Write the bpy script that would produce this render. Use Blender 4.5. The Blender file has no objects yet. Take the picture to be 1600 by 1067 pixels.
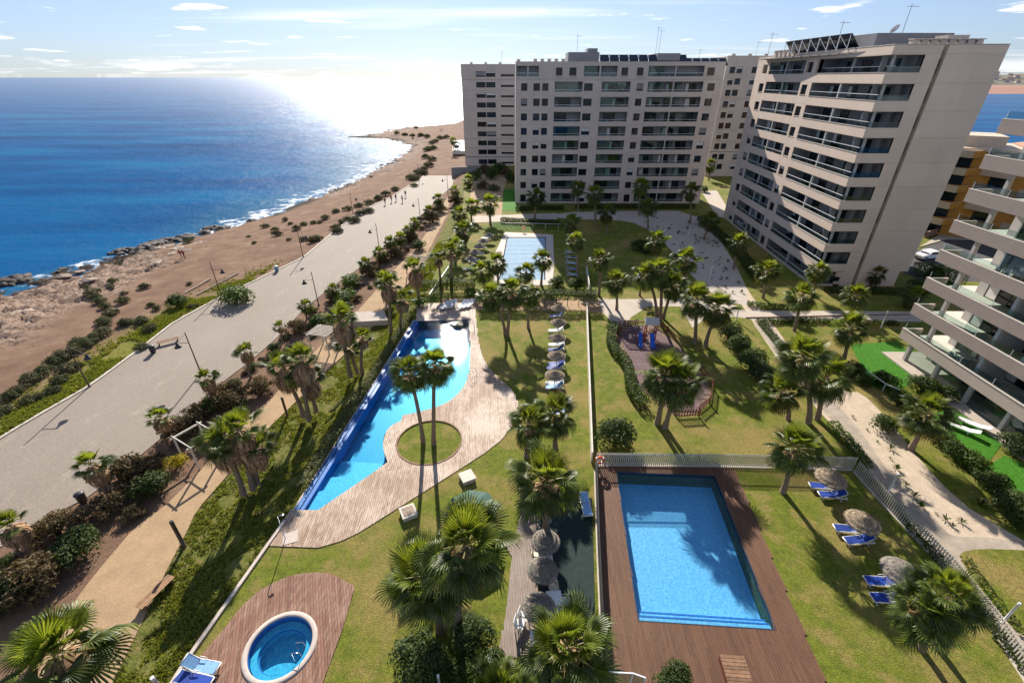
import bpy, bmesh, math, random
import numpy as np
from mathutils import Vector, Matrix, noise
from mathutils.geometry import tessellate_polygon
R = math.radians
scn = bpy.context.scene
col = scn.collection
random.seed(7); rng = np.random.default_rng(7)

# ------------------------------------------------------------ camera
H = 26.0; F = 720.0; PITCH = R(29.8)
CP, SP = math.cos(PITCH), math.sin(PITCH)
cam = bpy.data.cameras.new('camera'); cam.sensor_width = 36; cam.lens = F*36/1600
cam.clip_start = .5; cam.clip_end = 120000
co = bpy.data.objects.new('camera', cam); col.objects.link(co)
co.location = (0, 0, H); co.rotation_euler = (R(90)-PITCH, 0, 0)
scn.camera = co
# ------------------------------------------------------------ sky and sun
SUN_EL, SUN_AZ = 29.3, -8.2
w = bpy.data.worlds.new('World'); scn.world = w; w.use_nodes = True
nt = w.node_tree; nt.nodes.clear()
def N(t, k, **kw):
    n = t.nodes.new(k)
    for a, b in kw.items(): setattr(n, a, b)
    return n
out = N(nt, 'ShaderNodeOutputWorld'); bg = N(nt, 'ShaderNodeBackground'); bg.inputs[1].default_value = .10
sky = N(nt, 'ShaderNodeTexSky', sky_type='NISHITA', sun_disc=False)
sky.sun_elevation = R(SUN_EL); sky.sun_rotation = R(SUN_AZ); sky.air_density = 1.0; sky.dust_density = .25; sky.ozone_density = 2.2; sky.altitude = 30
# thin cloud: a layer at one height, thickening towards the horizon
tc = N(nt, 'ShaderNodeTexCoord'); sep = N(nt, 'ShaderNodeSeparateXYZ'); nt.links.new(tc.outputs['Generated'], sep.inputs[0])
def wm(op, a, b=None, c=None):
    n = N(nt, 'ShaderNodeMath', operation=op)
    for i, v in enumerate((a, b, c)):
        if v is None: continue
        if isinstance(v, (int, float)): n.inputs[i].default_value = v
        else: nt.links.new(v, n.inputs[i])
    return n.outputs[0]
zz = wm('MAXIMUM', sep.outputs[2], .004)
el = wm('ADD', zz, .035)
dx = wm('DIVIDE', sep.outputs[0], el); dy = wm('DIVIDE', sep.outputs[1], el)
cmb = N(nt, 'ShaderNodeCombineXYZ'); nt.links.new(dx, cmb.inputs[0]); nt.links.new(dy, cmb.inputs[1])
def cloud(scale, lo, hi, vec, off, det=6, stretch=(1, 1, 1)):
    mp = N(nt, 'ShaderNodeMapping'); mp.inputs['Location'].default_value = off; mp.inputs['Scale'].default_value = stretch
    nt.links.new(vec, mp.inputs[0])
    n = N(nt, 'ShaderNodeTexNoise'); n.inputs['Scale'].default_value = scale; n.inputs['Detail'].default_value = det; n.inputs['Roughness'].default_value = .55
    nt.links.new(mp.outputs[0], n.inputs[0])
    r = N(nt, 'ShaderNodeMapRange', interpolation_type='SMOOTHSTEP'); r.inputs[1].default_value = lo; r.inputs[2].default_value = hi
    nt.links.new(n.outputs[0], r.inputs[0]); return r.outputs[0]
c1 = cloud(.8, .60, .68, cmb.outputs[0], (3.1, 1.7, 0))
c2 = cloud(.22, .54, .74, cmb.outputs[0], (7.3, 2.2, 0), 4, (.5, 1.6, 1))
c3 = cloud(9., .50, .62, tc.outputs['Generated'], (2.2, .3, .1), 6, (1, 1, 5))
hb = N(nt, 'ShaderNodeMapRange', interpolation_type='SMOOTHSTEP'); nt.links.new(sep.outputs[2], hb.inputs[0])
hb.inputs[1].default_value = .034; hb.inputs[2].default_value = .004
c3 = wm('MULTIPLY', c3, hb.outputs[0])
cl = wm('MAXIMUM', wm('MAXIMUM', c1, wm('MULTIPLY', c2, .6)), wm('MULTIPLY', c3, .75))
mix = N(nt, 'ShaderNodeMix', data_type='RGBA'); nt.links.new(cl, mix.inputs[0])
gm = N(nt, 'ShaderNodeGamma'); gm.inputs[1].default_value = .75; nt.links.new(sky.outputs[0], gm.inputs[0])
hz = N(nt, 'ShaderNodeHueSaturation'); hz.inputs['Saturation'].default_value = .85; hz.inputs['Value'].default_value = .86
tn = N(nt, 'ShaderNodeMix', data_type='RGBA', blend_type='MULTIPLY'); tn.inputs[0].default_value = 1.; tn.inputs[7].default_value = (.69, .85, 1.2, 1)
nt.links.new(gm.outputs[0], tn.inputs[6]); nt.links.new(tn.outputs[2], hz.inputs['Color'])
nt.links.new(hz.outputs[0], mix.inputs[6]); mix.inputs[7].default_value = (7.2, 7.2, 7.3, 1)
nt.links.new(mix.outputs[2], bg.inputs[0]); nt.links.new(bg.outputs[0], out.inputs[0])
sun = bpy.data.lights.new('sun', 'SUN'); sun.energy = 5.0; sun.angle = R(.53); sun.color = (1, .93, .83)
so = bpy.data.objects.new('sun', sun); col.objects.link(so)
SV = Vector((math.sin(R(SUN_AZ))*math.cos(R(SUN_EL)), math.cos(R(SUN_AZ))*math.cos(R(SUN_EL)), math.sin(R(SUN_EL))))
so.rotation_euler = (-SV).to_track_quat('-Z', 'Y').to_euler(); so.location = SV*100
vs = scn.view_settings; vs.view_transform = 'Standard'; vs.look = 'None'; vs.gamma = 1; vs.exposure = .92; vs.use_curve_mapping = False
scn.render.engine = 'CYCLES'
scn.cycles.max_bounces = 7; scn.cycles.transparent_max_bounces = 12
scn.cycles.caustics_reflective = False; scn.cycles.caustics_refractive = False

# ------------------------------------------------------------ pixel -> place
def ray(u, v):
    x = (u-800)/F; y = -(v-533.5)/F
    return (x, CP+y*SP, -SP+y*CP)
def G(u, v, z=0.):
    d = ray(u, v); t = (z-H)/d[2]; return (d[0]*t, d[1]*t)
def FP(u, v, y):                       # point of the vertical plane at depth y
    d = ray(u, v); t = y/d[1]; return (d[0]*t, H+d[2]*t)
def PX(pts, z=0.): return [G(u, v, z) for u, v in pts]
def on_line(u, v, A, B):               # hit of a pixel with the vertical plane through A,B -> distance from A, height
    d = ray(u, v); tx, ty = B[0]-A[0], B[1]-A[1]; L = math.hypot(tx, ty); tx /= L; ty /= L
    # t*d = A + s*T
    det = d[0]*(-ty)-d[1]*(-tx)
    t = (A[0]*(-ty)-A[1]*(-tx))/det
    return ((t*d[0]-A[0])*tx+(t*d[1]-A[1])*ty, H+t*d[2])
def interp(tab):
    tab = sorted(tab); ys = [a for a, b in tab]; xs = [b for a, b in tab]
    return lambda y: float(np.interp(y, ys, xs))
def sstep(a, b, x):
    t = min(1, max(0, (x-a)/(b-a))); return t*t*(3-2*t)

# ------------------------------------------------------------ mesh collecting
class MB:
    def __init__(s): s.v = []; s.f = []; s.m = []; s.r = []; s.mats = []
    def mi(s, mat):
        if mat not in s.mats: s.mats.append(mat)
        return s.mats.index(mat)
    def add(s, vs, fs, mat=None, rnd=None):
        o = len(s.v); s.v += [tuple(p) for p in vs]; k = s.mi(mat) if mat is not None else 0
        rr = random.random() if rnd is None else rnd
        for f in fs: s.f.append(tuple(i+o for i in f)); s.m.append(k); s.r.append(rr)
    def box(s, c, d, mat=None, rz=0, rnd=None, M=None):
        x, y, z = (a/2 for a in d)
        P = [(-x,-y,-z),(x,-y,-z),(x,y,-z),(-x,y,-z),(-x,-y,z),(x,-y,z),(x,y,z),(-x,y,z)]
        if M is not None: P = [M @ Vector(p) for p in P]
        elif rz:
            ca, sa = math.cos(rz), math.sin(rz); P = [(p[0]*ca-p[1]*sa, p[0]*sa+p[1]*ca, p[2]) for p in P]
        P = [(p[0]+c[0], p[1]+c[1], p[2]+c[2]) for p in P]
        s.add(P, [(0,3,2,1),(4,5,6,7),(0,1,5,4),(1,2,6,5),(2,3,7,6),(3,0,4,7)], mat, rnd)
    def bar(s, a, b, w, h=None, mat=None):
        a = Vector(a); b = Vector(b); d = b-a; L = d.length
        q = d.to_track_quat('X', 'Z').to_matrix(); c = (a+b)/2
        s.box(c, (L, w, h or w), mat, M=q)
    def tube(s, pts, rad, n=8, mat=None, cap=True):
        pts = [Vector(p) for p in pts]; rad = rad if isinstance(rad, (list, tuple)) else [rad]*len(pts)
        V = []; up = Vector((0, 0, 1))
        for i, p in enumerate(pts):
            d = (pts[min(i+1, len(pts)-1)]-pts[max(i-1, 0)]).normalized()
            a = d.cross(up) if abs(d.z) < .95 else d.cross(Vector((1, 0, 0)))
            a.normalize(); b = a.cross(d)
            for k in range(n):
                t = 2*math.pi*k/n; V.append(p+(a*math.cos(t)+b*math.sin(t))*rad[i])
        Fs = []
        for i in range(len(pts)-1):
            for k in range(n):
                Fs.append((i*n+k, i*n+(k+1) % n, (i+1)*n+(k+1) % n, (i+1)*n+k))
        if cap: Fs += [tuple(range(n)), tuple((len(pts)-1)*n+k for k in reversed(range(n)))]
        s.add(V, Fs, mat)
    def lathe(s, prof, n=20, c=(0, 0, 0), mat=None, jit=0):
        V = []; Fs = []
        for r, z in prof:
            for k in range(n):
                t = 2*math.pi*k/n; rr = r*(1+random.uniform(-jit, jit))
                V.append((c[0]+rr*math.cos(t), c[1]+rr*math.sin(t), c[2]+z))
        for i in range(len(prof)-1):
            for k in range(n): Fs.append((i*n+k, i*n+(k+1) % n, (i+1)*n+(k+1) % n, (i+1)*n+k))
        s.add(V, Fs, mat)
    def prism(s, poly, z0, z1, mat=None, bottom=False):
        n = len(poly); area = sum(poly[i][0]*poly[(i+1) % n][1]-poly[(i+1) % n][0]*poly[i][1] for i in range(n))
        if area < 0: poly = poly[::-1]
        V = [(x, y, z0) for x, y in poly]+[(x, y, z1) for x, y in poly]
        Fs = [(i, (i+1) % n, n+(i+1) % n, n+i) for i in range(n)]
        tri = tessellate_polygon([[Vector((x, y, 0)) for x, y in poly]])
        for t in tri:
            a, b, c_ = t
            cr = (poly[b][0]-poly[a][0])*(poly[c_][1]-poly[a][1])-(poly[b][1]-poly[a][1])*(poly[c_][0]-poly[a][0])
            if cr < 0: a, c_ = c_, a
            Fs.append((n+a, n+b, n+c_))
            if bottom: Fs.append((c_, b, a))
        s.add(V, Fs, mat)
    def mesh(s, name, mat=None, smooth=False):
        me = bpy.data.meshes.new(name); me.from_pydata(s.v, [], s.f)
        mats = [x if x is not None else mat for x in s.mats] or [mat]
        for x in mats: me.materials.append(x if not isinstance(x, str) else MT[x])
        if len(mats) > 1: me.polygons.foreach_set('material_index', s.m)
        a = me.attributes.new('rnd', 'FLOAT', 'FACE'); a.data.foreach_set('value', s.r)
        if smooth: me.polygons.foreach_set('use_smooth', [True]*len(s.f))
        me.update(); return me
    def build(s, name, mat=None, parent=None, smooth=False):
        if isinstance(mat, str): mat = MT[mat]
        return obj(name, s.mesh(name, mat, smooth), parent)
def obj(name, me, parent=None, loc=None, rz=0, sc=None):
    o = bpy.data.objects.new(name, me); col.objects.link(o)
    if parent is not None: o.parent = parent
    if loc is not None: o.location = loc
    if rz: o.rotation_euler = (0, 0, rz)
    if sc is not None: o.scale = sc if not isinstance(sc, (int, float)) else (sc, sc, sc)
    return o
def tag(o, label, cat, group=None):
    o['label'] = label; o['category'] = cat
    if group: o['group'] = group
    return o
def thing(name, label, cat, loc=(0, 0, 0), rz=0, group=None, sc=None):
    o = obj(name, None, None, loc, rz, sc); o.empty_display_size = .2
    return tag(o, label, cat, group)
def struct(o): o['kind'] = 'structure'; return o
def stuff(o, label=None, cat=None):
    o['kind'] = 'stuff'
    if label: o['label'] = label; o['category'] = cat
    return o
def copy_tree(o, parent=None):
    c = o.copy(); col.objects.link(c)
    if parent is not None: c.parent = parent
    for ch in CH.get(o.name, o.children): copy_tree(ch, c)
    return c
CH = {}
def dup(o, loc, rz, label, group=None, sc=None):
    c = copy_tree(o); c.location = loc; c.rotation_euler = (0, 0, rz); c['label'] = label
    if group: c['group'] = group
    if sc is not None: c.scale = (sc, sc, sc)
    return c
def bevel_mesh(me, w=.02, seg=2):
    bm = bmesh.new(); bm.from_mesh(me)
    bmesh.ops.bevel(bm, geom=bm.edges[:], offset=w, segments=seg, affect='EDGES', profile=.5)
    bm.to_mesh(me); bm.free(); return me

# ------------------------------------------------------------ materials
MT = {}
def newmat(name):
    m = bpy.data.materials.new(name); m.use_nodes = True; t = m.node_tree
    return m, t, t.nodes['Principled BSDF']
def L(t, a, b): t.links.new(a, b)
def noise_node(t, scale, detail=4, rough=.55, stretch=None, coord='Object'):
    tcn = N(t, 'ShaderNodeTexCoord'); v = tcn.outputs[coord]
    if stretch:
        mp = N(t, 'ShaderNodeMapping'); mp.inputs['Scale'].default_value = stretch; L(t, v, mp.inputs[0]); v = mp.outputs[0]
    n = N(t, 'ShaderNodeTexNoise'); n.inputs['Scale'].default_value = scale; n.inputs['Detail'].default_value = detail; n.inputs['Roughness'].default_value = rough
    L(t, v, n.inputs[0]); return n
def ramp(t, src, stops):
    r = N(t, 'ShaderNodeValToRGB'); e = r.color_ramp.elements
    while len(e) < len(stops): e.new(.5)
    for el_, (p, c) in zip(e, stops): el_.position = p; el_.color = (*c, 1)
    L(t, src, r.inputs[0]); return r.outputs[0]
def mixc(t, fac, a, b, mode='MIX'):
    n = N(t, 'ShaderNodeMix', data_type='RGBA', blend_type=mode)
    for s_, i in ((fac, 0), (a, 6), (b, 7)):
        if isinstance(s_, (int, float)): n.inputs[i].default_value = s_
        elif isinstance(s_, tuple): n.inputs[i].default_value = (*s_, 1)
        else: L(t, s_, n.inputs[i])
    return n.outputs[2]
def bump(t, bs, src, strength, dist=.05):
    b = N(t, 'ShaderNodeBump'); b.inputs['Strength'].default_value = strength; b.inputs['Distance'].default_value = dist
    L(t, src, b.inputs['Height']); L(t, b.outputs[0], bs.inputs['Normal']); return b
def rng_map(t, src, a, b, c=0., d=1., smooth=True):
    r = N(t, 'ShaderNodeMapRange', interpolation_type='SMOOTHSTEP' if smooth else 'LINEAR')
    for i, x in enumerate((a, b, c, d)): r.inputs[i+1].default_value = x
    L(t, src, r.inputs[0]); return r.outputs[0]
def sc_(c, k): return tuple(max(0, min(1, a*k)) for a in c)
def mat(name, c, rough=.8, ns=2., var=.25, c2=None, bs_=0, bstr=0, spec=.4, metal=0, orand=0, frnd=0, stretch=None, fine=0):
    m, t, b = newmat(name)
    n = noise_node(t, ns, 5, .6, stretch)
    cc = ramp(t, n.outputs[0], [(.3, sc_(c, 1-var)), (.7, c2 or sc_(c, 1+var))])
    if fine:
        n3 = noise_node(t, fine, 3, .6); cc = mixc(t, .5, cc, ramp(t, n3.outputs[0], [(.3, (.25, .25, .25)), (.7, (.75, .75, .75))]), 'OVERLAY')
    if orand:
        oi = N(t, 'ShaderNodeObjectInfo'); k = rng_map(t, oi.outputs['Random'], 0, 1, 1-orand, 1+orand, False)
        cc = mixc(t, 1., cc, k, 'MULTIPLY')
    if frnd:
        a = N(t, 'ShaderNodeAttribute', attribute_name='rnd'); k = rng_map(t, a.outputs['Fac'], 0, 1, 1-frnd, 1+frnd, False)
        cc = mixc(t, 1., cc, k, 'MULTIPLY')
    L(t, cc, b.inputs['Base Color']); b.inputs['Roughness'].default_value = rough; b.inputs['Metallic'].default_value = metal
    b.inputs['Specular IOR Level'].default_value = spec
    if bs_:
        n2 = noise_node(t, bs_, 4, .6); bump(t, b, n2.outputs[0], bstr)
    MT[name] = m; return m
def leafmat(name, c, c2, trans=.35, rough=.4, spec=.4, orand=.25):
    m, t, b = newmat(name)
    a = N(t, 'ShaderNodeAttribute', attribute_name='rnd'); oi = N(t, 'ShaderNodeObjectInfo')
    cc = ramp(t, a.outputs['Fac'], [(.0, c), (1., c2)])
    k = rng_map(t, oi.outputs['Random'], 0, 1, 1-orand, 1+orand, False); cc = mixc(t, 1., cc, k, 'MULTIPLY')
    L(t, cc, b.inputs['Base Color']); b.inputs['Roughness'].default_value = rough; b.inputs['Specular IOR Level'].default_value = spec
    tr = N(t, 'ShaderNodeBsdfTranslucent'); tcx = mixc(t, 1., cc, (1.25, 1.2, .55), 'MULTIPLY'); L(t, tcx, tr.inputs[0])
    ms = N(t, 'ShaderNodeMixShader'); ms.inputs[0].default_value = trans
    L(t, b.outputs[0], ms.inputs[1]); L(t, tr.outputs[0], ms.inputs[2]); L(t, ms.outputs[0], t.nodes['Material Output'].inputs[0])
    MT[name] = m; return m
mat('concrete_a', (.55, .465, .405), .85, .35, .07, bs_=30, bstr=.05, fine=25, frnd=.035)
mat('concrete_b', (.66, .515, .405), .85, .35, .06, bs_=30, bstr=.05, fine=25, frnd=.035)
mat('concrete_c', (.50, .40, .33), .8, .5, .06, frnd=.03)
mat('coping', (.52, .45, .385), .8, 1.2, .1)
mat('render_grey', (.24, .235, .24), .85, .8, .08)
mat('render_white', (.46, .44, .42), .8, .8, .06)
mat('roof_gravel', (.33, .30, .27), .95, 3, .2)
mat('dark_metal', (.035, .035, .04), .45, 3, .2)
mat('grey_metal', (.33, .34, .35), .4, 3, .1, metal=.6)
mat('white_metal', (.72, .72, .72), .45, 3, .05)
mat('steel', (.6, .6, .6), .2, 3, .05, metal=1.)
mat('panel_dark', (.02, .022, .035), .15, 3, .1, spec=.6)
mat('lamp_post', (.09, .065, .05), .6, 4, .2)
mat('white_plastic', (.78, .77, .74), .4, 3, .04)
mat('cream_plastic', (.72, .66, .50), .45, 3, .06)
mat('blue_sling', (.012, .05, .30), .6, 6, .15, orand=.3)
mat('blue_sling_pale', (.20, .38, .62), .6, 6, .15, orand=.2)
mat('pale_sling', (.52, .56, .62), .6, 6, .1, orand=.15)
mat('thatch', (.24, .185, .125), .95, 14, .4, frnd=.35, bs_=60, bstr=.5)
mat('thatch_grey', (.20, .175, .145), .95, 14, .4, frnd=.35, bs_=60, bstr=.5)
mat('wood', (.22, .12, .065), .75, 6, .3, frnd=.25, stretch=(1, 1, .2))
mat('wood_red', (.20, .065, .035), .7, 6, .25, frnd=.25)
mat('wood_pale', (.42, .33, .25), .8, 6, .25, frnd=.25)
mat('pine', (.38, .22, .12), .8, 6, .25, frnd=.25)
mat('fence_slat', (.47, .43, .36), .7, 3, .15, frnd=.12)
mat('fence_dark', (.13, .12, .11), .7, 3, .15, frnd=.2)
mat('wall_white', (.62, .57, .48), .85, 1.5, .12)
mat('trunk', (.23, .165, .115), .9, 9, .35, bs_=14, bstr=.6, stretch=(.4, .4, 3))
mat('bark', (.12, .08, .055), .9, 9, .35)
mat('skirt', (.34, .205, .11), .9, 5, .3, frnd=.4)
mat('deadwood', (.2, .13, .08), .9, 5, .3)
mat('asphalt', (.075, .072, .07), .9, .6, .15, fine=40)
mat('stone_paver', (.42, .355, .285), .85, .6, .1, frnd=.1, fine=30)
mat('kerb', (.52, .46, .38), .85, 2, .12)
mat('soil', (.19, .125, .08), .95, 1.5, .3, bs_=8, bstr=.4, fine=22)
mat('coping_pink', (.52, .44, .38), .8, 3, .1)
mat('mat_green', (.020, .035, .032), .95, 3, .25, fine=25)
mat('canvas_green', (.035, .085, .065), .8, 3, .15)
mat('rock', (.30, .225, .17), .9, 1.5, .4, bs_=6, bstr=.7, fine=9, orand=.3)
mat('rock_dark', (.055, .042, .035), .8, 1.5, .4, bs_=6, bstr=.7, orand=.3)
mat('orange_paint', (.50, .22, .035), .8, 1, .1)
mat('cream_paint', (.62, .49, .36), .8, 1, .08)
mat('terracotta', (.42, .23, .15), .9, 3, .2)
mat('brick_dark', (.25, .14, .10), .9, 3, .2)
mat('skin', (.45, .26, .18), .6, 4, .05)
mat('cloth_dark', (.04, .045, .06), .9, 4, .1)
mat('cloth_red', (.35, .06, .04), .9, 4, .1)
mat('cloth_light', (.5, .5, .5), .9, 4, .1)
mat('life_ring', (.75, .12, .03), .5, 3, .1)
mat('slide_blue', (.02, .12, .55), .35, 3, .1)
mat('red_paint', (.42, .03, .02), .5, 3, .1)
mat('yellow_paint', (.6, .35, .03), .5, 3, .1)
mat('blue_bin', (.12, .30, .42), .5, 3, .1)
mat('rubber_tile', (.150, .092, .095), .9, 2, .15, orand=.16, fine=14)
mat('car_paint', (.75, .75, .75), .25, 3, .02, spec=.6)
mat('tyre', (.02, .02, .02), .8, 3, .1)
mat('far_white', (.55, .50, .46), .9, .05, .1)
mat('far_roof', (.40, .22, .16), .9, .05, .1)
mat('pool_cover', (.30, .42, .52), .85, 1.2, .1, spec=.08)
mat('tile_rim', (.02, .035, .06), .5, 3, .1)
mat('cloth_blue', (.03, .07, .25), .9, 4, .1)
mat('curtain', (.62, .61, .60), .9, 2, .06)
leafmat('palm_leaf', (.045, .075, .014), (.14, .175, .03), .42, .45, .4, .4)
leafmat('petiole', (.22, .18, .05), (.26, .22, .07), .15, .5, .3, .1)
leafmat('palm_young', (.13, .18, .022), (.26, .29, .04), .52, .45, .35, .25)
leafmat('palm_old', (.13, .10, .028), (.16, .135, .035), .25, .6, .2, .3)
leafmat('leaf_green', (.028, .052, .010), (.085, .125, .022), .32, .55, .22, .2)
leafmat('leaf_oleander', (.035, .058, .018), (.095, .13, .038), .3, .6, .2, .15)
leafmat('leaf_scrub', (.06, .072, .03), (.135, .135, .06), .2, .7, .2, .3)
leafmat('leaf_bright', (.05, .095, .012), (.11, .17, .02), .3, .5, .3, .2)
leafmat('leaf_dry', (.075, .055, .028), (.16, .115, .055), .2, .7, .15, .25)
leafmat('leaf_yellow', (.30, .25, .015), (.50, .40, .02), .3, .6, .2, .1)
leafmat('leaf_cover', (.11, .15, .025), (.27, .27, .05), .4, .8, .1, .1)

def schlick(t, f0, normal=None):
    g = N(t, 'ShaderNodeNewGeometry'); d = N(t, 'ShaderNodeVectorMath', operation='DOT_PRODUCT'); L(t, g.outputs['Incoming'], d.inputs[0]); L(t, normal or g.outputs['Normal'], d.inputs[1])
    def mth(op, x, y):
        n = N(t, 'ShaderNodeMath', operation=op)
        for i, s in enumerate((x, y)):
            if s is None: continue
            if isinstance(s, (int, float)): n.inputs[i].default_value = s
            else: L(t, s, n.inputs[i])
        return n.outputs[0]
    k = mth('POWER', mth('SUBTRACT', 1., mth('ABSOLUTE', d.outputs['Value'], None)), 5.)
    return mth('MINIMUM', mth('ADD', mth('MULTIPLY', k, 1-f0), f0), 1.)
# glass ---------------------------------------------------------------
def glass_dark(name, c, rough=.04, spec=.7):
    m, t, b = newmat(name); oi = N(t, 'ShaderNodeObjectInfo')
    cc = ramp(t, oi.outputs['Random'], [(0, sc_(c, .5)), (.7, c), (1, sc_(c, 1.8))])
    L(t, cc, b.inputs['Base Color']); b.inputs['Roughness'].default_value = rough; b.inputs['Specular IOR Level'].default_value = spec
    n = noise_node(t, .8, 2); bump(t, b, n.outputs[0], .04, .05); MT[name] = m
glass_dark('pane', (.012, .018, .028), .05, .28); glass_dark('pane_door', (.015, .025, .032), .06, .35)
def glass_clear(name, tint, fac):
    m, t, b = newmat(name); t.nodes.remove(b)
    tr = N(t, 'ShaderNodeBsdfTransparent'); tr.inputs[0].default_value = (*tint, 1)
    gl = N(t, 'ShaderNodeBsdfGlossy'); gl.inputs['Roughness'].default_value = .03; gl.inputs[0].default_value = (.9, .95, 1, 1)
    k = schlick(t, fac)
    ms = N(t, 'ShaderNodeMixShader'); L(t, k, ms.inputs[0]); L(t, tr.outputs[0], ms.inputs[1]); L(t, gl.outputs[0], ms.inputs[2])
    L(t, ms.outputs[0], t.nodes['Material Output'].inputs[0]); MT[name] = m
glass_clear('rail_glass', (.74, .83, .83), .035); glass_clear('fence_glass', (.75, .85, .83), .03)
# water ---------------------------------------------------------------
def pool_water(name, tint, bscale, bst):
    m, t, b = newmat(name); t.nodes.remove(b)
    tr = N(t, 'ShaderNodeBsdfTransparent'); tr.inputs[0].default_value = (*tint, 1)
    gl = N(t, 'ShaderNodeBsdfGlossy'); gl.inputs['Roughness'].default_value = .035
    n = noise_node(t, bscale, 3, .5); n2 = noise_node(t, bscale*3.1, 2, .5)
    ad = N(t, 'ShaderNodeMath', operation='MULTIPLY_ADD'); L(t, n2.outputs[0], ad.inputs[0]); ad.inputs[1].default_value = .35; L(t, n.outputs[0], ad.inputs[2])
    bp = N(t, 'ShaderNodeBump'); bp.inputs['Strength'].default_value = bst; bp.inputs['Distance'].default_value = .05; L(t, ad.outputs[0], bp.inputs['Height'])
    L(t, bp.outputs[0], gl.inputs['Normal'])
    fk = schlick(t, .02, bp.outputs[0])
    ms = N(t, 'ShaderNodeMixShader'); L(t, fk, ms.inputs[0]); L(t, tr.outputs[0], ms.inputs[1]); L(t, gl.outputs[0], ms.inputs[2])
    L(t, ms.outputs[0], t.nodes['Material Output'].inputs[0]); MT[name] = m
pool_water('water_a', (.50, .90, .97), 7.5, .05); pool_water('water_b', (.72, .92, .98), 4.5, .3); pool_water('water_spa', (.6, .92, .97), 7, .5)
def tiles(name, c, c2, size):          # small glazed pool mosaic
    m, t, b = newmat(name); tcn = N(t, 'ShaderNodeTexCoord')
    vo = N(t, 'ShaderNodeTexVoronoi', feature='F1', distance='CHEBYCHEV'); vo.inputs['Scale'].default_value = size; vo.inputs['Randomness'].default_value = .15
    L(t, tcn.outputs['Object'], vo.inputs[0])
    cc = mixc(t, vo.outputs['Color'], c, c2)
    n = noise_node(t, 1.1, 4); n2 = noise_node(t, 7, 3, .6)
    cc = mixc(t, .6, cc, ramp(t, n2.outputs[0], [(.35, (.38, .38, .38)), (.65, (.62, .62, .62))]), 'OVERLAY')
    L(t, cc, b.inputs['Base Color']); b.inputs['Roughness'].default_value = .5; MT[name] = m
tiles('tile_a', (.008, .215, .45), (.02, .29, .54), 9); tiles('tile_edge', (.03, .15, .42), (.05, .20, .50), 9); tiles('tile_b', (.12, .38, .64), (.24, .50, .72), 9)
tiles('tile_dark', (.015, .12, .42), (.03, .18, .52), 9); tiles('tile_spa', (.03, .30, .50), (.10, .46, .62), 8)
# lawn ----------------------------------------------------------------
def lawnmat(name, c, c2, dry, dryamt=.5):
    m, t, b = newmat(name)
    n1 = noise_node(t, .16, 5, .6); n2 = noise_node(t, 1.7, 5, .65); n3 = noise_node(t, 16, 4, .7); n4 = noise_node(t, .55, 4, .6)
    cc = ramp(t, n2.outputs[0], [(.3, c), (.7, c2)])
    dm = rng_map(t, n1.outputs[0], .46, .64, 0, dryamt); dm2 = rng_map(t, n4.outputs[0], .48, .66, 0, dryamt*.9)
    mx = N(t, 'ShaderNodeMath', operation='MAXIMUM'); L(t, dm, mx.inputs[0]); L(t, dm2, mx.inputs[1])
    cc = mixc(t, mx.outputs[0], cc, dry)
    n5 = noise_node(t, 5, 5, .75); cc = mixc(t, .6, cc, ramp(t, n5.outputs[0], [(.3, (.25, .25, .25)), (.7, (.75, .75, .75))]), 'OVERLAY')
    cc = mixc(t, .75, cc, ramp(t, n3.outputs[0], [(.3, (.12, .12, .12)), (.7, (.85, .85, .85))]), 'OVERLAY')
    L(t, cc, b.inputs['Base Color']); b.inputs['Roughness'].default_value = .9; b.inputs['Specular IOR Level'].default_value = .15
    bump(t, b, n3.outputs[0], .9, .06); MT[name] = m
lawnmat('lawn', (.085, .118, .012), (.185, .20, .024), (.29, .205, .075), .72)
lawnmat('turf', (.045, .17, .012), (.06, .20, .015), (.05, .18, .015), .1)
# deck boards ---------------------------------------------------------
def deckmat(name, c, c2, wear, wearamt):
    m, t, b = newmat(name); a = N(t, 'ShaderNodeAttribute', attribute_name='rnd')
    cc = ramp(t, a.outputs['Fac'], [(0, c), (1, c2)])
    n = noise_node(t, 5, 5, .7, (2.2, .35, 1)); n1 = noise_node(t, .22, 3, .55)
    ad = N(t, 'ShaderNodeMath', operation='MULTIPLY_ADD'); L(t, n1.outputs[0], ad.inputs[0]); ad.inputs[1].default_value = .9; L(t, n.outputs[0], ad.inputs[2])
    cc = mixc(t, rng_map(t, ad.outputs[0], .82, 1.15, 0, wearamt), cc, wear)
    L(t, cc, b.inputs['Base Color']); b.inputs['Roughness'].default_value = .7; b.inputs['Specular IOR Level'].default_value = .35
    bump(t, b, n.outputs[0], .3, .02); MT[name] = m
deckmat('deck_pale', (.27, .175, .115), (.41, .29, .205), (.62, .51, .41), .9)
deckmat('deck_brown', (.095, .043, .024), (.145, .068, .036), (.20, .11, .065), .3)
deckmat('deck_spa', (.15, .066, .040), (.24, .115, .072), (.50, .36, .27), .42)
deckmat('deck_grey', (.20, .15, .12), (.26, .20, .165), (.33, .28, .24), .6)
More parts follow.
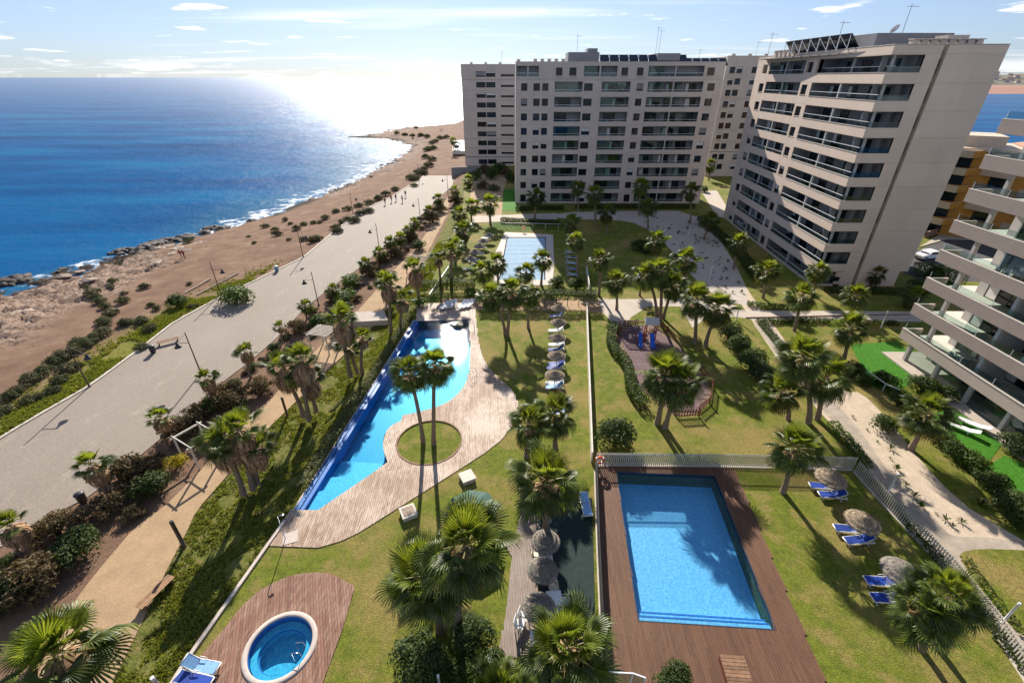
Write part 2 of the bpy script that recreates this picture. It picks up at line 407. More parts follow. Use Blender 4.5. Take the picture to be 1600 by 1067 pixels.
# ============================================================ terrain lines (functions of y)
ZP = -1.2; ZS = -4.0
def edge(pts, z): return interp([(G(u, v, z)[1], G(u, v, z)[0]) for u, v in pts])
_wall = [G(u, v) for u, v in [(255, 1085), (285, 1037), (455, 797), (467, 797), (648, 497), (690, 405), (722, 330), (728, 268)]]
_wall = [(_wall[0][0]-.6, 2)]+_wall+[(-13, 175), (-13, 200), (-20, 260), (-20, 360)]
xb = interp([(p[1], p[0]) for p in _wall])
pl = edge([(0, 684), (70, 643), (140, 603), (215, 548), (270, 505), (345, 464), (402, 437), (475, 402), (510, 372), (540, 348), (560, 331), (610, 309), (640, 290), (656, 283), (690, 232), (700, 208)], ZP)
pr = edge([(-150, 935), (0, 855), (60, 815), (160, 765), (190, 735), (245, 690), (300, 640), (330, 610), (390, 565), (430, 530), (480, 478), (520, 447), (560, 420), (600, 385), (640, 355), (665, 330), (690, 305), (735, 270)], ZP)
_coast = [(-105, 0), (-98, 40)]+[G(u, v, ZS) for u, v in [(-60, 470), (0, 450), (60, 430), (100, 418), (180, 397), (250, 385), (330, 360), (400, 341), (500, 303), (545, 285), (590, 262), (628, 240), (640, 228), (600, 217), (535, 215)]]
_coast += [(_coast[-1][0]+8, _coast[-1][1]+12), (-84, 335), (-66, 352), (-38, 360), (200, 372)]
xc = interp([(p[1], p[0]) for p in _coast])
def fbm(x, y, s, o=4):
    return noise.fractal(Vector((x*s, y*s, 3.3)), 1.0, 2.1, o)
def ground_z(x, y):
    if x >= xb(y): return 0.
    d = xb(y)-x
    zp = ZP-.06 if y < 175 else ZP-.06-.5*sstep(175, 260, y)
    z = -.04+(zp+.04)*sstep(.2, 4.2, d)
    rk = 0.
    e = pl(y)-x
    if e > 0:
        wdt = max(6., pl(y)-xc(y)); f = e/wdt
        z = zp+(ZS-.1-zp)*min(1, f)**1.5
        if f > 1: z = ZS-.1-(e-wdt)*.16
        rk = rockness(x, y, f) if f < 1.4 else 1
        z += .10*fbm(x, y, .25)*min(1, e/3)
        a = fbm(x, y, .16, 5); b_ = fbm(x+40, y, .5, 4)
        dv = noise.voronoi(Vector((x*.42+.8*a, y*.42+.8*b_, 1.7)))[0]; crk = sstep(.0, .22, dv[1]-dv[0]); dv2 = noise.voronoi(Vector((x*1.1+a, y*1.1, 5.7)))[0]; ck2 = sstep(0, .25, dv2[1]-dv2[0])
        z += rk*(.50*a+.22*b_-.45*(1-crk)-.18*(1-ck2)+.2*noise.cell(Vector((x*.42, y*.42, 3))))*min(1, e/6)*(1 if f < 1 else max(.2, 1-(f-1)*3))
    elif d > 3.5: z += .03*fbm(x, y, .4)
    else: z += .10*fbm(x, y, .5)*sstep(.2, 1.5, d)
    return z
_pl = [(109, 950), (145, 900), (217, 816), (254, 794), (281, 767), (323, 725), (386, 655), (437, 610), (488, 552), (535, 508), (566, 478), (606, 432), (640, 398), (662, 372), (682, 335), (700, 308)]
_pr = [(181, 1055), (232, 950), (261, 889), (290, 834), (306, 798), (346, 753), (415, 672), (460, 630), (519, 571), (575, 520), (603, 484), (640, 440), (668, 408), (690, 372), (706, 335), (716, 308)]
pathR = edge(_pr, ZP)
rock_from = interp([(0, .36), (66, .40), (78, .55), (88, .93), (125, .95), (140, .72), (180, .55), (240, .5), (300, .5)])
def rockness(x, y, f):
    q = rock_from(y); return sstep(q-.09, q+.07, f+.14*fbm(x, y, .09, 3))
def bands(x, y):
    """beach fraction (0 promenade edge .. 1 water line), embankment weight, greenery near the promenade edge"""
    e = pl(y)-x; d = xb(y)-x
    f = e/max(6., pl(y)-xc(y)) if e > 0 else 0
    emb = 1-sstep(pathR(y)-xb(y), pathR(y)-xb(y)-.8, -d) if y < 160 else 0.
    gr = (1-sstep(1.5, 7.5, e))*(1-sstep(45, 72, y)) if e > 0 else 0
    return f, emb, gr, (rockness(x, y, f) if e > 0 else 0.)
ys = list(np.arange(2, 36, 1.0))+list(np.arange(36, 92, .5))+list(np.arange(92, 125, 1.0))+list(np.arange(125, 200, 1.8))+list(np.arange(200, 380, 2.6))
offs = [-.35, 0]+list(np.arange(.4, 6, .45))+list(np.arange(6, 30, .9))+list(np.arange(30, 80, .5))+list(np.arange(80, 100, .9))+[103, 108, 114, 122, 135]
V = []; Fc = []; A1 = []; A2 = []; A3 = []; A4 = []
for y in ys:
    for s in offs:
        x = xb(y)-s
        z = ground_z(x, y) if s > 0 else -.04
        if s < 0: z = -.9
        V.append((x, y, z)); a = bands(x, y); A1.append(a[0]); A2.append(a[1]); A3.append(a[2]); A4.append(a[3])
no = len(offs)
for i in range(len(ys)-1):
    for j in range(no-1): Fc.append((i*no+j, (i+1)*no+j, (i+1)*no+j+1, i*no+j+1))
me = bpy.data.meshes.new('coast_ground'); me.from_pydata(V, [], Fc)
for nm, A in (('beach', A1), ('bank', A2), ('green', A3), ('rocky', A4)):
    a = me.attributes.new(nm, 'FLOAT', 'POINT'); a.data.foreach_set('value', A)
me.polygons.foreach_set('use_smooth', [True]*len(Fc))
m, t, b = newmat('coast')
at = lambda nme: N(t, 'ShaderNodeAttribute', attribute_name=nme).outputs['Fac']
n1 = noise_node(t, .35, 6, .6); n2 = noise_node(t, 2.2, 6, .65); n3 = noise_node(t, 12, 4, .7); n4 = noise_node(t, .09, 4, .5)
sand = ramp(t, n1.outputs[0], [(.3, (.17, .098, .065)), (.55, (.225, .14, .092)), (.75, (.30, .20, .135))])
rockc = ramp(t, n2.outputs[0], [(.30, (.045, .032, .026)), (.47, (.24, .16, .115)), (.6, (.36, .265, .20)), (.8, (.46, .37, .30))])
fa = N(t, 'ShaderNodeMath', operation='MULTIPLY_ADD'); L(t, n4.outputs[0], fa.inputs[0]); fa.inputs[1].default_value = .7; L(t, at('beach'), fa.inputs[2])
cc = mixc(t, at('rocky'), sand, rockc)
cc = mixc(t, rng_map(t, fa.outputs[0], 1.14, 1.30), cc, (.045, .034, .027))
gcol = ramp(t, n2.outputs[0], [(.3, (.09, .10, .02)), (.55, (.20, .20, .03)), (.75, (.27, .19, .10))])
cc = mixc(t, at('green'), cc, gcol)
bcol = ramp(t, n2.outputs[0], [(.3, (.065, .085, .018)), (.5, (.14, .15, .032)), (.72, (.24, .175, .08))])
cc = mixc(t, at('bank'), cc, bcol)
cc = mixc(t, .5, cc, ramp(t, n3.outputs[0], [(.3, (.25, .25, .25)), (.7, (.75, .75, .75))]), 'OVERLAY')
L(t, cc, b.inputs['Base Color']); b.inputs['Roughness'].default_value = .95; b.inputs['Specular IOR Level'].default_value = .1
ad = N(t, 'ShaderNodeMath', operation='ADD'); L(t, n2.outputs[0], ad.inputs[0]); L(t, n3.outputs[0], ad.inputs[1]); bump(t, b, ad.outputs[0], .8, .12)
MT['coast'] = m; me.materials.append(m); struct(obj('coast_ground', me))

# ============================================================ sea
xs = [-60000, -12000, -4000, -1500, -700, -420, -320]+list(np.arange(-270, -20, 2.2))+[0, 120, 300, 700, 1600, 5000, 14000, 60000]
yy = [-200, 0]+list(np.arange(20, 420, 2.2))+[450, 500, 600, 800, 1200, 2000, 4000, 9000, 25000, 90000]
V = []; S1 = []
fw = interp([(0, .5), (70, .5), (92, .8), (108, 6), (128, 9), (140, 6), (165, 7), (190, 13), (240, 15), (262, 10), (285, 6), (330, 6), (360, 4)])
for y in yy:
    for x in xs:
        V.append((x, y, ZS))
        dsh = 999.
        if -280 < x < 0 and y < 430: dsh = xc(y)-x
        # distance measured along the slant of the coast as well
        if dsh < 60: dsh = min(dsh, *(math.hypot(xc(y+q)-x, q) if xc(y+q) > x else 999. for q in (-24, -16, -9, -4, 4, 9, 16, 24)))
        S1.append(max(.5 if y < 100 else .15, dsh/fw(y)))
nx = len(xs)
me = bpy.data.meshes.new('sea'); me.from_pydata(V, [], [(j*nx+i, j*nx+i+1, (j+1)*nx+i+1, (j+1)*nx+i) for j in range(len(yy)-1) for i in range(nx-1)])
a = me.attributes.new('shore', 'FLOAT', 'POINT'); a.data.foreach_set('value', S1)
m, t, b = newmat('sea_water'); t.nodes.remove(b)
sw = noise_node(t, .045, 3, .5, (1, 2.2, 1)); w1 = noise_node(t, .22, 4, .6, (1, 1.8, 1)); w2 = noise_node(t, 1.3, 4, .6, (1, 1.5, 1)); pt = noise_node(t, .012, 5, .6, (.7, 2.4, 1))
deep = ramp(t, pt.outputs[0], [(.32, (.004, .052, .155)), (.5, (.005, .082, .22)), (.68, (.007, .13, .27))])
sh = N(t, 'ShaderNodeAttribute', attribute_name='shore').outputs['Fac']
deep = mixc(t, rng_map(t, sh, 3.5, .4, 0, .6), deep, (.02, .115, .20))
def mul(a_, k):
    n_ = N(t, 'ShaderNodeMath', operation='MULTIPLY'); L(t, a_, n_.inputs[0]); n_.inputs[1].default_value = k; return n_.outputs[0]
def add2(a_, b_):
    n_ = N(t, 'ShaderNodeMath', operation='ADD'); L(t, a_, n_.inputs[0]); L(t, b_, n_.inputs[1]); return n_.outputs[0]
hgt = add2(add2(mul(sw.outputs[0], 1.6), mul(w1.outputs[0], .8)), mul(w2.outputs[0], .34))
bp = N(t, 'ShaderNodeBump'); bp.inputs['Strength'].default_value = 1.; bp.inputs['Distance'].default_value = .75; L(t, hgt, bp.inputs['Height'])
df = N(t, 'ShaderNodeBsdfDiffuse'); L(t, deep, df.inputs[0])
gl = N(t, 'ShaderNodeBsdfGlossy'); gl.inputs['Roughness'].default_value = .34; L(t, bp.outputs[0], gl.inputs['Normal'])
pw = N(t, 'ShaderNodeMath', operation='POWER'); L(t, schlick(t, .02), pw.inputs[0]); pw.inputs[1].default_value = 4.5
fk = rng_map(t, pw.outputs[0], 0., 1., .03, .55, False)
ms = N(t, 'ShaderNodeMixShader'); L(t, fk, ms.inputs[0]); L(t, df.outputs[0], ms.inputs[1]); L(t, gl.outputs[0], ms.inputs[2])
fo = N(t, 'ShaderNodeBsdfDiffuse'); fo.inputs[0].default_value = (.78, .80, .82, 1)
fn = noise_node(t, .35, 7, .68, (1, 1.3, 1)); fn2 = noise_node(t, .06, 3, .5)
fv = add2(mul(sh, -.30), add2(mul(fn.outputs[0], 1.7), mul(fn2.outputs[0], .5)))
fk2 = rng_map(t, fv, .93, 1.2, 0, .9)
ms2 = N(t, 'ShaderNodeMixShader'); L(t, fk2, ms2.inputs[0]); L(t, ms.outputs[0], ms2.inputs[1]); L(t, fo.outputs[0], ms2.inputs[2])
L(t, ms2.outputs[0], t.nodes['Material Output'].inputs[0]); MT['sea_water'] = m; me.materials.append(m)
struct(obj('sea', me))

# ============================================================ sheets
def tess(outer, holes):
    polys = [[Vector((x, y, 0)) for x, y in p] for p in [outer]+holes]
    flat = [p for q in polys for p in q]; tri = tessellate_polygon(polys); Fs = []
    for a, b_, c in tri:
        cr = (flat[b_].x-flat[a].x)*(flat[c].y-flat[a].y)-(flat[b_].y-flat[a].y)*(flat[c].x-flat[a].x)
        if abs(cr) < 1e-9: continue
        Fs.append((a, b_, c) if cr > 0 else (c, b_, a))
    return flat, Fs
def sheet(name, outer, z, matn, holes=(), skirt=0, parent=None):
    flat, Fs = tess(outer, list(holes)); mb = MB(); mb.add([(p.x, p.y, z) for p in flat], Fs)
    if skirt:
        for poly in [outer]+list(holes):
            n = len(poly)
            for i in range(n):
                a, b_ = poly[i], poly[(i+1) % n]
                mb.add([(a[0], a[1], z), (b_[0], b_[1], z), (b_[0], b_[1], z-skirt), (a[0], a[1], z-skirt)], [(3, 2, 1, 0)])
    o = mb.build(name, matn, parent)
    return struct(o) if parent is None else o
def smooth_poly(pts, k=2, closed=True):
    for _ in range(k):
        q = []; n = len(pts)
        for i in range(n if closed else n-1):
            a, b_ = pts[i], pts[(i+1) % n]
            q += [(a[0]*.75+b_[0]*.25, a[1]*.75+b_[1]*.25), (a[0]*.25+b_[0]*.75, a[1]*.25+b_[1]*.75)]
        if not closed: q = [pts[0]]+q+[pts[-1]]
        pts = q
    return pts
def circle(c, r, n=48): return [(c[0]+r*math.cos(2*math.pi*k/n), c[1]+r*math.sin(2*math.pi*k/n)) for k in range(n)]
def offset(poly, d):
    n = len(poly); ar = sum(poly[i][0]*poly[(i+1) % n][1]-poly[(i+1) % n][0]*poly[i][1] for i in range(n)); s = 1 if ar > 0 else -1; o = []
    for i in range(n):
        p, a, c = Vector(poly[i]), Vector(poly[i-1]), Vector(poly[(i+1) % n])
        e1 = (p-a).normalized(); e2 = (c-p).normalized(); n1 = Vector((e1.y, -e1.x))*s; n2 = Vector((e2.y, -e2.x))*s
        bs = n1+n2; bs = bs.normalized() if bs.length > 1e-6 else n1; k = d/max(.4, bs.dot(n1)); o.append((p.x+bs.x*k, p.y+bs.y*k))
    return o

# pool outlines (pixels on the garden level)
_e = PX([(732, 500), (735, 575), (728, 600), (712, 620), (690, 635), (650, 645)])
_e2 = PX([(625, 658), (608, 667), (599, 682), (598, 702), (606, 722)])
POOL_E = PX([(732, 500)])+smooth_poly(PX([(735, 540), (734, 578), (728, 600), (712, 620), (690, 634), (650, 645)]), 2, False)+PX([(630, 649), (627, 657)])+smooth_poly(_e2, 2, False)+PX([(578, 742), (497, 797)])
POOL_A = PX([(467, 797), (650, 502)])+POOL_E
POOL_B = PX([(963, 738), (1117, 744), (1212, 984), (997, 970)])
POOL_C = PX([(792, 371), (853, 371), (852, 438), (779, 438)])
SPA_C = G(438.5, 1011); SPA_R = .5*(G(492, 1011)[0]-G(385, 1011)[0])
SPA = circle(SPA_C, SPA_R)
ISL_C = G(671, 690); ISL_R = .5*(G(720, 690)[0]-G(622, 690)[0]); ISL = circle(ISL_C, ISL_R)
west = [(xb(y), y) for y in list(np.arange(2, 60, 1.))+list(np.arange(60, 262, 4.))]
GARDEN = west[::-1]+[(30, 2), (90, 2), (210, 60), (260, 140), (210, 262)]
garden = sheet('garden_lawn', GARDEN, 0., 'lawn', [POOL_A, POOL_B, POOL_C, SPA], skirt=1.2)

# promenade, dirt path and their edges
yy = list(np.arange(8, 156, 2.))
PROM = [(pl(y), y) for y in yy]+[(pr(y), y) for y in yy[::-1]]
m, t, b = newmat('promenade')
n1 = noise_node(t, .18, 5, .6, (1, .5, 1)); n2 = noise_node(t, 5, 5, .75); n3 = noise_node(t, .9, 5, .7, (1, .35, 1))
tcn = N(t, 'ShaderNodeTexCoord'); mp = N(t, 'ShaderNodeMapping'); mp.inputs['Rotation'].default_value = (0, 0, .08); L(t, tcn.outputs['Object'], mp.inputs[0])
br = N(t, 'ShaderNodeTexBrick'); br.inputs['Scale'].default_value = 3.2; br.inputs['Mortar Size'].default_value = .015
br.inputs['Color1'].default_value = (.275, .225, .178, 1); br.inputs['Color2'].default_value = (.235, .19, .15, 1); br.inputs['Mortar'].default_value = (.19, .155, .12, 1)
L(t, mp.outputs[0], br.inputs[0])
cc = mixc(t, rng_map(t, n1.outputs[0], .4, .7, 0, .5), br.outputs[0], (.29, .245, .195))
cc = mixc(t, rng_map(t, n3.outputs[0], .56, .72, 0, .55), cc, (.37, .315, .25))
cc = mixc(t, .5, cc, ramp(t, n2.outputs[0], [(.3, (.3, .3, .3)), (.7, (.7, .7, .7))]), 'OVERLAY')
L(t, cc, b.inputs['Base Color']); b.inputs['Roughness'].default_value = .85; bump(t, b, n2.outputs[0], .25, .02); MT['promenade'] = m
sheet('promenade', PROM, ZP, 'promenade', skirt=.3)
DL = [G(60, 1040, ZP+.02), G(20, 1200, ZP+.02)]; DR = [G(150, 1120, ZP+.02)]
DIRT = smooth_poly(DL[::-1]+[G(u, v, ZP+.02) for u, v in _pl], 1, False)+smooth_poly([G(u, v, ZP+.02) for u, v in _pr[::-1]]+DR, 1, False)
mat('dirt', (.37, .25, .14), .95, .8, .14, bs_=6, bstr=.25, fine=18); sheet('dirt_path', DIRT, ZP+.02, 'dirt', skirt=.25)
def strip(name, pts, wd, z0, z1, matn, label=None, cat=None, parent=None):
    """low wall or kerb along a polyline"""
    mb = MB(); P = [Vector(p) for p in pts]; Lf = []; Rt = []
    for i, p in enumerate(P):
        d = (P[min(i+1, len(P)-1)]-P[max(i-1, 0)]).normalized(); n = Vector((-d.y, d.x))*wd/2
        Lf.append(p+n); Rt.append(p-n)
    for i in range(len(P)-1):
        q = [Rt[i], Rt[i+1], Lf[i+1], Lf[i]]
        mb.prism([(a.x, a.y) for a in q], z0, z1)
    o = mb.build(name, matn, parent)
    if label: tag(o, label, cat)
    elif parent is None: struct(o)
    return o
strip('promenade_kerb', [(pl(y), y) for y in np.arange(8, 156, 2.)], .3, ZP-.5, ZP+.09, 'kerb')
strip('garden_wall', [(xb(y)+.12, y) for y in np.arange(9, G(455, 797)[1]-.2, 1.)], .2, -1.0, .14, 'coping_pink', 'low pale garden wall along the slope above dirt path', 'wall')

# ============================================================ gravel, paths, turf
mat('gravel', (.50, .40, .29), .95, 1.2, .14, bs_=14, bstr=.5, fine=14)
mat('gravel_pale', (.46, .40, .34), .95, 1.2, .12, bs_=14, bstr=.4, fine=12)
mat('path_concrete', (.46, .395, .32), .9, .6, .1, fine=25)
m, t, b = newmat('brick_path'); tcn = N(t, 'ShaderNodeTexCoord'); mp = N(t, 'ShaderNodeMapping'); mp.inputs['Rotation'].default_value = (0, 0, .7); L(t, tcn.outputs['Object'], mp.inputs[0])
br = N(t, 'ShaderNodeTexBrick'); br.inputs['Scale'].default_value = 3.3; br.inputs['Mortar Size'].default_value = .025
br.inputs['Color1'].default_value = (.43, .36, .28, 1); br.inputs['Color2'].default_value = (.36, .30, .235, 1); br.inputs['Mortar'].default_value = (.24, .19, .14, 1); L(t, mp.outputs[0], br.inputs[0])
n2 = noise_node(t, 1.4, 4); cc = mixc(t, .4, br.outputs[0], ramp(t, n2.outputs[0], [(.3, (.3, .3, .3)), (.7, (.7, .7, .7))]), 'OVERLAY')
L(t, cc, b.inputs['Base Color']); b.inputs['Roughness'].default_value = .85; bump(t, b, br.outputs['Fac'], -.3, .01); MT['brick_path'] = m
_gl = [(1128, 432), (1165, 485), (1190, 525), (1222, 570), (1262, 622), (1300, 665), (1338, 705), (1362, 740), (1400, 790), (1440, 838), (1475, 880), (1540, 965), (1620, 1075)]
_gr = [(1160, 440), (1185, 478), (1207, 505), (1232, 540), (1275, 590), (1320, 612), (1345, 612), (1385, 652), (1440, 722), (1500, 785), (1560, 822), (1680, 890)]
sheet('gravel_bed', smooth_poly(PX(_gl), 1, False)+PX([(1680, 1100)])+smooth_poly(PX(_gr[::-1]), 1, False), .008, 'gravel')
_bp = [(1200, 520), (1236, 562), (1275, 607), (1318, 640), (1343, 668), (1362, 700), (1384, 740), (1420, 790), (1450, 828), (1492, 868)]
BP_L = smooth_poly(PX([(1178, 508), (1216, 556), (1254, 606), (1300, 657), (1330, 690), (1358, 728), (1398, 782), (1440, 833), (1480, 876), (1545, 960), (1630, 1075)]), 1, False)
BP_R = smooth_poly(PX([(1205, 508), (1240, 552), (1276, 600), (1316, 640), (1350, 680), (1374, 718), (1408, 760), (1446, 812), (1480, 838), (1560, 840), (1680, 862)]), 1, False)
sheet('brick_path', BP_L+PX([(1640, 1010), (1600, 998), (1555, 955), (1520, 905), (1500, 872), (1520, 860), (1680, 868)])+BP_R[::-1], .016, 'brick_path')
sheet('lawn_island', smooth_poly(PX([(1497, 868), (1510, 859), (1560, 857), (1700, 866), (1700, 1010), (1600, 1000), (1558, 952), (1520, 905)]), 1), .022, 'lawn')
sheet('walkway', PX([(935, 468), (1075, 466), (1130, 470), (1165, 485), (1440, 487), (1440, 503), (1180, 500), (1150, 495), (1100, 500), (1082, 512), (1062, 479), (1012, 479), (986, 496), (975, 512), (958, 506), (940, 486)]), .012, 'path_concrete')
sheet('gravel_walk', smooth_poly(PX([(870, 332), (965, 330), (1092, 330), (1140, 395), (1180, 478), (1130, 472), (1080, 432), (1042, 382), (1000, 350), (960, 343), (870, 343)]), 1), .010, 'gravel_pale')
sheet('gravel_lane', PX([(1095, 298), (1120, 298), (1135, 322), (1150, 345), (1120, 338)]), .012, 'path_concrete')
sheet('gravel_lane', PX([(735, 338), (870, 333), (870, 343), (740, 348)]), .012, 'path_concrete')
sheet('hedge_soil', PX([(690, 466), (950, 466), (960, 492), (915, 486), (745, 484), (690, 478)]), .006, 'dirt')
sheet('artificial_turf', PX([(1328, 538), (1402, 534), (1452, 580), (1405, 610), (1362, 603)]), .02, 'turf')
sheet('artificial_turf', PX([(1440, 655), (1495, 632), (1568, 690), (1545, 722), (1480, 700)]), .02, 'turf')
sheet('artificial_turf', PX([(1528, 735), (1570, 712), (1680, 760), (1680, 830), (1600, 790)]), .02, 'turf')
sheet('artificial_turf', PX([(787, 296), (808, 296), (808, 330), (785, 330)]), .014, 'turf')
sheet('terrace_paving', PX([(737, 272), (795, 274), (786, 300), (784, 336), (742, 344), (734, 318)]), .01, 'dirt')
sheet('road', PX([(1425, 395), (1480, 372), (1620, 380), (1620, 440), (1440, 440), (1400, 420)]), .012, 'asphalt')
sheet('pavement', PX([(1436, 387), (1470, 366), (1640, 372), (1640, 380), (1480, 374)]), .12, 'path_concrete', skirt=.12)
sheet('spur_path', [G(u, v, -.45) for u, v in [(545, 488), (600, 486), (606, 500), (552, 503)]], -.45, 'gravel_pale', skirt=.8)

# ============================================================ decks made of boards
def spans(polys, x):
    c = []
    for p in polys:
        n = len(p)
        for i in range(n):
            a, b_ = p[i], p[(i+1) % n]
            if (a[0] <= x) != (b_[0] <= x): c.append(a[1]+(x-a[0])/(b_[0]-a[0])*(b_[1]-a[1]))
    c.sort(); return list(zip(c[::2], c[1::2]))
def boards(name, polys, ang, wd, z, matn, parent, gap=.014, lmin=1.6, lmax=3.4, th=.03):
    ca, sa = math.cos(-ang), math.sin(-ang); rot = lambda p: (p[0]*ca-p[1]*sa, p[0]*sa+p[1]*ca)
    ps = [[rot(p) for p in q] for q in polys]; x0 = min(p[0] for q in ps for p in q); x1 = max(p[0] for q in ps for p in q)
    mb = MB(); ca2, sa2 = math.cos(ang), math.sin(ang); back = lambda x, y, zz: (x*ca2-y*sa2, x*sa2+y*ca2, zz)
    x = x0
    while x < x1:
        xl, xr = x+gap/2, x+wd-gap/2; sl, sm, sr = spans(ps, xl), spans(ps, (xl+xr)/2), spans(ps, xr)
        if not (len(sl) == len(sr) == len(sm)): sl = sr = sm
        for (a0, b0), (a1, b1) in zip(sl, sr):
            if abs(a0-a1) > 1.2: a0 = a1 = (a0+a1)/2
            if abs(b0-b1) > 1.2: b0 = b1 = (b0+b1)/2
            lo, hi = max(a0, a1), min(b0, b1); cuts = []; q = lo+random.uniform(.4, lmax)
            while q < hi-.5: cuts.append(q); q += random.uniform(lmin, lmax)
            e = [(a0, a1)]+[(c, c) for c in cuts]+[(b0, b1)]
            for k in range(len(e)-1):
                p, r_ = e[k], e[k+1]; g = .005 if k else 0; dz = random.uniform(-.003, .003)
                if r_[0]-p[0] < .02 and r_[1]-p[1] < .02: continue
                mb.add([back(xl, p[0]+g, z+dz), back(xr, p[1]+g, z+dz), back(xr, r_[1]-.005, z+dz), back(xl, r_[0]-.005, z+dz),
                        back(xl, p[0]+g, z-th), back(xr, p[1]+g, z-th), back(xr, r_[1]-.005, z-th), back(xl, r_[0]-.005, z-th)],
                       [(0, 1, 2, 3), (1, 0, 4, 5), (2, 1, 5, 6), (3, 2, 6, 7), (0, 3, 7, 4)])
        x += wd
    o = mb.build(name, matn, parent); o['kind'] = 'stuff'; return o
def deck(name, outer, holes, ang, matn, wd=.15, z=.05):
    base = sheet(name, offset(outer, -.06), z-.032, 'soil', holes, skirt=.06); boards('deck_boards', [outer]+list(holes), ang, wd, z, matn, base); return base
WLIP = PX([(452, 797), (422, 853)])
DECK_A = POOL_E[::-1][:0]+smooth_poly(PX([(497, 856), (545, 842), (600, 808), (660, 770), (700, 745), (775, 697), (802, 666), (811, 637), (804, 612), (780, 592), (757, 567), (748, 538), (744, 500)]), 1, False)+PX([(742, 474), (652, 474), (650, 502)])+POOL_E+PX([(467, 797), (452, 797), (422, 853)])
deck('pool_deck', DECK_A, [offset(ISL, .12)], R(3), 'deck_pale')
strip('island_kerb', circle(ISL_C, ISL_R+.06)+[circle(ISL_C, ISL_R+.06)[0]], .12, 0, .09, 'wood')
deck('pool_deck', PX([(932, 727), (1146, 730), (1172, 790), (1205, 868), (1239, 948), (1295, 1075), (1300, 1090), (950, 1090), (938, 900)]), [POOL_B], R(-2), 'deck_brown')
deck('spa_deck', smooth_poly(PX([(315, 1023), (348, 985), (391, 932), (435, 905), (482, 893), (520, 897)]), 2, False)+PX([(555, 916), (533, 990), (506, 1062), (480, 1150), (235, 1150), (283, 1055)]), [offset(SPA, .02)], R(22), 'deck_spa')
deck('walkway_deck', PX([(822, 765), (846, 792), (840, 880), (842, 1012), (838, 1050), (772, 1050), (790, 960), (800, 870), (778, 838), (790, 828), (806, 836)]), [], R(4), 'deck_grey')
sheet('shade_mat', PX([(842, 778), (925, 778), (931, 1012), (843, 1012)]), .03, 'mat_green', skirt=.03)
DECK_C = PX([(789, 363), (864, 367), (866, 412), (863, 446), (771, 446), (774, 395)])
base = sheet('far_pool_deck', DECK_C, .05, 'coping_pink', [POOL_C], skirt=.06)

# ============================================================ pools
def basin(parent, poly, depth, matf, matw, name='basin'):
    mb = MB(); flat, Fs = tess(poly, []); n = len(poly)
    mb.add([(p.x, p.y, -depth) for p in flat], Fs, MT[matf])
    ar = sum(poly[i][0]*poly[(i+1) % n][1]-poly[(i+1) % n][0]*poly[i][1] for i in range(n))
    for i in range(n):
        a, b_ = poly[i], poly[(i+1) % n]
        f = (0, 1, 2, 3) if ar < 0 else (3, 2, 1, 0)
        mb.add([(a[0], a[1], .03), (b_[0], b_[1], .03), (b_[0], b_[1], -depth), (a[0], a[1], -depth)], [f], MT[matw])
    return mb.build(name, None, parent)
def ring(parent, name, poly, d0, d1, z0, z1, matn):
    o1, o2 = offset(poly, d0), offset(poly, d1); mb = MB(); n = len(poly)
    for i in range(n):
        j = (i+1) % n
        a, b_, c, d = o1[i], o1[j], o2[j], o2[i]
        mb.add([(a[0], a[1], z1), (b_[0], b_[1], z1), (c[0], c[1], z1), (d[0], d[1], z1), (a[0], a[1], z0), (b_[0], b_[1], z0), (c[0], c[1], z0), (d[0], d[1], z0)],
               [(0, 1, 2, 3), (0, 4, 5, 1), (2, 6, 7, 3)])
    return mb.build(name, matn, parent)
p = thing('swimming_pool', 'long wedge-shaped infinity pool curving round the palm island', 'pool')
basin(p, POOL_A, 1.25, 'tile_a', 'tile_dark')
mb = MB(); flat, Fs = tess(POOL_A, []); mb.add([(q.x, q.y, -.05) for q in flat], Fs); mb.build('water', 'water_a', p)
# infinity edge: dark tiled weir and catch channel along the west side
a, b_ = Vector(G(467, 797)), Vector(G(650, 502)); d = (b_-a).normalized(); nn = Vector((-d.y, d.x))
if nn.x > 0: nn = -nn
def along(off0, off1, z0, z1, e0=0, e1=0):
    q = [a+nn*off0-d*e0, b_+nn*off0+d*e1, b_+nn*off1+d*e1, a+nn*off1-d*e0]; m_ = MB(); m_.prism([(k.x, k.y) for k in q], z0, z1); return m_
along(-.32, -.04, -1.0, -.025).build('weir', 'tile_dark', p)
along(.0, .30, -1.4, .035, .1, .2).build('outer_wall', 'tile_edge', p)
along(.30, .42, -1.4, .065, .1, .2).build('coping_edge', 'coping_pink', p)
for k, (p0, p1, zz) in enumerate([((530, 708), (604, 712), -.85), ((510, 738), (606, 728), -.55), ((490, 765), (575, 746), -.28)]):
    q = PX([p0, p1, (606, 722), (578, 742), (497, 797), (475, 790)]) if k == 0 else PX([p0, p1, (575, 742), (497, 795), (472, 793)])
    m_ = MB(); m_.prism([(Vector(z_).x, Vector(z_).y) for z_ in q], -1.22+.01*k, zz); m_.build('step', 'tile_b', p)
m_ = MB()
for off in (0, .0):
    pass
def pool_ladder(parent, base, ang):
    mm = MB(); ca, sa = math.cos(ang), math.sin(ang)
    for s in (-.27, .27):
        f = lambda x, z: (base[0]+ca*x-sa*s, base[1]+sa*x+ca*s, z)
        mm.tube([f(.55, .05), f(.55, .55), f(.45, .82), f(.2, .92), f(-.1, .75), f(-.2, .3), f(-.2, -.8)], .022, 6)
    for z in (-.25, -.5): mm.bar((base[0]-ca*.2+sa*.27, base[1]-sa*.2-ca*.27, z), (base[0]-ca*.2-sa*.27, base[1]-sa*.2+ca*.27, z), .06, .03)
    return mm.build('ladder', 'steel', parent, True)
pool_ladder(p, G(735, 588), R(-20)); pool_ladder(p, G(734, 513), 0)
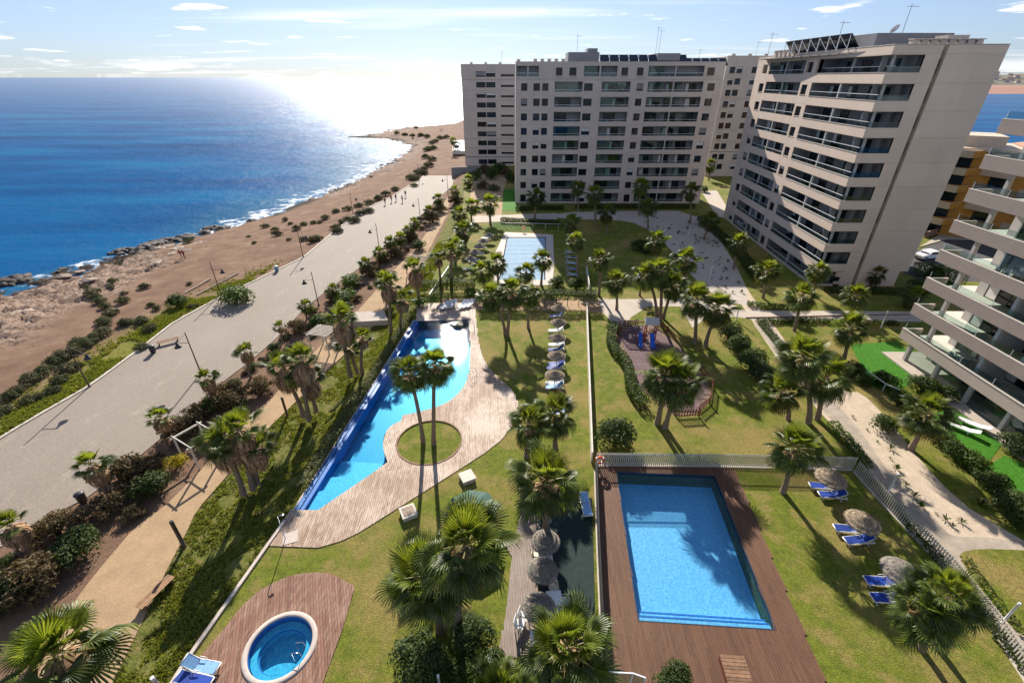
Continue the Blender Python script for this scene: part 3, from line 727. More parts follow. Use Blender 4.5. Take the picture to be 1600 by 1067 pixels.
p = thing('swimming_pool', 'rectangular blue pool framed by the dark brown deck', 'pool')
basin(p, POOL_B, 1.3, 'tile_b', 'tile_b')
mb = MB(); flat, Fs = tess(POOL_B, []); mb.add([(q.x, q.y, -.06) for q in flat], Fs); mb.build('water', 'water_b', p)
ring(p, 'pool_edge', POOL_B, -.02, .03, -.2, .058, 'tile_rim')
for zz, (l, r_) in ((-.55, ((997-6, 946), (1202-3, 960))), (-.28, ((997-3, 957), (1206-2, 970)))):
    m_ = MB(); m_.prism(PX([l, r_, (1211, 983), (997, 969)]), -1.2, zz); m_.build('step', 'tile_b', p)
    m_ = MB(); q = PX([l, r_]); m_.bar((*q[0], zz), (*q[1], zz), .09, .03); m_.build('step_edge', 'tile_dark', p)
p = thing('swimming_pool', 'far pool under a pale cover in front of the tall apartment block', 'pool')
basin(p, POOL_C, .8, 'tile_a', 'tile_dark'); q = offset(POOL_C, -.15)
for k in range(9):
    f0, f1 = k/9+.002, (k+1)/9-.002; l = lambda A, B, f: (A[0]+(B[0]-A[0])*f, A[1]+(B[1]-A[1])*f)
    m_ = MB(); m_.prism([l(q[0], q[3], f0), l(q[1], q[2], f0), l(q[1], q[2], f1), l(q[0], q[3], f1)], -.1, -.03+.008*(k % 2)); m_.build('cover_panel', 'pool_cover', p)
mb = MB(); flat, Fs = tess(POOL_C, []); mb.add([(z_.x, z_.y, -.12) for z_ in flat], Fs); mb.build('water', 'water_a', p)
p = thing('hot_tub', 'round sunken spa pool with white rim in the timber deck', 'hot tub', (*SPA_C, 0))
m_ = MB(); m_.lathe([(SPA_R*.865, -.02), (SPA_R*.88, .10), (SPA_R*.91, .12), (SPA_R*.99, .12), (SPA_R*1.025, .09), (SPA_R*1.03, -.02)], 56); m_.build('rim', 'coping_pink', p, True)
m_ = MB(); m_.lathe([(SPA_R*.865, .04), (SPA_R*.855, -.5), (SPA_R*.62, -.52)], 56); m_.build('seat_ring', 'tile_dark', p)
m_ = MB(); m_.lathe([(SPA_R*.84, -.30), (SPA_R*.66, -.315)], 56); m_.build('bench', 'tile_spa', p)
m_ = MB(); m_.lathe([(SPA_R*.66, -.31), (SPA_R*.64, -.95), (.02, -.96)], 56); m_.build('floor', 'tile_spa', p)
m_ = MB(); m_.lathe([(SPA_R*.86, -.04), (.01, -.04)], 56); m_.build('water', 'water_spa', p)
m_ = MB()
for s in (.0, .5): m_.tube([(SPA_R*.75, -.5+s, .1), (SPA_R*.72, -.5+s, .5), (SPA_R*.5, -.5+s, .45), (SPA_R*.48, -.5+s, -.3)], .022, 6)
m_.build('handrail', 'steel', p, True)
# ============================================================ buildings
class Fac:
    """a facade: X along it (left to right seen from outside), Y inwards, Z up"""
    def __init__(s, root, O, t):
        s.root = root; l = math.hypot(*t); s.t = (t[0]/l, t[1]/l); s.O = O; s.rz = math.atan2(s.t[1], s.t[0])
    def put(s, name, me, sx=0, d=0, z=0, parent=None):
        if parent is not None: return obj(name, me, parent, (sx, d, z))
        b0 = s.root.location
        x = s.O[0]+s.t[0]*sx-s.t[1]*d; y = s.O[1]+s.t[1]*sx+s.t[0]*d
        return obj(name, me, s.root, (x-b0[0], y-b0[1], z-b0[2]), s.rz)
CACHE = {}
def cached(key, fn):
    if key not in CACHE: CACHE[key] = fn()
    return CACHE[key]
def bxs(name, matn, *boxes):            # boxes given as x0,x1,y0,y1,z0,z1
    mb = MB()
    for x0, x1, y0, y1, z0, z1 in boxes: mb.box(((x0+x1)/2, (y0+y1)/2, (z0+z1)/2), (x1-x0, y1-y0, z1-z0))
    return mb.mesh(name, MT[matn])
q2 = lambda v: round(v, 2)
def window(fac, s0, s1, z0, z1, d=.14, blind=None):
    w_, h_ = q2(s1-s0), q2(z1-z0); f = .06
    fm = cached(('wf', w_, h_), lambda: bxs('window', 'dark_metal', (0, w_, 0, .08, 0, f), (0, w_, 0, .08, h_-f, h_), (0, f, 0, .08, f, h_-f), (w_-f, w_, 0, .08, f, h_-f), (w_/2-.03, w_/2+.03, .01, .07, f, h_-f)))
    o = fac.put('window', fm, s0, d, z0)
    pm = cached(('wp', w_, h_), lambda: bxs('pane', 'pane', (f, w_/2-.03, .04, .055, f, h_-f), (w_/2+.03, w_-f, .04, .055, f, h_-f)))
    fac.put('pane', pm, parent=o)
    if blind is None: blind = random.choice([0, 0, 0, 0, 0, 0, .3, .5, .75])
    if blind:
        bm_ = cached(('wb', w_, h_, blind), lambda: bxs('roller_blind', 'curtain' if blind != .75 else 'render_grey', (f, w_-f, .025, .037, h_*(1-blind), h_-f)))
        fac.put('roller_blind', bm_, parent=o)
    sm = cached(('ws', w_), lambda: bxs('sill', 'coping', (-.04, w_+.04, -d-.05, .0, -.05, -.005)))
    fac.put('sill', sm, parent=o)
    return o
def balcony(fac, s0, s1, z0, z1, dep=1.7, rail=.95, pillars=(), floor=None, wallm='render_grey', glaze=0, toprail='white_metal'):
    w_, h_ = q2(s1-s0), q2(z1-z0); fl = -.0 if floor is None else q2(floor)
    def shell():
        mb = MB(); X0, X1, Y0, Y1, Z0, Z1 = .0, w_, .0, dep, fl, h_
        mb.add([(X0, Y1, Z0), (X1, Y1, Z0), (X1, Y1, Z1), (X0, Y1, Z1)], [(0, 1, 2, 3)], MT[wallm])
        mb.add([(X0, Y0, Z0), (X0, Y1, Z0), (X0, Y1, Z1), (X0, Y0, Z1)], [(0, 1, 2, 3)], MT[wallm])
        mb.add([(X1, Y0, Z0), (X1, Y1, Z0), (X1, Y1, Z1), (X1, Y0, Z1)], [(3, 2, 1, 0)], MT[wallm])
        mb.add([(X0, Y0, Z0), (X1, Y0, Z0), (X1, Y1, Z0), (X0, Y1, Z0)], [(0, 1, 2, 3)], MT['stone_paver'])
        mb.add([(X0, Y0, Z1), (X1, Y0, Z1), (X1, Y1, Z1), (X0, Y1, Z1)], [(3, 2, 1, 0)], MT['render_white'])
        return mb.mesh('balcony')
    o = fac.put('balcony', cached(('bs', w_, h_, fl, dep, wallm), shell), s0, .003, z0)
    # sliding doors at the back, in bays
    nb = max(1, round(w_/4.2)); bw = w_/nb
    for k in range(nb):
        dw = q2(min(2.6, bw*.62)); dh = q2(min(2.15, h_-fl-.25)); x = q2(k*bw+random.uniform(.25, max(.3, bw-dw-.25)))
        dm = cached(('dr', dw, dh), lambda: bxs('sliding_door', 'dark_metal', (0, dw, -.09, -.01, 0, .05), (0, dw, -.09, -.01, dh-.06, dh), (0, .06, -.09, -.01, .05, dh-.06), (dw-.06, dw, -.09, -.01, .05, dh-.06), (dw/2-.03, dw/2+.03, -.09, -.01, .05, dh-.06)))
        do = fac.put('sliding_door', dm, x, dep, fl+.01, parent=o)
        fac.put('pane', cached(('dp', dw, dh), lambda: bxs('pane', 'pane_door', (.06, dw-.06, -.05, -.04, .05, dh-.06))), parent=do)
        if random.random() < .5:
            cw = q2(dw*random.choice([.3, .45])); fac.put('curtain', cached(('cu', cw, dh), lambda: bxs('curtain', 'curtain', (.08, cw, -.075, -.065, .06, dh-.08))), parent=do)
        if random.random() < .55:
            x2 = q2(random.choice([.5, bw*.5])); fac.put('table', cached('bt', lambda: bxs('table', 'white_metal', (0, 1.1, -.35, .35, .68, .73), (.45, .62, -.06, .06, 0, .68), (-.75, -.25, -.25, .25, .40, .45), (-.75, -.7, -.25, .25, .45, .9), (1.35, 1.85, -.25, .25, .4, .45), (1.8, 1.85, -.25, .25, .45, .9), (-.7, -.3, -.2, .2, 0, .04), (1.4, 1.8, -.2, .2, 0, .04))), x2+.9 if x2+2.8 < w_ else .9, dep*.5, fl+.01, parent=o)
    if rail > 0:
        gm = cached(('rg', w_, rail), lambda: bxs('railing', 'rail_glass', (.03, w_-.03, .05, .065, .0, rail)))
        r_ = fac.put('railing', gm, 0, 0, 0, parent=o)
        fac.put('top_rail', cached(('tr', w_, rail, toprail), lambda: bxs('top_rail', toprail, (0.01, w_-.01, .03, .085, rail, rail+.05))), parent=r_)
    for x in pillars:
        fac.put('pillar', cached(('pi', h_), lambda: bxs('pillar', 'render_white', (-.12, .12, .02, .26, .0, h_))), x-s0, 0, 0, parent=o)
    if glaze:
        for k in range(nb):
            x = k*bw
            if random.random() < glaze:
                gw = q2(bw*.8); fac.put('glazing', cached(('gz', gw, h_), lambda: bxs('glazing', 'fence_glass', (0, gw, .16, .172, .01, h_-.01))), x+.2, 0, 0, parent=o)
    return o
def wallband(fac, s0, s1, z0, z1, ops, matn, d=0., th=.3, gap=.014):
    """one storey of wall with openings [(s0,s1,z0,z1)], a joint left open at its top"""
    mb = MB(); z1 -= gap; cur = s0
    for a, b_, c, e in sorted(ops):
        if a > cur: mb.box(((cur+a)/2, th/2, (z0+z1)/2), (a-cur, th, z1-z0), rnd=random.random())
        if c > z0: mb.box(((a+b_)/2, th/2, (z0+c)/2), (b_-a, th, c-z0), rnd=random.random())
        if e < z1: mb.box(((a+b_)/2, th/2, (e+z1)/2), (b_-a, th, z1-e), rnd=random.random())
        cur = b_
    if cur < s1: mb.box(((cur+s1)/2, th/2, (z0+z1)/2), (s1-cur, th, z1-z0), rnd=random.random())
    return fac.put('wall_panel', mb.mesh('wall_panel', MT[matn]), 0, d, 0)
def core(root, poly, z0, z1, matn='render_grey', name='core'):
    mb = MB(); b0 = root.location; mb.prism([(x-b0[0], y-b0[1]) for x, y in poly], z0, z1); return mb.build(name, matn, root)
def antenna(root, x, y, z, h):
    b0 = root.location; mb = MB(); mb.tube([(0, 0, 0), (0, 0, h)], .035, 5); mb.bar((-.5, 0, h*.92), (.9, 0, h*.92), .04)
    for k in range(5): mb.bar((-.4+k*.28, -.3, h*.92), (-.4+k*.28, .3, h*.92), .025)
    o = mb.build('antenna', 'grey_metal', root); o.location = (x-b0[0], y-b0[1], z); return o
def solar(root, x, y, z, wd, n, rz=0):
    b0 = root.location
    for k in range(n):
        mb = MB(); M_ = Matrix.Rotation(R(42), 3, 'X'); mb.box((0, 0, .95), (wd, 2.1, .08), M=M_); me_ = mb.mesh('solar_panel', MT['panel_dark'])
        dx_, dy_ = k*wd*1.05*math.cos(rz), k*wd*1.05*math.sin(rz)
        o = obj('solar_panel', me_, root, (x-b0[0]+dx_, y-b0[1]+dy_, z), rz)
        f = MB()
        for sx in (-wd/2+.1, wd/2-.1): f.bar((sx, .85, 0), (sx, .85, 1.7), .06); f.bar((sx, -.8, .05), (sx, .85, .05), .06); f.bar((sx, -.8, .1), (sx, .75, 1.75), .05)
        f.build('panel_frame', 'white_metal', o)
def roof_box(root, x0, x1, y0, y1, z0, z1, matn='render_grey', name='plant_room'):
    b0 = root.location; mb = MB(); mb.box(((x0+x1)/2-b0[0], (y0+y1)/2-b0[1], (z0+z1)/2), (x1-x0, y1-y0, z1-z0)); return mb.build(name, matn, root)
def chimneys(root, x, y, z, n, step, dirv=(1, 0)):
    me_ = cached('chim', lambda: bxs('chimney', 'coping', (-.35, .35, -.35, .35, 0, .75), (-.45, .45, -.45, .45, .85, .95), (-.3, .3, -.3, .3, .75, .85)))
    b0 = root.location
    for k in range(n): obj('chimney', me_, root, (x-b0[0]+dirv[0]*k*step, y-b0[1]+dirv[1]*k*step, z))

# ---- middle block: the long facade facing the gardens ----------------
YA = 111.4; XA = FP(805, 318, YA)[0]
bA = thing('apartment_building', 'wide ten storey apartment block facing the gardens behind the far pool', 'building', (XA, YA, 0))
fA = Fac(bA, (XA, YA), (1, 0))
zr = [FP(900, 60+k/3.951, YA)[1] for k in (983, 905, 827, 745, 662, 575, 487, 395, 300, 205)]
fh = (zr[9]-zr[0])/9; zc = [zr[0]+k*fh for k in range(10)]
sx = lambda u, v=136.7: FP(u, v, YA)[0]-XA
WA = sx(1128)
win_cols = [(814.4, 824), (833.6, 843.8), (847.3, 857), (912.6, 926), (994.9, 1005), (1105, 1116.3)]
bal_cols = [(867, 910, ()), (940, 984.7, ()), (1012, 1098, (1052,))]
top = FP(803, 97, YA)[1]
for k in range(10):
    z0 = zc[k]-.53*fh if k else 0.; z1 = zc[k]+.47*fh if k < 9 else top
    ops = []; tk = k == 9; vv = 136.7 if not tk else 112
    wc = win_cols if not tk else [(869, 879), (890, 901), (971.6, 982), (996, 1006), (1106, 1117.5)]
    bc = bal_cols if not tk else [(806.5, 842, (825,)), (913, 937, ()), (939.5, 965, ()), (1014, 1101, (1057,))]
    dset = .0 if not tk else .35
    for a, b_ in wc:
        s0, s1 = q2(sx(a, vv)), q2(sx(b_, vv)); o_ = (s0, s1, zc[k]-.72, zc[k]+.68) if k else (s0, s1, .4, zc[k]+.68)
        ops.append(o_); window(fA, *o_, d=dset+.14)
    for a, b_, pil in bc:
        s0, s1 = q2(sx(a, vv)), q2(sx(b_, vv)); o_ = (s0, s1, zc[k]-.92, zc[k]+1.0) if k else (s0, s1, .5, zc[k]+1.0)
        ops.append(o_)
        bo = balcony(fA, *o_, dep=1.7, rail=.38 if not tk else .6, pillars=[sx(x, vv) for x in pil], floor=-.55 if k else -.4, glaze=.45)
        if tk: bo.location.y += dset
    wallband(fA, 0, WA, z0, z1, ops, 'concrete_a', d=dset)
    fA.put('floor_slab', bxs('floor_slab', 'render_grey', (.3, WA-.3, .32, 1.69, z1-.2, z1-.05)), 0, 0, 0) if k < 9 else None
fA.put('ledge', bxs('ledge', 'coping', (0.1, WA-.1, -.04, .36, zc[9]-.53*fh, zc[9]-.53*fh+.05)))
core(bA, [(XA+.31, YA+1.72), (XA+WA-.31, YA+1.72), (XA+WA-.31, YA+16), (XA+.31, YA+16)], 0, top-.6)
for s_, e in ((0, 1), (WA-.3, 1)):          # side walls, storey by storey
    for k in range(10):
        z0 = zc[k]-.53*fh if k else 0.; z1 = zc[k]+.47*fh if k < 9 else top
        fA.put('wall_panel', bxs('wall_panel', 'concrete_a', (s_, s_+.3, .3+(.35 if k == 9 else 0), 16, z0, z1-.014)))
fA.put('coping', bxs('coping', 'coping', (-.04, WA+.04, .31, .71, top, top+.07)))
fA.put('roof', bxs('roof', 'roof_gravel', (.3, WA-.3, .7, 16, top-.59, top-.4)))
xw = lambda u: FP(u, 92, YA+6)[0]
roof_box(bA, xw(887), xw(935), YA+5, YA+11, top-.4, top+1.9); roof_box(bA, xw(917), xw(932), YA+5.2, YA+9, top+1.9, top+2.6)
roof_box(bA, xw(1025), xw(1060), YA+5, YA+11, top-.4, top+1.7)
solar(bA, xw(944), YA+5.5, top-.2, 2.0, 9); solar(bA, xw(1064), YA+6.5, top-.8, 1.8, 6)
chimneys(bA, xw(836), YA+4.5, top-.3, 5, 1.5); chimneys(bA, xw(810), YA+4, top-.4, 1, 1)
antenna(bA, xw(901), YA+6, top+1.5, 3.6); antenna(bA, xw(1030), YA+7, top+1.2, 5); antenna(bA, xw(1026), YA+7.5, top+1.2, 5.6); antenna(bA, xw(1095), YA+7, top-.4, 3)

# ---- blocks behind ----------------------------------------------------
def back_block(name_label, y, u0, u1, vtop, cols, slots, rows, wu, wd, extra=0, hgt=None):
    x0 = FP(u0, 190, y)[0]; x1 = FP(u1, 190, y)[0]+extra; tp = FP(u0, vtop, y)[1]
    rt = thing('apartment_building', name_label, 'building', (x0, y, 0)); f = Fac(rt, (x0, y), (1, 0)); n = len(rows); W = x1-x0
    zz = [FP(u0, v, y)[1] for v in rows]; h_ = (zz[0]-zz[-1])/(n-1)
    for k, z in enumerate(zz):
        ops = []
        for a, b_ in cols:
            s0, s1 = FP(a, 190, y)[0]-x0, FP(b_, 190, y)[0]-x0; o_ = (q2(s0), q2(s1), z-.75, z+.75); ops.append(o_); window(f, *o_)
        for a, b_ in slots:
            s0, s1 = FP(a, 190, y)[0]-x0, FP(b_, 190, y)[0]-x0; o_ = (q2(s0), q2(s1), z-.62, z-.05); ops.append(o_); window(f, *o_, blind=0)
        wallband(f, 0, W, z-.53*h_ if k < n-1 else 0., z+.47*h_ if k else tp, ops, 'concrete_a')
    core(rt, [(x0+.31, y+.5), (x1-.31, y+.5), (x1-.31, y+14), (x0+.31, y+14)], 0, tp-.4)
    for s_ in (0, W-.3): f.put('side_wall', bxs('side_wall', 'concrete_a', (s_, s_+.3, .3, 14, 0, tp-.014)))
    f.put('coping', bxs('coping', 'coping', (-.04, W+.04, -.04, .4, tp, tp+.08)))
    chimneys(rt, x0+3, y+4, tp-.3, 3, 4.5); antenna(rt, FP(u0+60, 100, y+5)[0], y+5, tp-.4, 4)
    return rt
back_block('narrow apartment block left behind the wide block, beside the sea', 165., 724, 806, 101, [(746, 760), (761, 775)], [(783, 803)],
           [60+k/3.951 for k in (222, 288, 352, 413, 473, 532, 591, 647, 702, 762)], 0, 0, 12)
back_block('apartment block in shade behind the gap right of the wide block', 146., 1118, 1205, 88, [(1124, 1132), (1134.5, 1143), (1157, 1166), (1170, 1176)], [],
           [60+k/3.953 for k in (197, 268, 338, 408, 475, 541, 605, 667, 732, 793)], 0, 0, 14)

# ---- right block: corner balconies and a blank end wall ---------------
YB = 61.4; P0 = G(1266, 446); P0 = (P0[0], YB); P1 = G(1130, 340)
bB = thing('apartment_building', 'tall apartment block with blank end wall and wrap-round corner balconies', 'building', (P0[0], YB, 0))
tB = (P0[0]-P1[0], P0[1]-P1[1]); LB = math.hypot(*tB)
fB = Fac(bB, P1, tB); fE = Fac(bB, P0, (1, 0))
zt = FP(1500, 70, YB)[1]
jz = [FP(1500, v, YB)[1] for v in (84.8, 130.3, 174.2, 214.7, 254, 291.4)]
fhB = (jz[1]-jz[5])/4; NB = 10
zb = [0.]+[jz[0]-(9-k)*fhB for k in range(10)]      # storey k lies between zb[k] and zb[k+1]; openings hang from its top
sB = lambda u, v: on_line(u, v, P1, P0)[0]
sE = lambda u, v=100: FP(u, v, YB)[0]-P0[0]
WE = sE(1579, 69); SLOT = sE(1476, 72); RET = sE(1447, 85)
for k in range(NB):
    z0, z1 = zb[k], zb[k+1]; h_ = z1-z0 if k < 9 else fhB
    hi = k >= 9; ins = .0 if k < 9 else .8
    e0, e1 = z1-1.82, z1-.07
    if k == 0: e0 = .3
    cols = [('w', sB(1192.5, 106), sB(1199.6, 106)), ('b', sB(1203, 105), sB(1257.8, 105)), ('w', sB(1261, 104), sB(1270, 104)), ('b', sB(1277, 101), LB)]
    ops = []
    for ty, a, b_ in cols:
        a, b_ = q2(a), q2(b_)
        if ty == 'w':
            o_ = (a, b_, z1-1.68, z1-.35) if k else (a, b_, .5, z1-.3); ops.append(o_); window(fB, *o_, d=ins+.14)
        else:
            corner = b_ > LB-.5
            o_ = (a, b_, e0, e1); ops.append(o_)
            if corner:
                # corner terrace: floor, back walls, ceiling and glass on both sides
                w_ = b_-a; dep = 2.4; fl = e0-.72 if k else .1
                mb = MB(); bk = LB-a
                sh = MB(); hh = e1-fl
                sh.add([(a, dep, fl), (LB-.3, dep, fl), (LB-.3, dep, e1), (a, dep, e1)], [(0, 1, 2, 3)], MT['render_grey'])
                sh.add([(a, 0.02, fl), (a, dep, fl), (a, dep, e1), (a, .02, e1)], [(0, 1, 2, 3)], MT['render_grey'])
                bo = fB.put('balcony', sh.mesh('balcony'), 0, ins, 0)
                fB.put('floor_slab', bxs('floor_slab', 'stone_paver', (a, LB-.31, .31, dep+1.2, fl-.12, fl)), 0, 0, 0, parent=bo)
                fB.put('ceiling', bxs('ceiling', 'render_white', (a, LB-.31, .31, dep+1.2, e1, e1+.1)), 0, 0, 0, parent=bo)
                fB.put('railing', bxs('railing', 'rail_glass', (a+.02, LB-.03, .06, .075, e0, e0+.62)), 0, 0, 0, parent=bo)
                fB.put('top_rail', bxs('top_rail', 'white_metal', (a+.02, LB-.03, .03, .09, e0+.62, e0+.68)), 0, 0, 0, parent=bo)
                fB.put('pillar', bxs('pillar', 'render_white', (0, .25, .04, .3, e0, e1)), (a+LB)/2-.6, 0, 0, parent=bo)
                for q in range(3):
                    x = a+.8+q*(w_-2.0)/3; dw = 2.0
                    do = fB.put('sliding_door', bxs('sliding_door', 'dark_metal', (0, dw, -.09, -.01, 0, .05), (0, dw, -.09, -.01, 2.1, 2.16), (0, .06, -.09, -.01, .05, 2.1), (dw-.06, dw, -.09, -.01, .05, 2.1), (dw/2-.03, dw/2+.03, -.09, -.01, .05, 2.1)), x, dep, fl+.005, parent=bo)
                    fB.put('pane', bxs('pane', 'pane_door', (.06, dw-.06, -.05, -.04, .05, 2.1)), parent=do)
                    if random.random() < .7: fB.put('blind', bxs('blind', 'curtain', (.1, .95, -.075, -.065, .9, 2.08)), parent=do)
                # glass return on the end wall
                fE.put('railing', bxs('railing', 'rail_glass', (.03, RET, .06, .075, e0, e0+.62)))
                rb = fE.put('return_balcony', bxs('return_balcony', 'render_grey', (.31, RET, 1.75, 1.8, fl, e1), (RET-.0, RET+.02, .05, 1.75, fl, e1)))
                dw = min(1.5, RET-1.2); do = fE.put('sliding_door', bxs('sliding_door', 'dark_metal', (0, dw, -.09, -.01, 0, .05), (0, dw, -.09, -.01, 2.1, 2.16), (0, .06, -.09, -.01, .05, 2.1), (dw-.06, dw, -.09, -.01, .05, 2.1)), 1.1, 1.74, fl+.005, parent=rb)
                fE.put('pane', bxs('pane', 'pane_door', (.06, dw-.06, -.05, -.04, .05, 2.1)), parent=do)
                fE.put('corner_post', bxs('corner_post', 'render_white', (1.0, 1.25, .9, 1.15, fl, e1)))
            else:
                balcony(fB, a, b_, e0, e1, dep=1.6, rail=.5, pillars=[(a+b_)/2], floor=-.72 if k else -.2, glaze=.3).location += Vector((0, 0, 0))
    wallband(fB, 0, LB, z0, z1, ops, 'concrete_b', d=0)
    fB.put('ledge', bxs('ledge', 'coping', (sB(1277, 101), LB, -.05, .28, e0, e0+.05)))
    # end wall: storey bands
    wallband(fE, .302, SLOT, z0, z1, [(.302, RET, e0, e1)]+([(SLOT-2.6, SLOT-1.9, .7, 1.4)] if k == 0 else []), 'concrete_b')
    if k == 0: window(fE, SLOT-2.6, SLOT-1.9, .7, 1.4, blind=0)
    fE.put('slot_wall', bxs('slot_wall', 'concrete_b', (SLOT, SLOT+.55, .75, .9, z0, z1)))
    if k: 
        fE.put('slit_window', bxs('slit_window', 'dark_metal', (SLOT+.05, SLOT+.3, .2, .74, z1-1.9, z1-.5)))
    half = (SLOT+.55+WE)/2+.4; zz1 = z1-.014
    for a, b_ in ((SLOT+.55, half-.006), (half+.006, WE)):
        if k == 0: b_ = b_-(1.1 if b_ == WE else 0)
        fE.put('wall_panel', bxs('wall_panel', 'concrete_b', (a, b_, 0, .9, z0, zz1)))
wallband(fB, 0, LB, zb[10], zt, [], 'concrete_b'); wallband(fE, .302, SLOT, zb[10], zt, [], 'concrete_b')
fE.put('wall_panel', bxs('wall_panel', 'concrete_b', (SLOT+.55, WE, 0, .9, zb[10], zt-.014))); fE.put('slot_wall', bxs('slot_wall', 'concrete_b', (SLOT, SLOT+.55, .75, .9, zb[10], zt)))
core(bB, [(P0[0]+3.6, YB+3.3), (P0[0]+WE-.5, YB+3.3), (P0[0]+WE-.5+2.6, P1[1]), (P1[0]+2.6, P1[1])], 0, zt-.6)
core(bB, [(P0[0]+RET+.1, YB+.92), (P0[0]+WE-.6, YB+.92), (P0[0]+WE-.6, YB+3.2), (P0[0]+RET+.1, YB+3.2)], 0, zt-.7)
fE.put('side_wall', bxs('side_wall', 'concrete_b', (WE-.3, WE, .91, 34, zb[1], zt-.014)))
fB.put('side_wall', bxs('side_wall', 'concrete_b', (0, .3, .3, 14, 0, zt-.014)))
fB.put('coping', bxs('coping', 'coping', (-.04, LB+.0, -.04, .36, zt, zt+.07)))
fE.put('coping', bxs('coping', 'coping', (.0, WE+.04, -.045, .36, zt+.003, zt+.075)))
fE.put('roof', bxs('roof', 'roof_gravel', (.3, WE-.3, .36, 34, zt-.55, zt-.4)))
roof_box(bB, P0[0]+1.6, P0[0]+11, YB+6, YB+15, zt-.4, zt+1.5)
roof_box(bB, P0[0]+4, P0[0]+8, YB+22, YB+30, zt-.4, zt+1.3)
roof_box(bB, P0[0]+8, P0[0]+10.5, YB+3, YB+5, zt-.4, zt+1.1, 'coping')
for k in range(7):
    yq = YB+8+k*2.3; M_ = None
    mb = MB(); mb.box((0, 0, .95), (2.2, 2.6, .08), M=Matrix.Rotation(R(48), 3, 'Y')); o = mb.build('solar_panel', 'panel_dark', bB); o.location = (.9, yq-YB+2, zt-.1)
    f = MB()
    for sy in (-1.1, 1.1): f.bar((.75, sy, 0), (.75, sy, .3), .07); f.bar((-.7, sy, .0), (-.7, sy, 1.8), .06); f.bar((.75, sy, .1), (-.75, sy, 1.8), .06)
    f.bar((-.75, -1.1, .2), (-.75, 1.1, 1.7), .05); f.build('panel_frame', 'white_metal', o)
chimneys(bB, P0[0]+3.2, YB+1.6, zt-.3, 8, 1.05); chimneys(bB, P0[0]+1.5, YB+24, zt-.3, 5, 1.4, (0, 1))
antenna(bB, P0[0]+6, YB+8, zt+1.4, 3.2); antenna(bB, P0[0]+1.8, YB+14, zt+1, 2.4); antenna(bB, P0[0]+3, YB+36, zt-.3, 4)
mb = MB(); mb.lathe([(.02, 0), (.3, .06), (.55, .2)], 14); o = mb.build('satellite_dish', 'white_metal', bB, True); o.location = (4.5, 7.2, zt+1.9); o.rotation_euler = (R(50), 0, R(200))

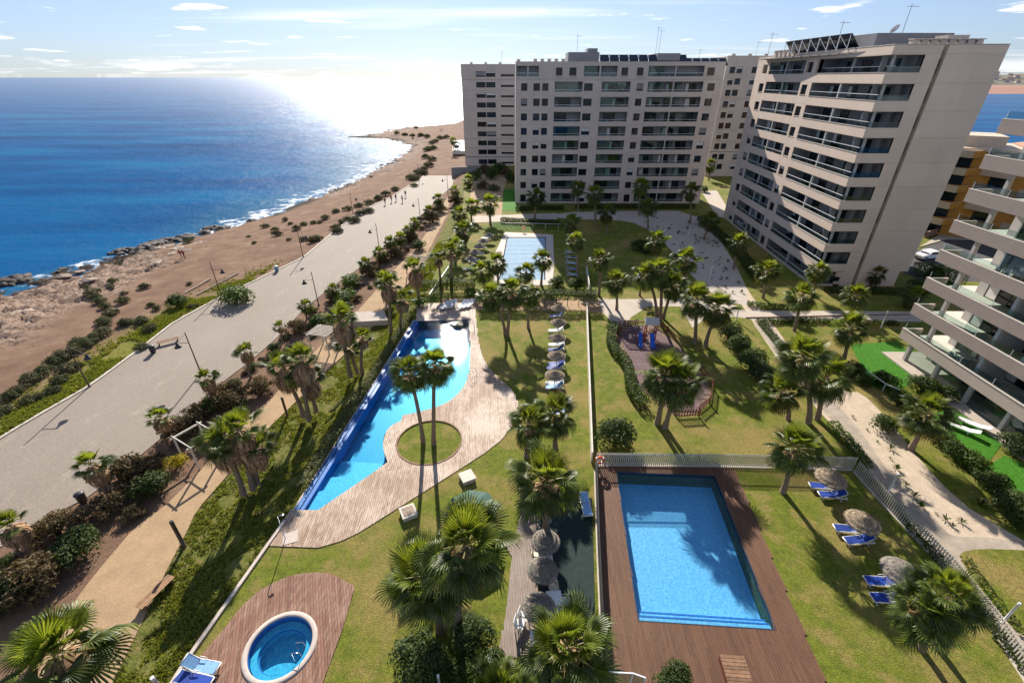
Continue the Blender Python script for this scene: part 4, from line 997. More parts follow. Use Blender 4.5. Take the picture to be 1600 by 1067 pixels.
# ---- near right block: long ribbed parapets ---------------------------
FHC = 2.8; ZC0 = 3.4
PC = G(1410.5, 512.4, ZC0); PD = G(1600, 635.6, ZC0); tC = (PD[0]-PC[0], PD[1]-PC[1])
bC = thing('apartment_building', 'near apartment block with ribbed beige balcony parapets at the right edge', 'building', (PC[0], PC[1], 0))
fC = Fac(bC, PC, tC); LC = 34.
rib = MB(); n = int(LC/.14)
for k in range(n): rib.box((k*.14+.07, -.012, 0), (.07, .03, 1.02))
for k in range(8):
    zt_ = ZC0+k*FHC; zp = zt_-1.08
    o = fC.put('parapet', bxs('parapet', 'concrete_c', (0, LC, .004, .22, zp, zt_)))
    if k not in (0, ): 
        r_ = cached('ribs', lambda: rib.mesh('ribs', MT['concrete_c'])); ro = fC.put('ribs', r_, 0, 0, zp+.54, parent=o); ro['kind'] = 'stuff'
    fC.put('coping', bxs('coping', 'coping', (-.03, LC, -.035, .25, zt_, zt_+.05)), parent=o)
    fC.put('end_parapet', bxs('end_parapet', 'concrete_c', (0, .2, .222, 2.0, zp, zt_)), parent=o)
    fC.put('floor_slab', bxs('floor_slab', 'wall_white', (.01, LC, .222, 6.0, zp+.0, zp+.24)))
    for q in range(10):
        g = fC.put('railing', cached('crg', lambda: bxs('railing', 'rail_glass', (0, 3.3, 0, .015, 0, .55))), .15+q*3.36, .14, zt_+.051)
        fC.put('rail_post', cached('crp', lambda: bxs('rail_post', 'white_metal', (-.035, -.005, -.01, .03, -.02, .57))), parent=g)
    fl = zp+.24; ce = zp+FHC
    fC.put('back_wall', bxs('back_wall', 'render_white', (1.6, LC, 3.7, 3.9, fl, ce)))
    for q, x in enumerate((1.3, 7.8, 8.0, 15.2, 15.4, 22.6, 29.)):
        if q in (1, 3): continue
        fC.put('pillar', bxs('pillar', 'render_white', (0, .3, .5 if q else 1.6, .85 if q else 1.95, fl, ce)), x, 0, 0)
    for q in range(6):
        x = 2.6+q*5.2; dw = 3.4; dh = 2.25
        do = fC.put('sliding_door', cached('cdr', lambda: bxs('sliding_door', 'dark_metal', (0, dw, -.09, -.01, 0, .06), (0, dw, -.09, -.01, dh-.06, dh), *[(i*dw/3-.03+.03*(i == 0)-.03*(i == 3), i*dw/3+.03+.03*(i == 0)-.03*(i == 3), -.09, -.01, .06, dh-.06) for i in range(4)])), x, 3.7, fl+.005)
        fC.put('pane', cached('cpn', lambda: bxs('pane', 'pane_door', (.06, dw-.06, -.05, -.04, .06, dh-.06))), parent=do)
        if random.random() < .6: fC.put('curtain', cached('ccu', lambda: bxs('curtain', 'curtain', (.1, 1.1, -.075, -.066, .08, dh-.08))), parent=do)
    for x in (7.9, 15.3, 22.6): fC.put('screen_wall', bxs('screen_wall', 'render_white', (x, x+.12, .9, 3.69, fl, ce)))
    for x, w_ in ((5.4, 2.2), (13.0, 2.1), (20, 2.2)):
        if random.random() < .8: fC.put('glass_screen', bxs('glass_screen', 'rail_glass', (x, x+w_, .42, .435, fl, ce)))
    for q, x in enumerate((4.6, 10.2, 17.4, 25)):
        tm = cached('ctab', lambda: bxs('dining_set', 'white_metal', (0, 1.6, -.45, .45, .70, .75), (.1, .18, -.35, -.27, 0, .7), (1.42, 1.5, -.35, -.27, 0, .7), (.1, .18, .27, .35, 0, .7), (1.42, 1.5, .27, .35, 0, .7), *[b__ for cx, cy in ((.4, -.85), (1.2, -.85), (.4, .85), (1.2, .85)) for b__ in ((cx-.24, cx+.24, cy-.24, cy+.24, .42, .47), (cx-.24, cx+.24, cy+(.2 if cy > 0 else -.24), cy+(.24 if cy > 0 else -.2), .47, .92), (cx-.2, cx-.16, cy-.2, cy+.2, 0, .42), (cx+.16, cx+.2, cy-.2, cy+.2, 0, .42))]))
        if random.random() < .6: fC.put('dining_set', tm, x, 2.1, fl+.003)
fl = .16
fC.put('terrace', bxs('terrace', 'stone_paver', (-.6, LC, -.5, 6, -.3, fl)))
fC.put('back_wall', bxs('back_wall', 'render_grey', (.8, LC, 3.2, 3.4, fl, ZC0-1.08)))
for x in (.9, 4.6, 8.3, 12.0, 15.8, 20): fC.put('pillar', bxs('pillar', 'render_white', (x, x+.3, .6, 1.0, fl, ZC0-1.08)))
for x in (1.3, 5.0, 8.7, 12.4, 16.2): fC.put('glass_front', bxs('glass_front', 'rail_glass', (x, x+3.2, .78, .80, fl, ZC0-1.08)))
for x in (1.6, 5.3, 9.2, 13): fC.put('glazing', bxs('glazing', 'pane_door', (x, x+2.6, 3.13, 3.19, fl+.05, 2.1)))
core(bC, [(fC.O[0]+fC.t[0]*s_-fC.t[1]*d_, fC.O[1]+fC.t[1]*s_+fC.t[0]*d_) for s_, d_ in ((1.6, 3.92), (LC, 3.92), (LC, 16), (1.6, 16))], 0, ZC0+7*FHC)

# ---- orange and cream flats beyond the road ---------------------------
bD = thing('apartment_building', 'orange and cream stepped flats beyond the road behind tall blocks', 'building', (76, 86, 0), R(-32))
mb = MB(); mb.box((12, 9, 7.4), (24, 12, 14.8)); mb.build('wall', 'orange_paint', bD)
mb = MB(); mb.box((12, 9, 15.05), (25, 13, .5)); mb.box((5, 9, 16.2), (6, 8, 1.8)); mb.build('roof', 'cream_paint', bD)
mb = MB(); P_ = [(11, 2.6, 15.4), (24.5, 2.6, 15.4), (24.5, 15, 15.4), (11, 15, 15.4), (17.7, 8.8, 17.6)]; mb.add(P_, [(0, 1, 4), (1, 2, 4), (2, 3, 4), (3, 0, 4)]); mb.build('tiled_roof', 'terracotta', bD)
for k in range(5):
    z = .4+k*2.9
    for q in range(4):
        x = q*6.
        mb = MB(); pl_ = [(x, 3.0), (x+3.4, .4), (x+5.6, 3.0)]; mb.prism(pl_, z+1.9-.0, z+2.1, bottom=True)
        for (a, b_) in ((pl_[0], pl_[1]), (pl_[1], pl_[2])):
            mb.bar((a[0], a[1], z+2.5), (b_[0], b_[1], z+2.5), .14, 1.15)
        o = mb.build('balcony', 'cream_paint', bD)
        mb = MB(); mb.bar((pl_[1][0]+.12, pl_[1][1]+.0, z+2.5), (pl_[2][0]+.12, pl_[2][1], z+2.5), .03, 1.1); mb.build('parapet_face', 'orange_paint', o)
        mb = MB(); mb.box((x+2.9, 2.97, z+1.0), (2.6, .08, 1.9)); mb.build('door', 'pane_door', o)
# ============================================================ palms
def fan_frond(nseg, pet, rad, droop, fold, seed, matn, spread=118):
    """one fan leaf: petiole along +X, pleated blade split into tips"""
    r_ = random.Random(seed); mb = MB()
    sag = lambda x: -droop*.18*x*x
    P_ = [(0, sag(0)), (pet*.5, sag(pet*.5)), (pet, sag(pet))]
    w0, w1 = .035, .02
    V_ = []
    for i, (x, z) in enumerate(P_):
        ww = w0+(w1-w0)*i/2; V_ += [(x, -ww, z), (x, ww, z), (x, 0, z-.03)]
    mb.add(V_, [(0, 1, 4, 3), (3, 4, 7, 6), (1, 2, 5, 4), (2, 0, 3, 5), (4, 5, 8, 7), (5, 3, 6, 8)], MT['petiole' if matn != 'palm_old' else matn], .9)
    hx, hz = pet, sag(pet); ang = [math.radians(-spread+2*spread*i/nseg) for i in range(nseg+1)]
    def pt(a, r, dz=0.):
        x = hx+r*math.cos(a); y = r*math.sin(a)*(1-.12*fold)
        z = hz+fold*.28*abs(math.sin(a))*r-droop*.42*(r/rad)**2.2*rad*(.6+.4*abs(a)/2)-droop*.12*(x-hx)+dz
        return (x, y, z)
    inner = .42*rad
    for i in range(nseg):
        a0, a1 = ang[i], ang[i+1]; am = (a0+a1)/2; rr = rad*(1-.22*abs(am)/2.1)*r_.uniform(.9, 1.06)
        dz = .045*rad; tipd = -r_.uniform(.05, .28)*rad*(droop+.25)
        b0 = (hx, 0, hz); l = pt(a0, inner); rgt = pt(a1, inner); c = pt(am, inner*1.02, dz)
        k = .80; l2 = pt(am-(am-a0)*.55, rr*k, -.02); r2 = pt(am+(a1-am)*.55, rr*k, -.02); tp_ = pt(am+r_.uniform(-.03, .03), rr, tipd)
        mb.add([b0, l, c, rgt, l2, r2, tp_], [(0, 1, 2), (0, 2, 3), (1, 4, 2), (2, 5, 3), (2, 4, 5), (4, 6, 5)], MT[matn], r_.random())
    return mb
FR = {}
for i in range(3):
    FR['up', i] = fan_frond(24, .85, 1.1, .2, 1.0, 10+i, 'palm_young', 95)
    FR['mid', i] = fan_frond(26, 1.15, 1.15, .75, .6, 20+i, 'palm_leaf')
    FR['low', i] = fan_frond(24, 1.0, 1.15, 1.5, .3, 30+i, 'palm_leaf')
    FR['old', i] = fan_frond(20, 1.0, 1.05, 1.3, .2, 40+i, 'palm_old')
FRM = {k: v.mesh('frond') for k, v in FR.items()}
def frond_set(n, seed, dead=.12, lowest=-72):
    """orientations of a crown: (kind, variant, azimuth, elevation, roll, scale)"""
    r_ = random.Random(seed); L_ = []
    for i in range(n):
        f = (i+.5)/n; az = i*2.39996+r_.uniform(-.25, .25)
        elv = 82-(82-lowest)*f**1.05+r_.uniform(-14, 14)
        kind = 'up' if elv > 40 else ('mid' if elv > -2 else 'low')
        if elv < -30 and r_.random() < .3+dead: kind = 'old'
        L_.append((kind, r_.randrange(3), az, elv, r_.uniform(-40, 40), r_.uniform(.75, 1.15)))
    return L_
def frond_mat(az, elv, roll, s, off=.12):
    M_ = Matrix.Rotation(az, 4, 'Z') @ Matrix.Rotation(-R(elv), 4, 'Y') @ Matrix.Rotation(R(roll), 4, 'X')
    z = .10*elv/60
    return Matrix.Translation((math.cos(az)*off*math.cos(R(elv)), math.sin(az)*off*math.cos(R(elv)), z)) @ M_ @ Matrix.Scale(s, 4)
def crown_mesh(n, seed):
    mb = MB()
    for kind, v, az, elv, roll, s in frond_set(n, seed):
        M_ = frond_mat(az, elv, roll, s); src = FR[kind, v]; o = len(mb.v)
        mb.v += [tuple(M_ @ Vector(p)) for p in src.v]; mm = MT[{'old': 'palm_old', 'up': 'palm_young'}.get(kind, 'palm_leaf')]; k = mb.mi(mm); rr = random.random()*.6
        for f, q in zip(src.f, src.r): mb.f.append(tuple(i+o for i in f)); mb.m.append(k); mb.r.append(min(1, rr+q*.4))
    return mb.mesh('crown')
CROWN = [crown_mesh(38, 50+i) for i in range(4)]
def skirt_mesh(ln, rad, n, seed):
    r_ = random.Random(seed); mb = MB()
    for i in range(n):
        a = r_.uniform(0, 6.283); l = ln*r_.uniform(.45, 1.05); r0 = r_.uniform(.14, .22); r1 = rad*r_.uniform(.5, 1.1); w_ = r_.uniform(.05, .13); z0 = r_.uniform(-.35, .12)
        ca, sa = math.cos(a), math.sin(a); f = lambda r, z, s: (r*ca-s*sa, r*sa+s*ca, z)
        mb.add([f(r0, z0, -w_*.4), f(r0, z0, w_*.4), f(r1, z0-l*.45, w_), f(r1, z0-l*.45, -w_), f(r1*.82, z0-l, w_*.5+r_.uniform(-.1, .1))], [(0, 1, 2, 3), (3, 2, 4)], MT['skirt'])
    return mb.mesh('dead_skirt')
SK = [skirt_mesh(1.35, .6, 190, 70+i) for i in range(2)]+[skirt_mesh(1.9, .85, 420, 75)]
def palm(b, c, sc=1., skirt=.6, z0=0., label='', dense=44, group=None, near=True, rt=.21):
    """b: pixel of the foot, c: pixel of the crown's heart"""
    x, y = G(b[0], b[1], z0); sc *= .82
    cx, cz = FP(c[0], c[1], y); cz = max(cz, z0+1.0)
    t_ = thing('fan_palm', label, 'palm tree', (x, y, z0), random.uniform(0, 6.28)*0, group)
    h_ = cz-z0; dx_ = cx-x; lean = max(-.45*h_, min(.45*h_, dx_))
    P_ = []; Rd = []; n = max(5, int(h_/.45))
    for i in range(n+1):
        f = i/n; P_.append((lean*(f**1.4)+.04*math.sin(f*5+x), .05*math.sin(f*4+y), h_*f-.1*(f == 0)))
        Rd.append(rt*sc*(1.35-.35*min(1, f*5))*(1-.25*f)*(1+.06*(i % 2)))
    mb = MB(); mb.tube(P_, Rd, 10); mb.build('trunk', 'trunk', t_, True)
    if skirt > 0:
        s_ = obj('dead_skirt', SK[2] if skirt > .95 else random.choice(SK[:2]), t_, (lean*.96, 0, h_-(.15 if skirt >= .8 else .5)*sc), random.uniform(0, 6), (sc*1.15, sc*1.15, sc*max(.5, min(skirt, 1.3))))
    seed = int(b[0]*7+b[1]*13) % 9973; hub = Matrix.Translation((lean, 0, h_)) @ Matrix.Rotation(R(random.uniform(-6, 6)), 4, 'X') @ Matrix.Rotation(seed*.7, 4, 'Z')
    if near:
        sk_ = skirt >= .8 and sc < 1.0
        if sk_: dense = 20; sc *= .88
        for kind, v, az, elv, roll, s in frond_set(dense, seed, .12, 2 if sk_ else -72):
            o = obj('frond', FRM[kind, v], t_); o.matrix_local = hub @ frond_mat(az, elv, roll, s*sc)
    else:
        o = obj('crown', CROWN[seed % 4], t_); o.matrix_local = hub @ Matrix.Scale(sc, 4)
    return t_
W_ = ZP
PALMS = [  # foot, heart of crown, size, skirt, base level, near?, label
 # --- round island and pool lawn
 ((662, 690), (640, 583), .92, .35, 0, 1, 'left of the two tall slim palms on the round grass island'),
 ((678, 694), (680, 570), .95, .35, 0, 1, 'right of the two tall slim palms on the round grass island'),
 ((790, 522), (768, 462), 1.05, .4, 0, 1, 'left palm of the cluster on the lawn beside the pool deck'),
 ((793, 524), (800, 455), 1.1, .4, 0, 1, 'middle palm of the cluster on the lawn beside the pool deck'),
 ((825, 512), (826, 462), .9, .3, 0, 1, 'right palm of the cluster on the lawn beside the pool deck'),
 ((822, 715), (826, 662), 1.05, .3, 0, 1, 'palm leaning over the corner of pale pool deck'),
 ((868, 700), (866, 648), 1.1, .3, 0, 1, 'palm over the row of loungers left of white fence'),
 ((852, 836), (855, 752), 1.3, .9, 0, 1, 'stout palm above the shaded green mat by the fence'),
 ((688, 985), (668, 900), 1.3, .7, 0, 1, 'left of the two big palms beside the folded green canopy'),
 ((716, 985), (728, 852), 1.35, .7, 0, 1, 'right of the two big palms beside the folded green canopy'),
 ((905, 1098), (885, 1012), 1.15, .5, 0, 1, 'bright palm at the bottom edge below the shaded mat'),
 ((800, 1125), (780, 1085), .9, .3, 0, 1, 'palm tip rising from the bottom edge by the hedge'),
 # --- playground lawn and right side
 ((1027, 662), (1040, 585), 1.3, .6, 0, 1, 'left of the twin big palms at the playground edge'),
 ((1038, 668), (1062, 600), 1.25, .6, 0, 1, 'right of the twin big palms at the playground edge'),
 ((1222, 768), (1243, 700), 1.05, .3, 0, 1, 'palm standing beyond the picket fence right of brown deck'),
 ((1232, 655), (1222, 612), 1.05, .5, 0, 1, 'lowest palm of the clump between playground lawn and gravel path'),
 ((1262, 660), (1255, 560), 1.25, .5, 0, 1, 'tallest palm of the clump between playground lawn and gravel path'),
 ((1276, 655), (1292, 590), 1.25, .4, 0, 1, 'right palm of the clump between playground lawn and gravel path'),
 ((1318, 562), (1328, 512), 1.1, .2, 0, 1, 'palm at the corner of the bright artificial turf'),
 ((1422, 702), (1450, 648), 1.15, .0, 0, 1, 'yellowish palm with bare trunk growing in the gravel bed'),
 ((1440, 1015), (1445, 955), .95, .4, 0, 1, 'left of the low palms over loungers at bottom right'),
 ((1462, 1008), (1478, 930), .92, .4, 0, 1, 'right of the low palms beside picket fence at bottom right'),
 ((1085, 537), (1088, 468), 1.15, .4, 0, 1, 'left of the twin palms by the oleander hedge'),
 ((1102, 541), (1122, 482), 1.2, .4, 0, 1, 'right of the twin palms by the oleander hedge'),
 ((1026, 498), (1012, 430), 1.1, .3, 0, 1, 'left of three palms fanning out above the playground walkway'),
 ((1031, 500), (1032, 424), 1.15, .3, 0, 1, 'middle of three palms fanning out above the playground walkway'),
 ((1036, 498), (1052, 446), 1.1, .3, 0, 1, 'right of three palms fanning out above the playground walkway'),
 ((963, 484), (963, 440), .98, .3, 0, 1, 'palm standing in the pale walkway left of playground'),
 ((936, 462), (937, 405), .98, .3, 0, 1, 'palm with tall trunk behind the clipped hedge'),
 ((903, 432), (900, 376), .95, .3, 0, 1, 'palm beside the row of blue loungers at far pool'),
 ((1000, 462), (1000, 436), .8, .3, 0, 0, 'small palm in shade behind the three walkway palms'),
 ((1024, 425), (1027, 376), 1.05, .3, 0, 1, 'palm at the tip of the shaded lawn by gravel'),
 ((1070, 455), (1072, 406), 1.1, .3, 0, 1, 'palm at the bend of the pale gravel walk'),
 ((1192, 466), (1199, 424), 1.0, .3, 0, 1, 'leftmost of the palms in front of the blank end wall'),
 ((1240, 516), (1254, 464), 1.05, .2, 0, 1, 'palm on the small lawn below the paved walk'),
 ((1270, 462), (1279, 424), .95, .5, 0, 1, 'palm at the foot of the corner balconies'),
 ((1328, 494), (1337, 462), 1.0, .3, 0, 1, 'low palm beside the paved walk and lamp'),
 ((1358, 447), (1368, 428), .85, .2, 0, 0, 'dark palm against the blank end wall'),
 ((1420, 480), (1428, 462), .95, .1, 0, 0, 'palm in shade between the two right blocks'),
 ((1146, 420), (1155, 380), 1.05, .3, 0, 1, 'palm at the base of the right block facade'),
 ((1100, 375), (1110, 345), 1.1, .3, 0, 0, 'dark palm at the far corner of the right block'),
 ((1012, 358), (1012, 322), 1.05, .2, 0, 0, 'slim palm on the pale gravel in front of wide block'),
 ((1078, 350), (1079, 298), 1.1, .3, 0, 0, 'palm before the right end of the wide block'),
 ((998, 336), (1001, 292), 1.2, .2, 0, 0, 'palm in front of the double balconies of wide block'),
 ((930, 352), (928, 304), 1.2, .2, 0, 0, 'broad dark palm right of centre before the wide block'),
 ((903, 330), (904, 294), 1.05, .2, 0, 0, 'slim palm before the first balcony column of wide block'),
 ((948, 364), (948, 332), 1.15, .2, 0, 0, 'bushy palm in shade on the lawn before wide block'),
 ((836, 342), (838, 308), 1.2, .2, 0, 0, 'full palm before the left windows of wide block'),
 ((890, 378), (891, 347), 1.15, .2, 0, 0, 'shaded palm at the far corner of covered pool'),
 ((766, 350), (765, 318), 1.35, .8, 0, 0, 'big round palm on the sunlit lawn by far pool'),
 ((779, 452), (776, 412), 1.0, .3, 0, 1, 'left of the palms along the near side of far pool'),
 ((821, 455), (822, 425), .95, .3, 0, 1, 'middle palm along the near side of far pool'),
 ((846, 446), (848, 406), .95, .3, 0, 1, 'right palm along the near side of far pool'),
 ((758, 452), (752, 424), 1.0, .3, 0, 0, 'palm left of the far pool beside the loungers'),
 # --- slope between pool and promenade
 ((706, 452), (704, 395), 1.15, .8, 0, 1, 'tall palm right of the wooden pergola by far pool lawn'),
 ((690, 450), (685, 405), 1.05, .8, 0, 1, 'left companion of the tall palm near far pergola'),
 ((655, 478), (648, 420), 1.15, 1.3, -.6, 1, 'big skirted palm at the north end of pool slope'),
 ((612, 518), (606, 445), 1.1, 1.3, -.7, 1, 'left of two skirted palms by the spur path'),
 ((626, 514), (628, 468), .95, 1.0, -.5, 1, 'right of two skirted palms by the spur path'),
 ((547, 588), (534, 500), 1.15, 1.3, -.6, 1, 'tallest skirted palm beside the small white pergola'),
 ((558, 582), (546, 545), 1.0, .9, -.6, 1, 'lower skirted palm beside the small white pergola'),
 ((566, 582), (566, 530), 1.0, .8, -.5, 1, 'right palm of the trio beside the small white pergola'),
 ((474, 650), (442, 575), 1.1, 1.3, -.8, 1, 'left of three skirted palms mid-slope left of pool'),
 ((482, 655), (470, 562), 1.1, 1.3, -.7, 1, 'middle of three skirted palms mid-slope left of pool'),
 ((493, 642), (482, 592), 1.0, 1.2, -.6, 1, 'right of three skirted palms mid-slope left of pool'),
 ((382, 770), (348, 690), 1.15, 1.3, -.9, 1, 'left of three skirted palms beside the dirt path'),
 ((396, 762), (372, 672), 1.15, 1.3, -.8, 1, 'middle of three skirted palms beside the dirt path'),
 ((402, 755), (394, 698), 1.05, 1.2, -.7, 1, 'right of three skirted palms beside the dirt path'),
 # --- along the promenade
 ((172, 778), (142, 728), .85, 1.25, W_, 1, 'short palm with heavy skirt beside the dark litter bin'),
 ((30, 868), (15, 822), .85, 1.1, W_, 1, 'palm cut by the left edge near the dry bushes'),
 ((130, 1120), (92, 1022), 1.3, .9, W_, 1, 'bright palm filling the bottom left corner'),
 ((262, 698), (250, 654), .75, 1.0, W_, 1, 'small skirted palm among dry shrubs at promenade edge'),
 ((336, 636), (322, 592), .75, 1.0, W_, 1, 'small skirted palm next to the near right lamp post'),
 ((392, 590), (384, 550), .75, 1.0, W_, 1, 'small skirted palm standing alone beside the paving'),
 ((442, 535), (437, 512), .6, .9, W_, 1, 'tiny skirted palm by dry shrub left of white pergola'),
 ((480, 498), (477, 478), .65, .7, W_, 0, 'little palm at the foot of second right lamp post'),
 ((528, 510), (536, 487), .85, .7, W_, 0, 'low palm in front of the rounded green shrubs'),
 ((523, 470), (519, 452), .65, .8, W_, 0, 'skirted palm left of the rounded green shrubs'),
 ((605, 470), (602, 438), .95, .9, W_, 0, 'bushy palm at the bend of the dirt path'),
 ((572, 428), (571, 412), .7, .8, W_, 0, 'small promenade palm above the rounded green shrubs'),
 ((594, 412), (593, 395), .7, .8, W_, 0, 'small promenade palm near the third right lamp post'),
 ((612, 398), (609, 378), .75, .8, W_, 0, 'promenade palm left of the far pergola'),
 ((626, 390), (625, 372), .75, .8, W_, 0, 'promenade palm straight behind the far pergola'),
 ((640, 375), (637, 360), .7, .8, W_, 0, 'lower of two promenade palms before fourth right lamp'),
 ((648, 370), (647, 349), .75, .8, W_, 0, 'higher of two promenade palms before fourth right lamp'),
 ((672, 348), (670, 330), .8, .8, W_, 0, 'promenade palm just right of the fourth right lamp'),
 ((688, 328), (685, 311), .85, .8, W_, 0, 'promenade palm below the last right lamp'),
 ((712, 318), (711, 298), .9, .8, W_, 0, 'promenade palm close to the narrow block terrace'),
 ((732, 300), (732, 282), 1.1, .6, W_, 0, 'last promenade palm before the narrow block'),
 ((722, 352), (718, 335), 1.1, .5, -.4, 0, 'palm on the path edge left of sunlit lawn'),
 ((728, 385), (724, 360), 1.15, .4, 0, 0, 'leafy palm left of the far pool loungers'),
 ((712, 412), (712, 385), 1.0, .4, 0, 0, 'dark palm between dirt path and far pool lawn'),
 ((737, 345), (737, 322), 1.05, .4, 0, 0, 'palm between the big round palm and the path'),
 ((715, 240), (714, 226), .9, .2, -1.2, 0, 'left of the distant palms by the far terrace pool'),
 ((709, 241), (708, 220), .9, .2, -1.2, 0, 'right of the distant palms by the far terrace pool'),
 ((1107, 282), (1109, 258), 1.2, .3, 0, 0, 'dark palm in the gap between the two tall blocks'),
]
for b_, c, s_, sk, z_, nr, lab in PALMS:
    palm(b_, c, s_, sk, z_, lab, near=bool(nr), group='fan palms')

# ============================================================ shrubs
def leaf_cloud(n, lobes, leaf, seed, matn, shell=.35, flat=1., up=.25, aspect=.45):
    r_ = np.random.default_rng(seed); mb = MB(); tot = sum(l[3]**2 for l in lobes)
    for (cx, cy, cz, lr) in lobes:
        k = max(6, int(n*lr**2/tot)); d_ = r_.normal(size=(k, 3)); d_ /= np.linalg.norm(d_, axis=1)[:, None]; d_[:, 2] = np.where(d_[:, 2] < -.35, -d_[:, 2], d_[:, 2])
        rr = lr*(1-shell*r_.random(k)**1.6); pos = np.array((cx, cy, cz))+d_*rr[:, None]*np.array((1, 1, flat)); cl_ = r_.random()
        for p, dd in zip(pos, d_):
            if p[2] < .02: p[2] = .02+r_.random()*.05
            nrm = Vector(dd)+Vector(r_.normal(size=3))*.55+Vector((0, 0, up)); nrm.normalize()
            ax = nrm.cross(Vector(r_.normal(size=3))).normalized(); bx = nrm.cross(ax); l = leaf*r_.uniform(.7, 1.3); w2 = l*aspect/2; P_ = Vector(p)
            mb.add([P_-ax*l/2, P_+bx*w2+nrm*l*.06, P_+ax*l/2, P_-bx*w2+nrm*l*.06], [(0, 1, 2, 3)], MT[matn], float(np.clip(.65*cl_+.5*r_.random()-.1, 0, 1)))
    return mb
def lobes_round(k, seed, hgt=1.2, spread=.6, lr=(.4, .6)):
    r_ = random.Random(seed); L_ = [(0, 0, hgt*.42, .55)]
    for i in range(k):
        a = r_.uniform(0, 6.28); d_ = spread*math.sqrt(r_.random()); q = r_.uniform(*lr); L_.append((d_*math.cos(a), d_*math.sin(a), q*.55+r_.random()*max(.05, hgt*(1-.6*d_)-q), q))
    return L_
SHM = {}
for i in range(3):
    SHM['oleander', i] = leaf_cloud(2600, lobes_round(16, 100+i), .15, 100+i, 'leaf_oleander').mesh('foliage')
    SHM['green', i] = leaf_cloud(1900, lobes_round(12, 110+i, 1.0), .15, 110+i, 'leaf_green').mesh('foliage')
    SHM['scrub', i] = leaf_cloud(1100, lobes_round(12, 120+i, .62, .72, (.22, .38)), .15, 120+i, 'leaf_scrub').mesh('foliage')
    SHM['dry', i] = leaf_cloud(2300, lobes_round(26, 130+i, 1.15, .75, (.16, .36)), .13, 130+i, 'leaf_dry', .9).mesh('foliage')
    SHM['bright', i] = leaf_cloud(1500, lobes_round(10, 140+i, .9), .16, 140+i, 'leaf_bright').mesh('foliage')
SHM['yellow', 0] = leaf_cloud(1300, lobes_round(10, 150, .95), .12, 150, 'leaf_yellow').mesh('foliage')
def stem_mesh(seed):
    r_ = random.Random(seed); mb = MB()
    for i in range(7):
        a = r_.uniform(0, 6.28); d_ = r_.uniform(.15, .5); mb.tube([(0, 0, -.1), (d_*.4*math.cos(a), d_*.4*math.sin(a), .35), (d_*math.cos(a), d_*math.sin(a), r_.uniform(.5, .8))], [.05, .035, .012], 5)
    return mb.mesh('stem', MT['bark'])
STEM = [stem_mesh(i) for i in range(3)]
def shrub(u, v, r, kind, label, z0=None, group=None, hs=1.):
    zg = 0. if z0 is None else z0; x, y = G(u, v, zg)
    if z0 is not None and z0 < 0:
        for _ in range(3): zg = ground_z(x, y); x, y = G(u, v, zg)
    t_ = thing('shrub', label, 'shrub', (x, y, zg), random.uniform(0, 6.28), group, (r, r, r*hs))
    k = random.randrange(3) if kind != 'yellow' else 0
    obj('foliage', SHM[kind, k], t_); obj('stem', STEM[random.randrange(3)], t_, None, 0, (1, 1, .7 if kind == 'scrub' else 1)); return t_
Z1 = lambda L_, u0, v0, s: [(u0+a/s, v0+b_/s, *c) for a, b_, *c in L_]
beach = Z1([(705, 765, .9), (700, 810, .8), (905, 800, 1.), (775, 838, .6), (575, 840, 1.2), (770, 890, 1.1), (630, 893, 1.1), (660, 925, 1.), (945, 913, .7), (980, 935, .75), (1185, 780, .6), (650, 1018, 1.1), (785, 1028, .9), (890, 1010, 1.), (750, 655, .8), (1180, 515, 1.2), (540, 800, .7), (690, 970, 1.1), (600, 870, 1.), (1205, 925, .8)], 0, 250, 4)
beach += Z1([(385, 460, 1.), (260, 502, 1.1), (320, 522, 1.), (335, 552, 1.2), (455, 515, 1.2), (500, 488, 1.), (415, 482, .7), (635, 448, 1.2), (560, 478, .9), (600, 475, .8), (500, 582, 1.), (580, 582, 1.3), (700, 408, 1.2), (775, 393, 1.3), (845, 373, 1.3), (910, 355, 1.5), (965, 330, 1.6), (1010, 302, 1.6), (1070, 272, 1.5), (700, 508, 1.2), (735, 475, 1.1), (710, 535, 1.4), (820, 468, 1.6), (775, 458, 1.2), (850, 425, 1.5), (905, 408, 1.6), (190, 602, .6), (155, 562, .5), (405, 582, .6), (1190, 248, 1.3), (1190, 205, 2.0), (1170, 200, 2.), (1240, 172, 2.2), (1215, 165, 2.), (1280, 122, 2.2), (1300, 85, 2.2), (1270, 25, 2.2), (1310, 15, 2.2), (1250, 145, 1.8)], 350, 230, 4)
beach += Z1([(590, 25, 1.2), (700, 25, 1.1), (790, 22, 1.), (580, 80, 1.2), (480, 145, 1.3), (530, 110, 1.2), (350, 215, 1.4), (250, 295, 1.2), (180, 335, 1.2), (380, 285, 1.3), (440, 135, 1.2), (420, 190, 1.1), (340, 345, 1.), (170, 455, 1.), (60, 435, 1.), (300, 405, .9), (840, 60, 1.2), (790, 160, .9), (20, 520, 1.), (100, 400, .9), (240, 430, .7), (310, 240, 1.2)], 0, 500, 3.557)
far_head = Z1([(880, 840, 2.4), (930, 850, 2.4), (980, 858, 2.4), (1030, 852, 2.4), (1070, 860, 2.4), (1100, 900, 2.2), (1080, 940, 2.2), (1060, 990, 2.2), (1120, 890, 2.2), (950, 808, 2.2), (1000, 806, 2.2), (1150, 870, 2.4), (1190, 865, 2.4)], 400, 0, 4)
def ordinal(k):
    s_ = 'th' if 10 <= k % 100 <= 20 else {1: 'st', 2: 'nd', 3: 'rd'}.get(k % 10, 'th')
    return ['first', 'second', 'third', 'fourth', 'fifth', 'sixth', 'seventh', 'eighth', 'ninth', 'tenth'][k-1] if k <= 10 else str(k)+s_
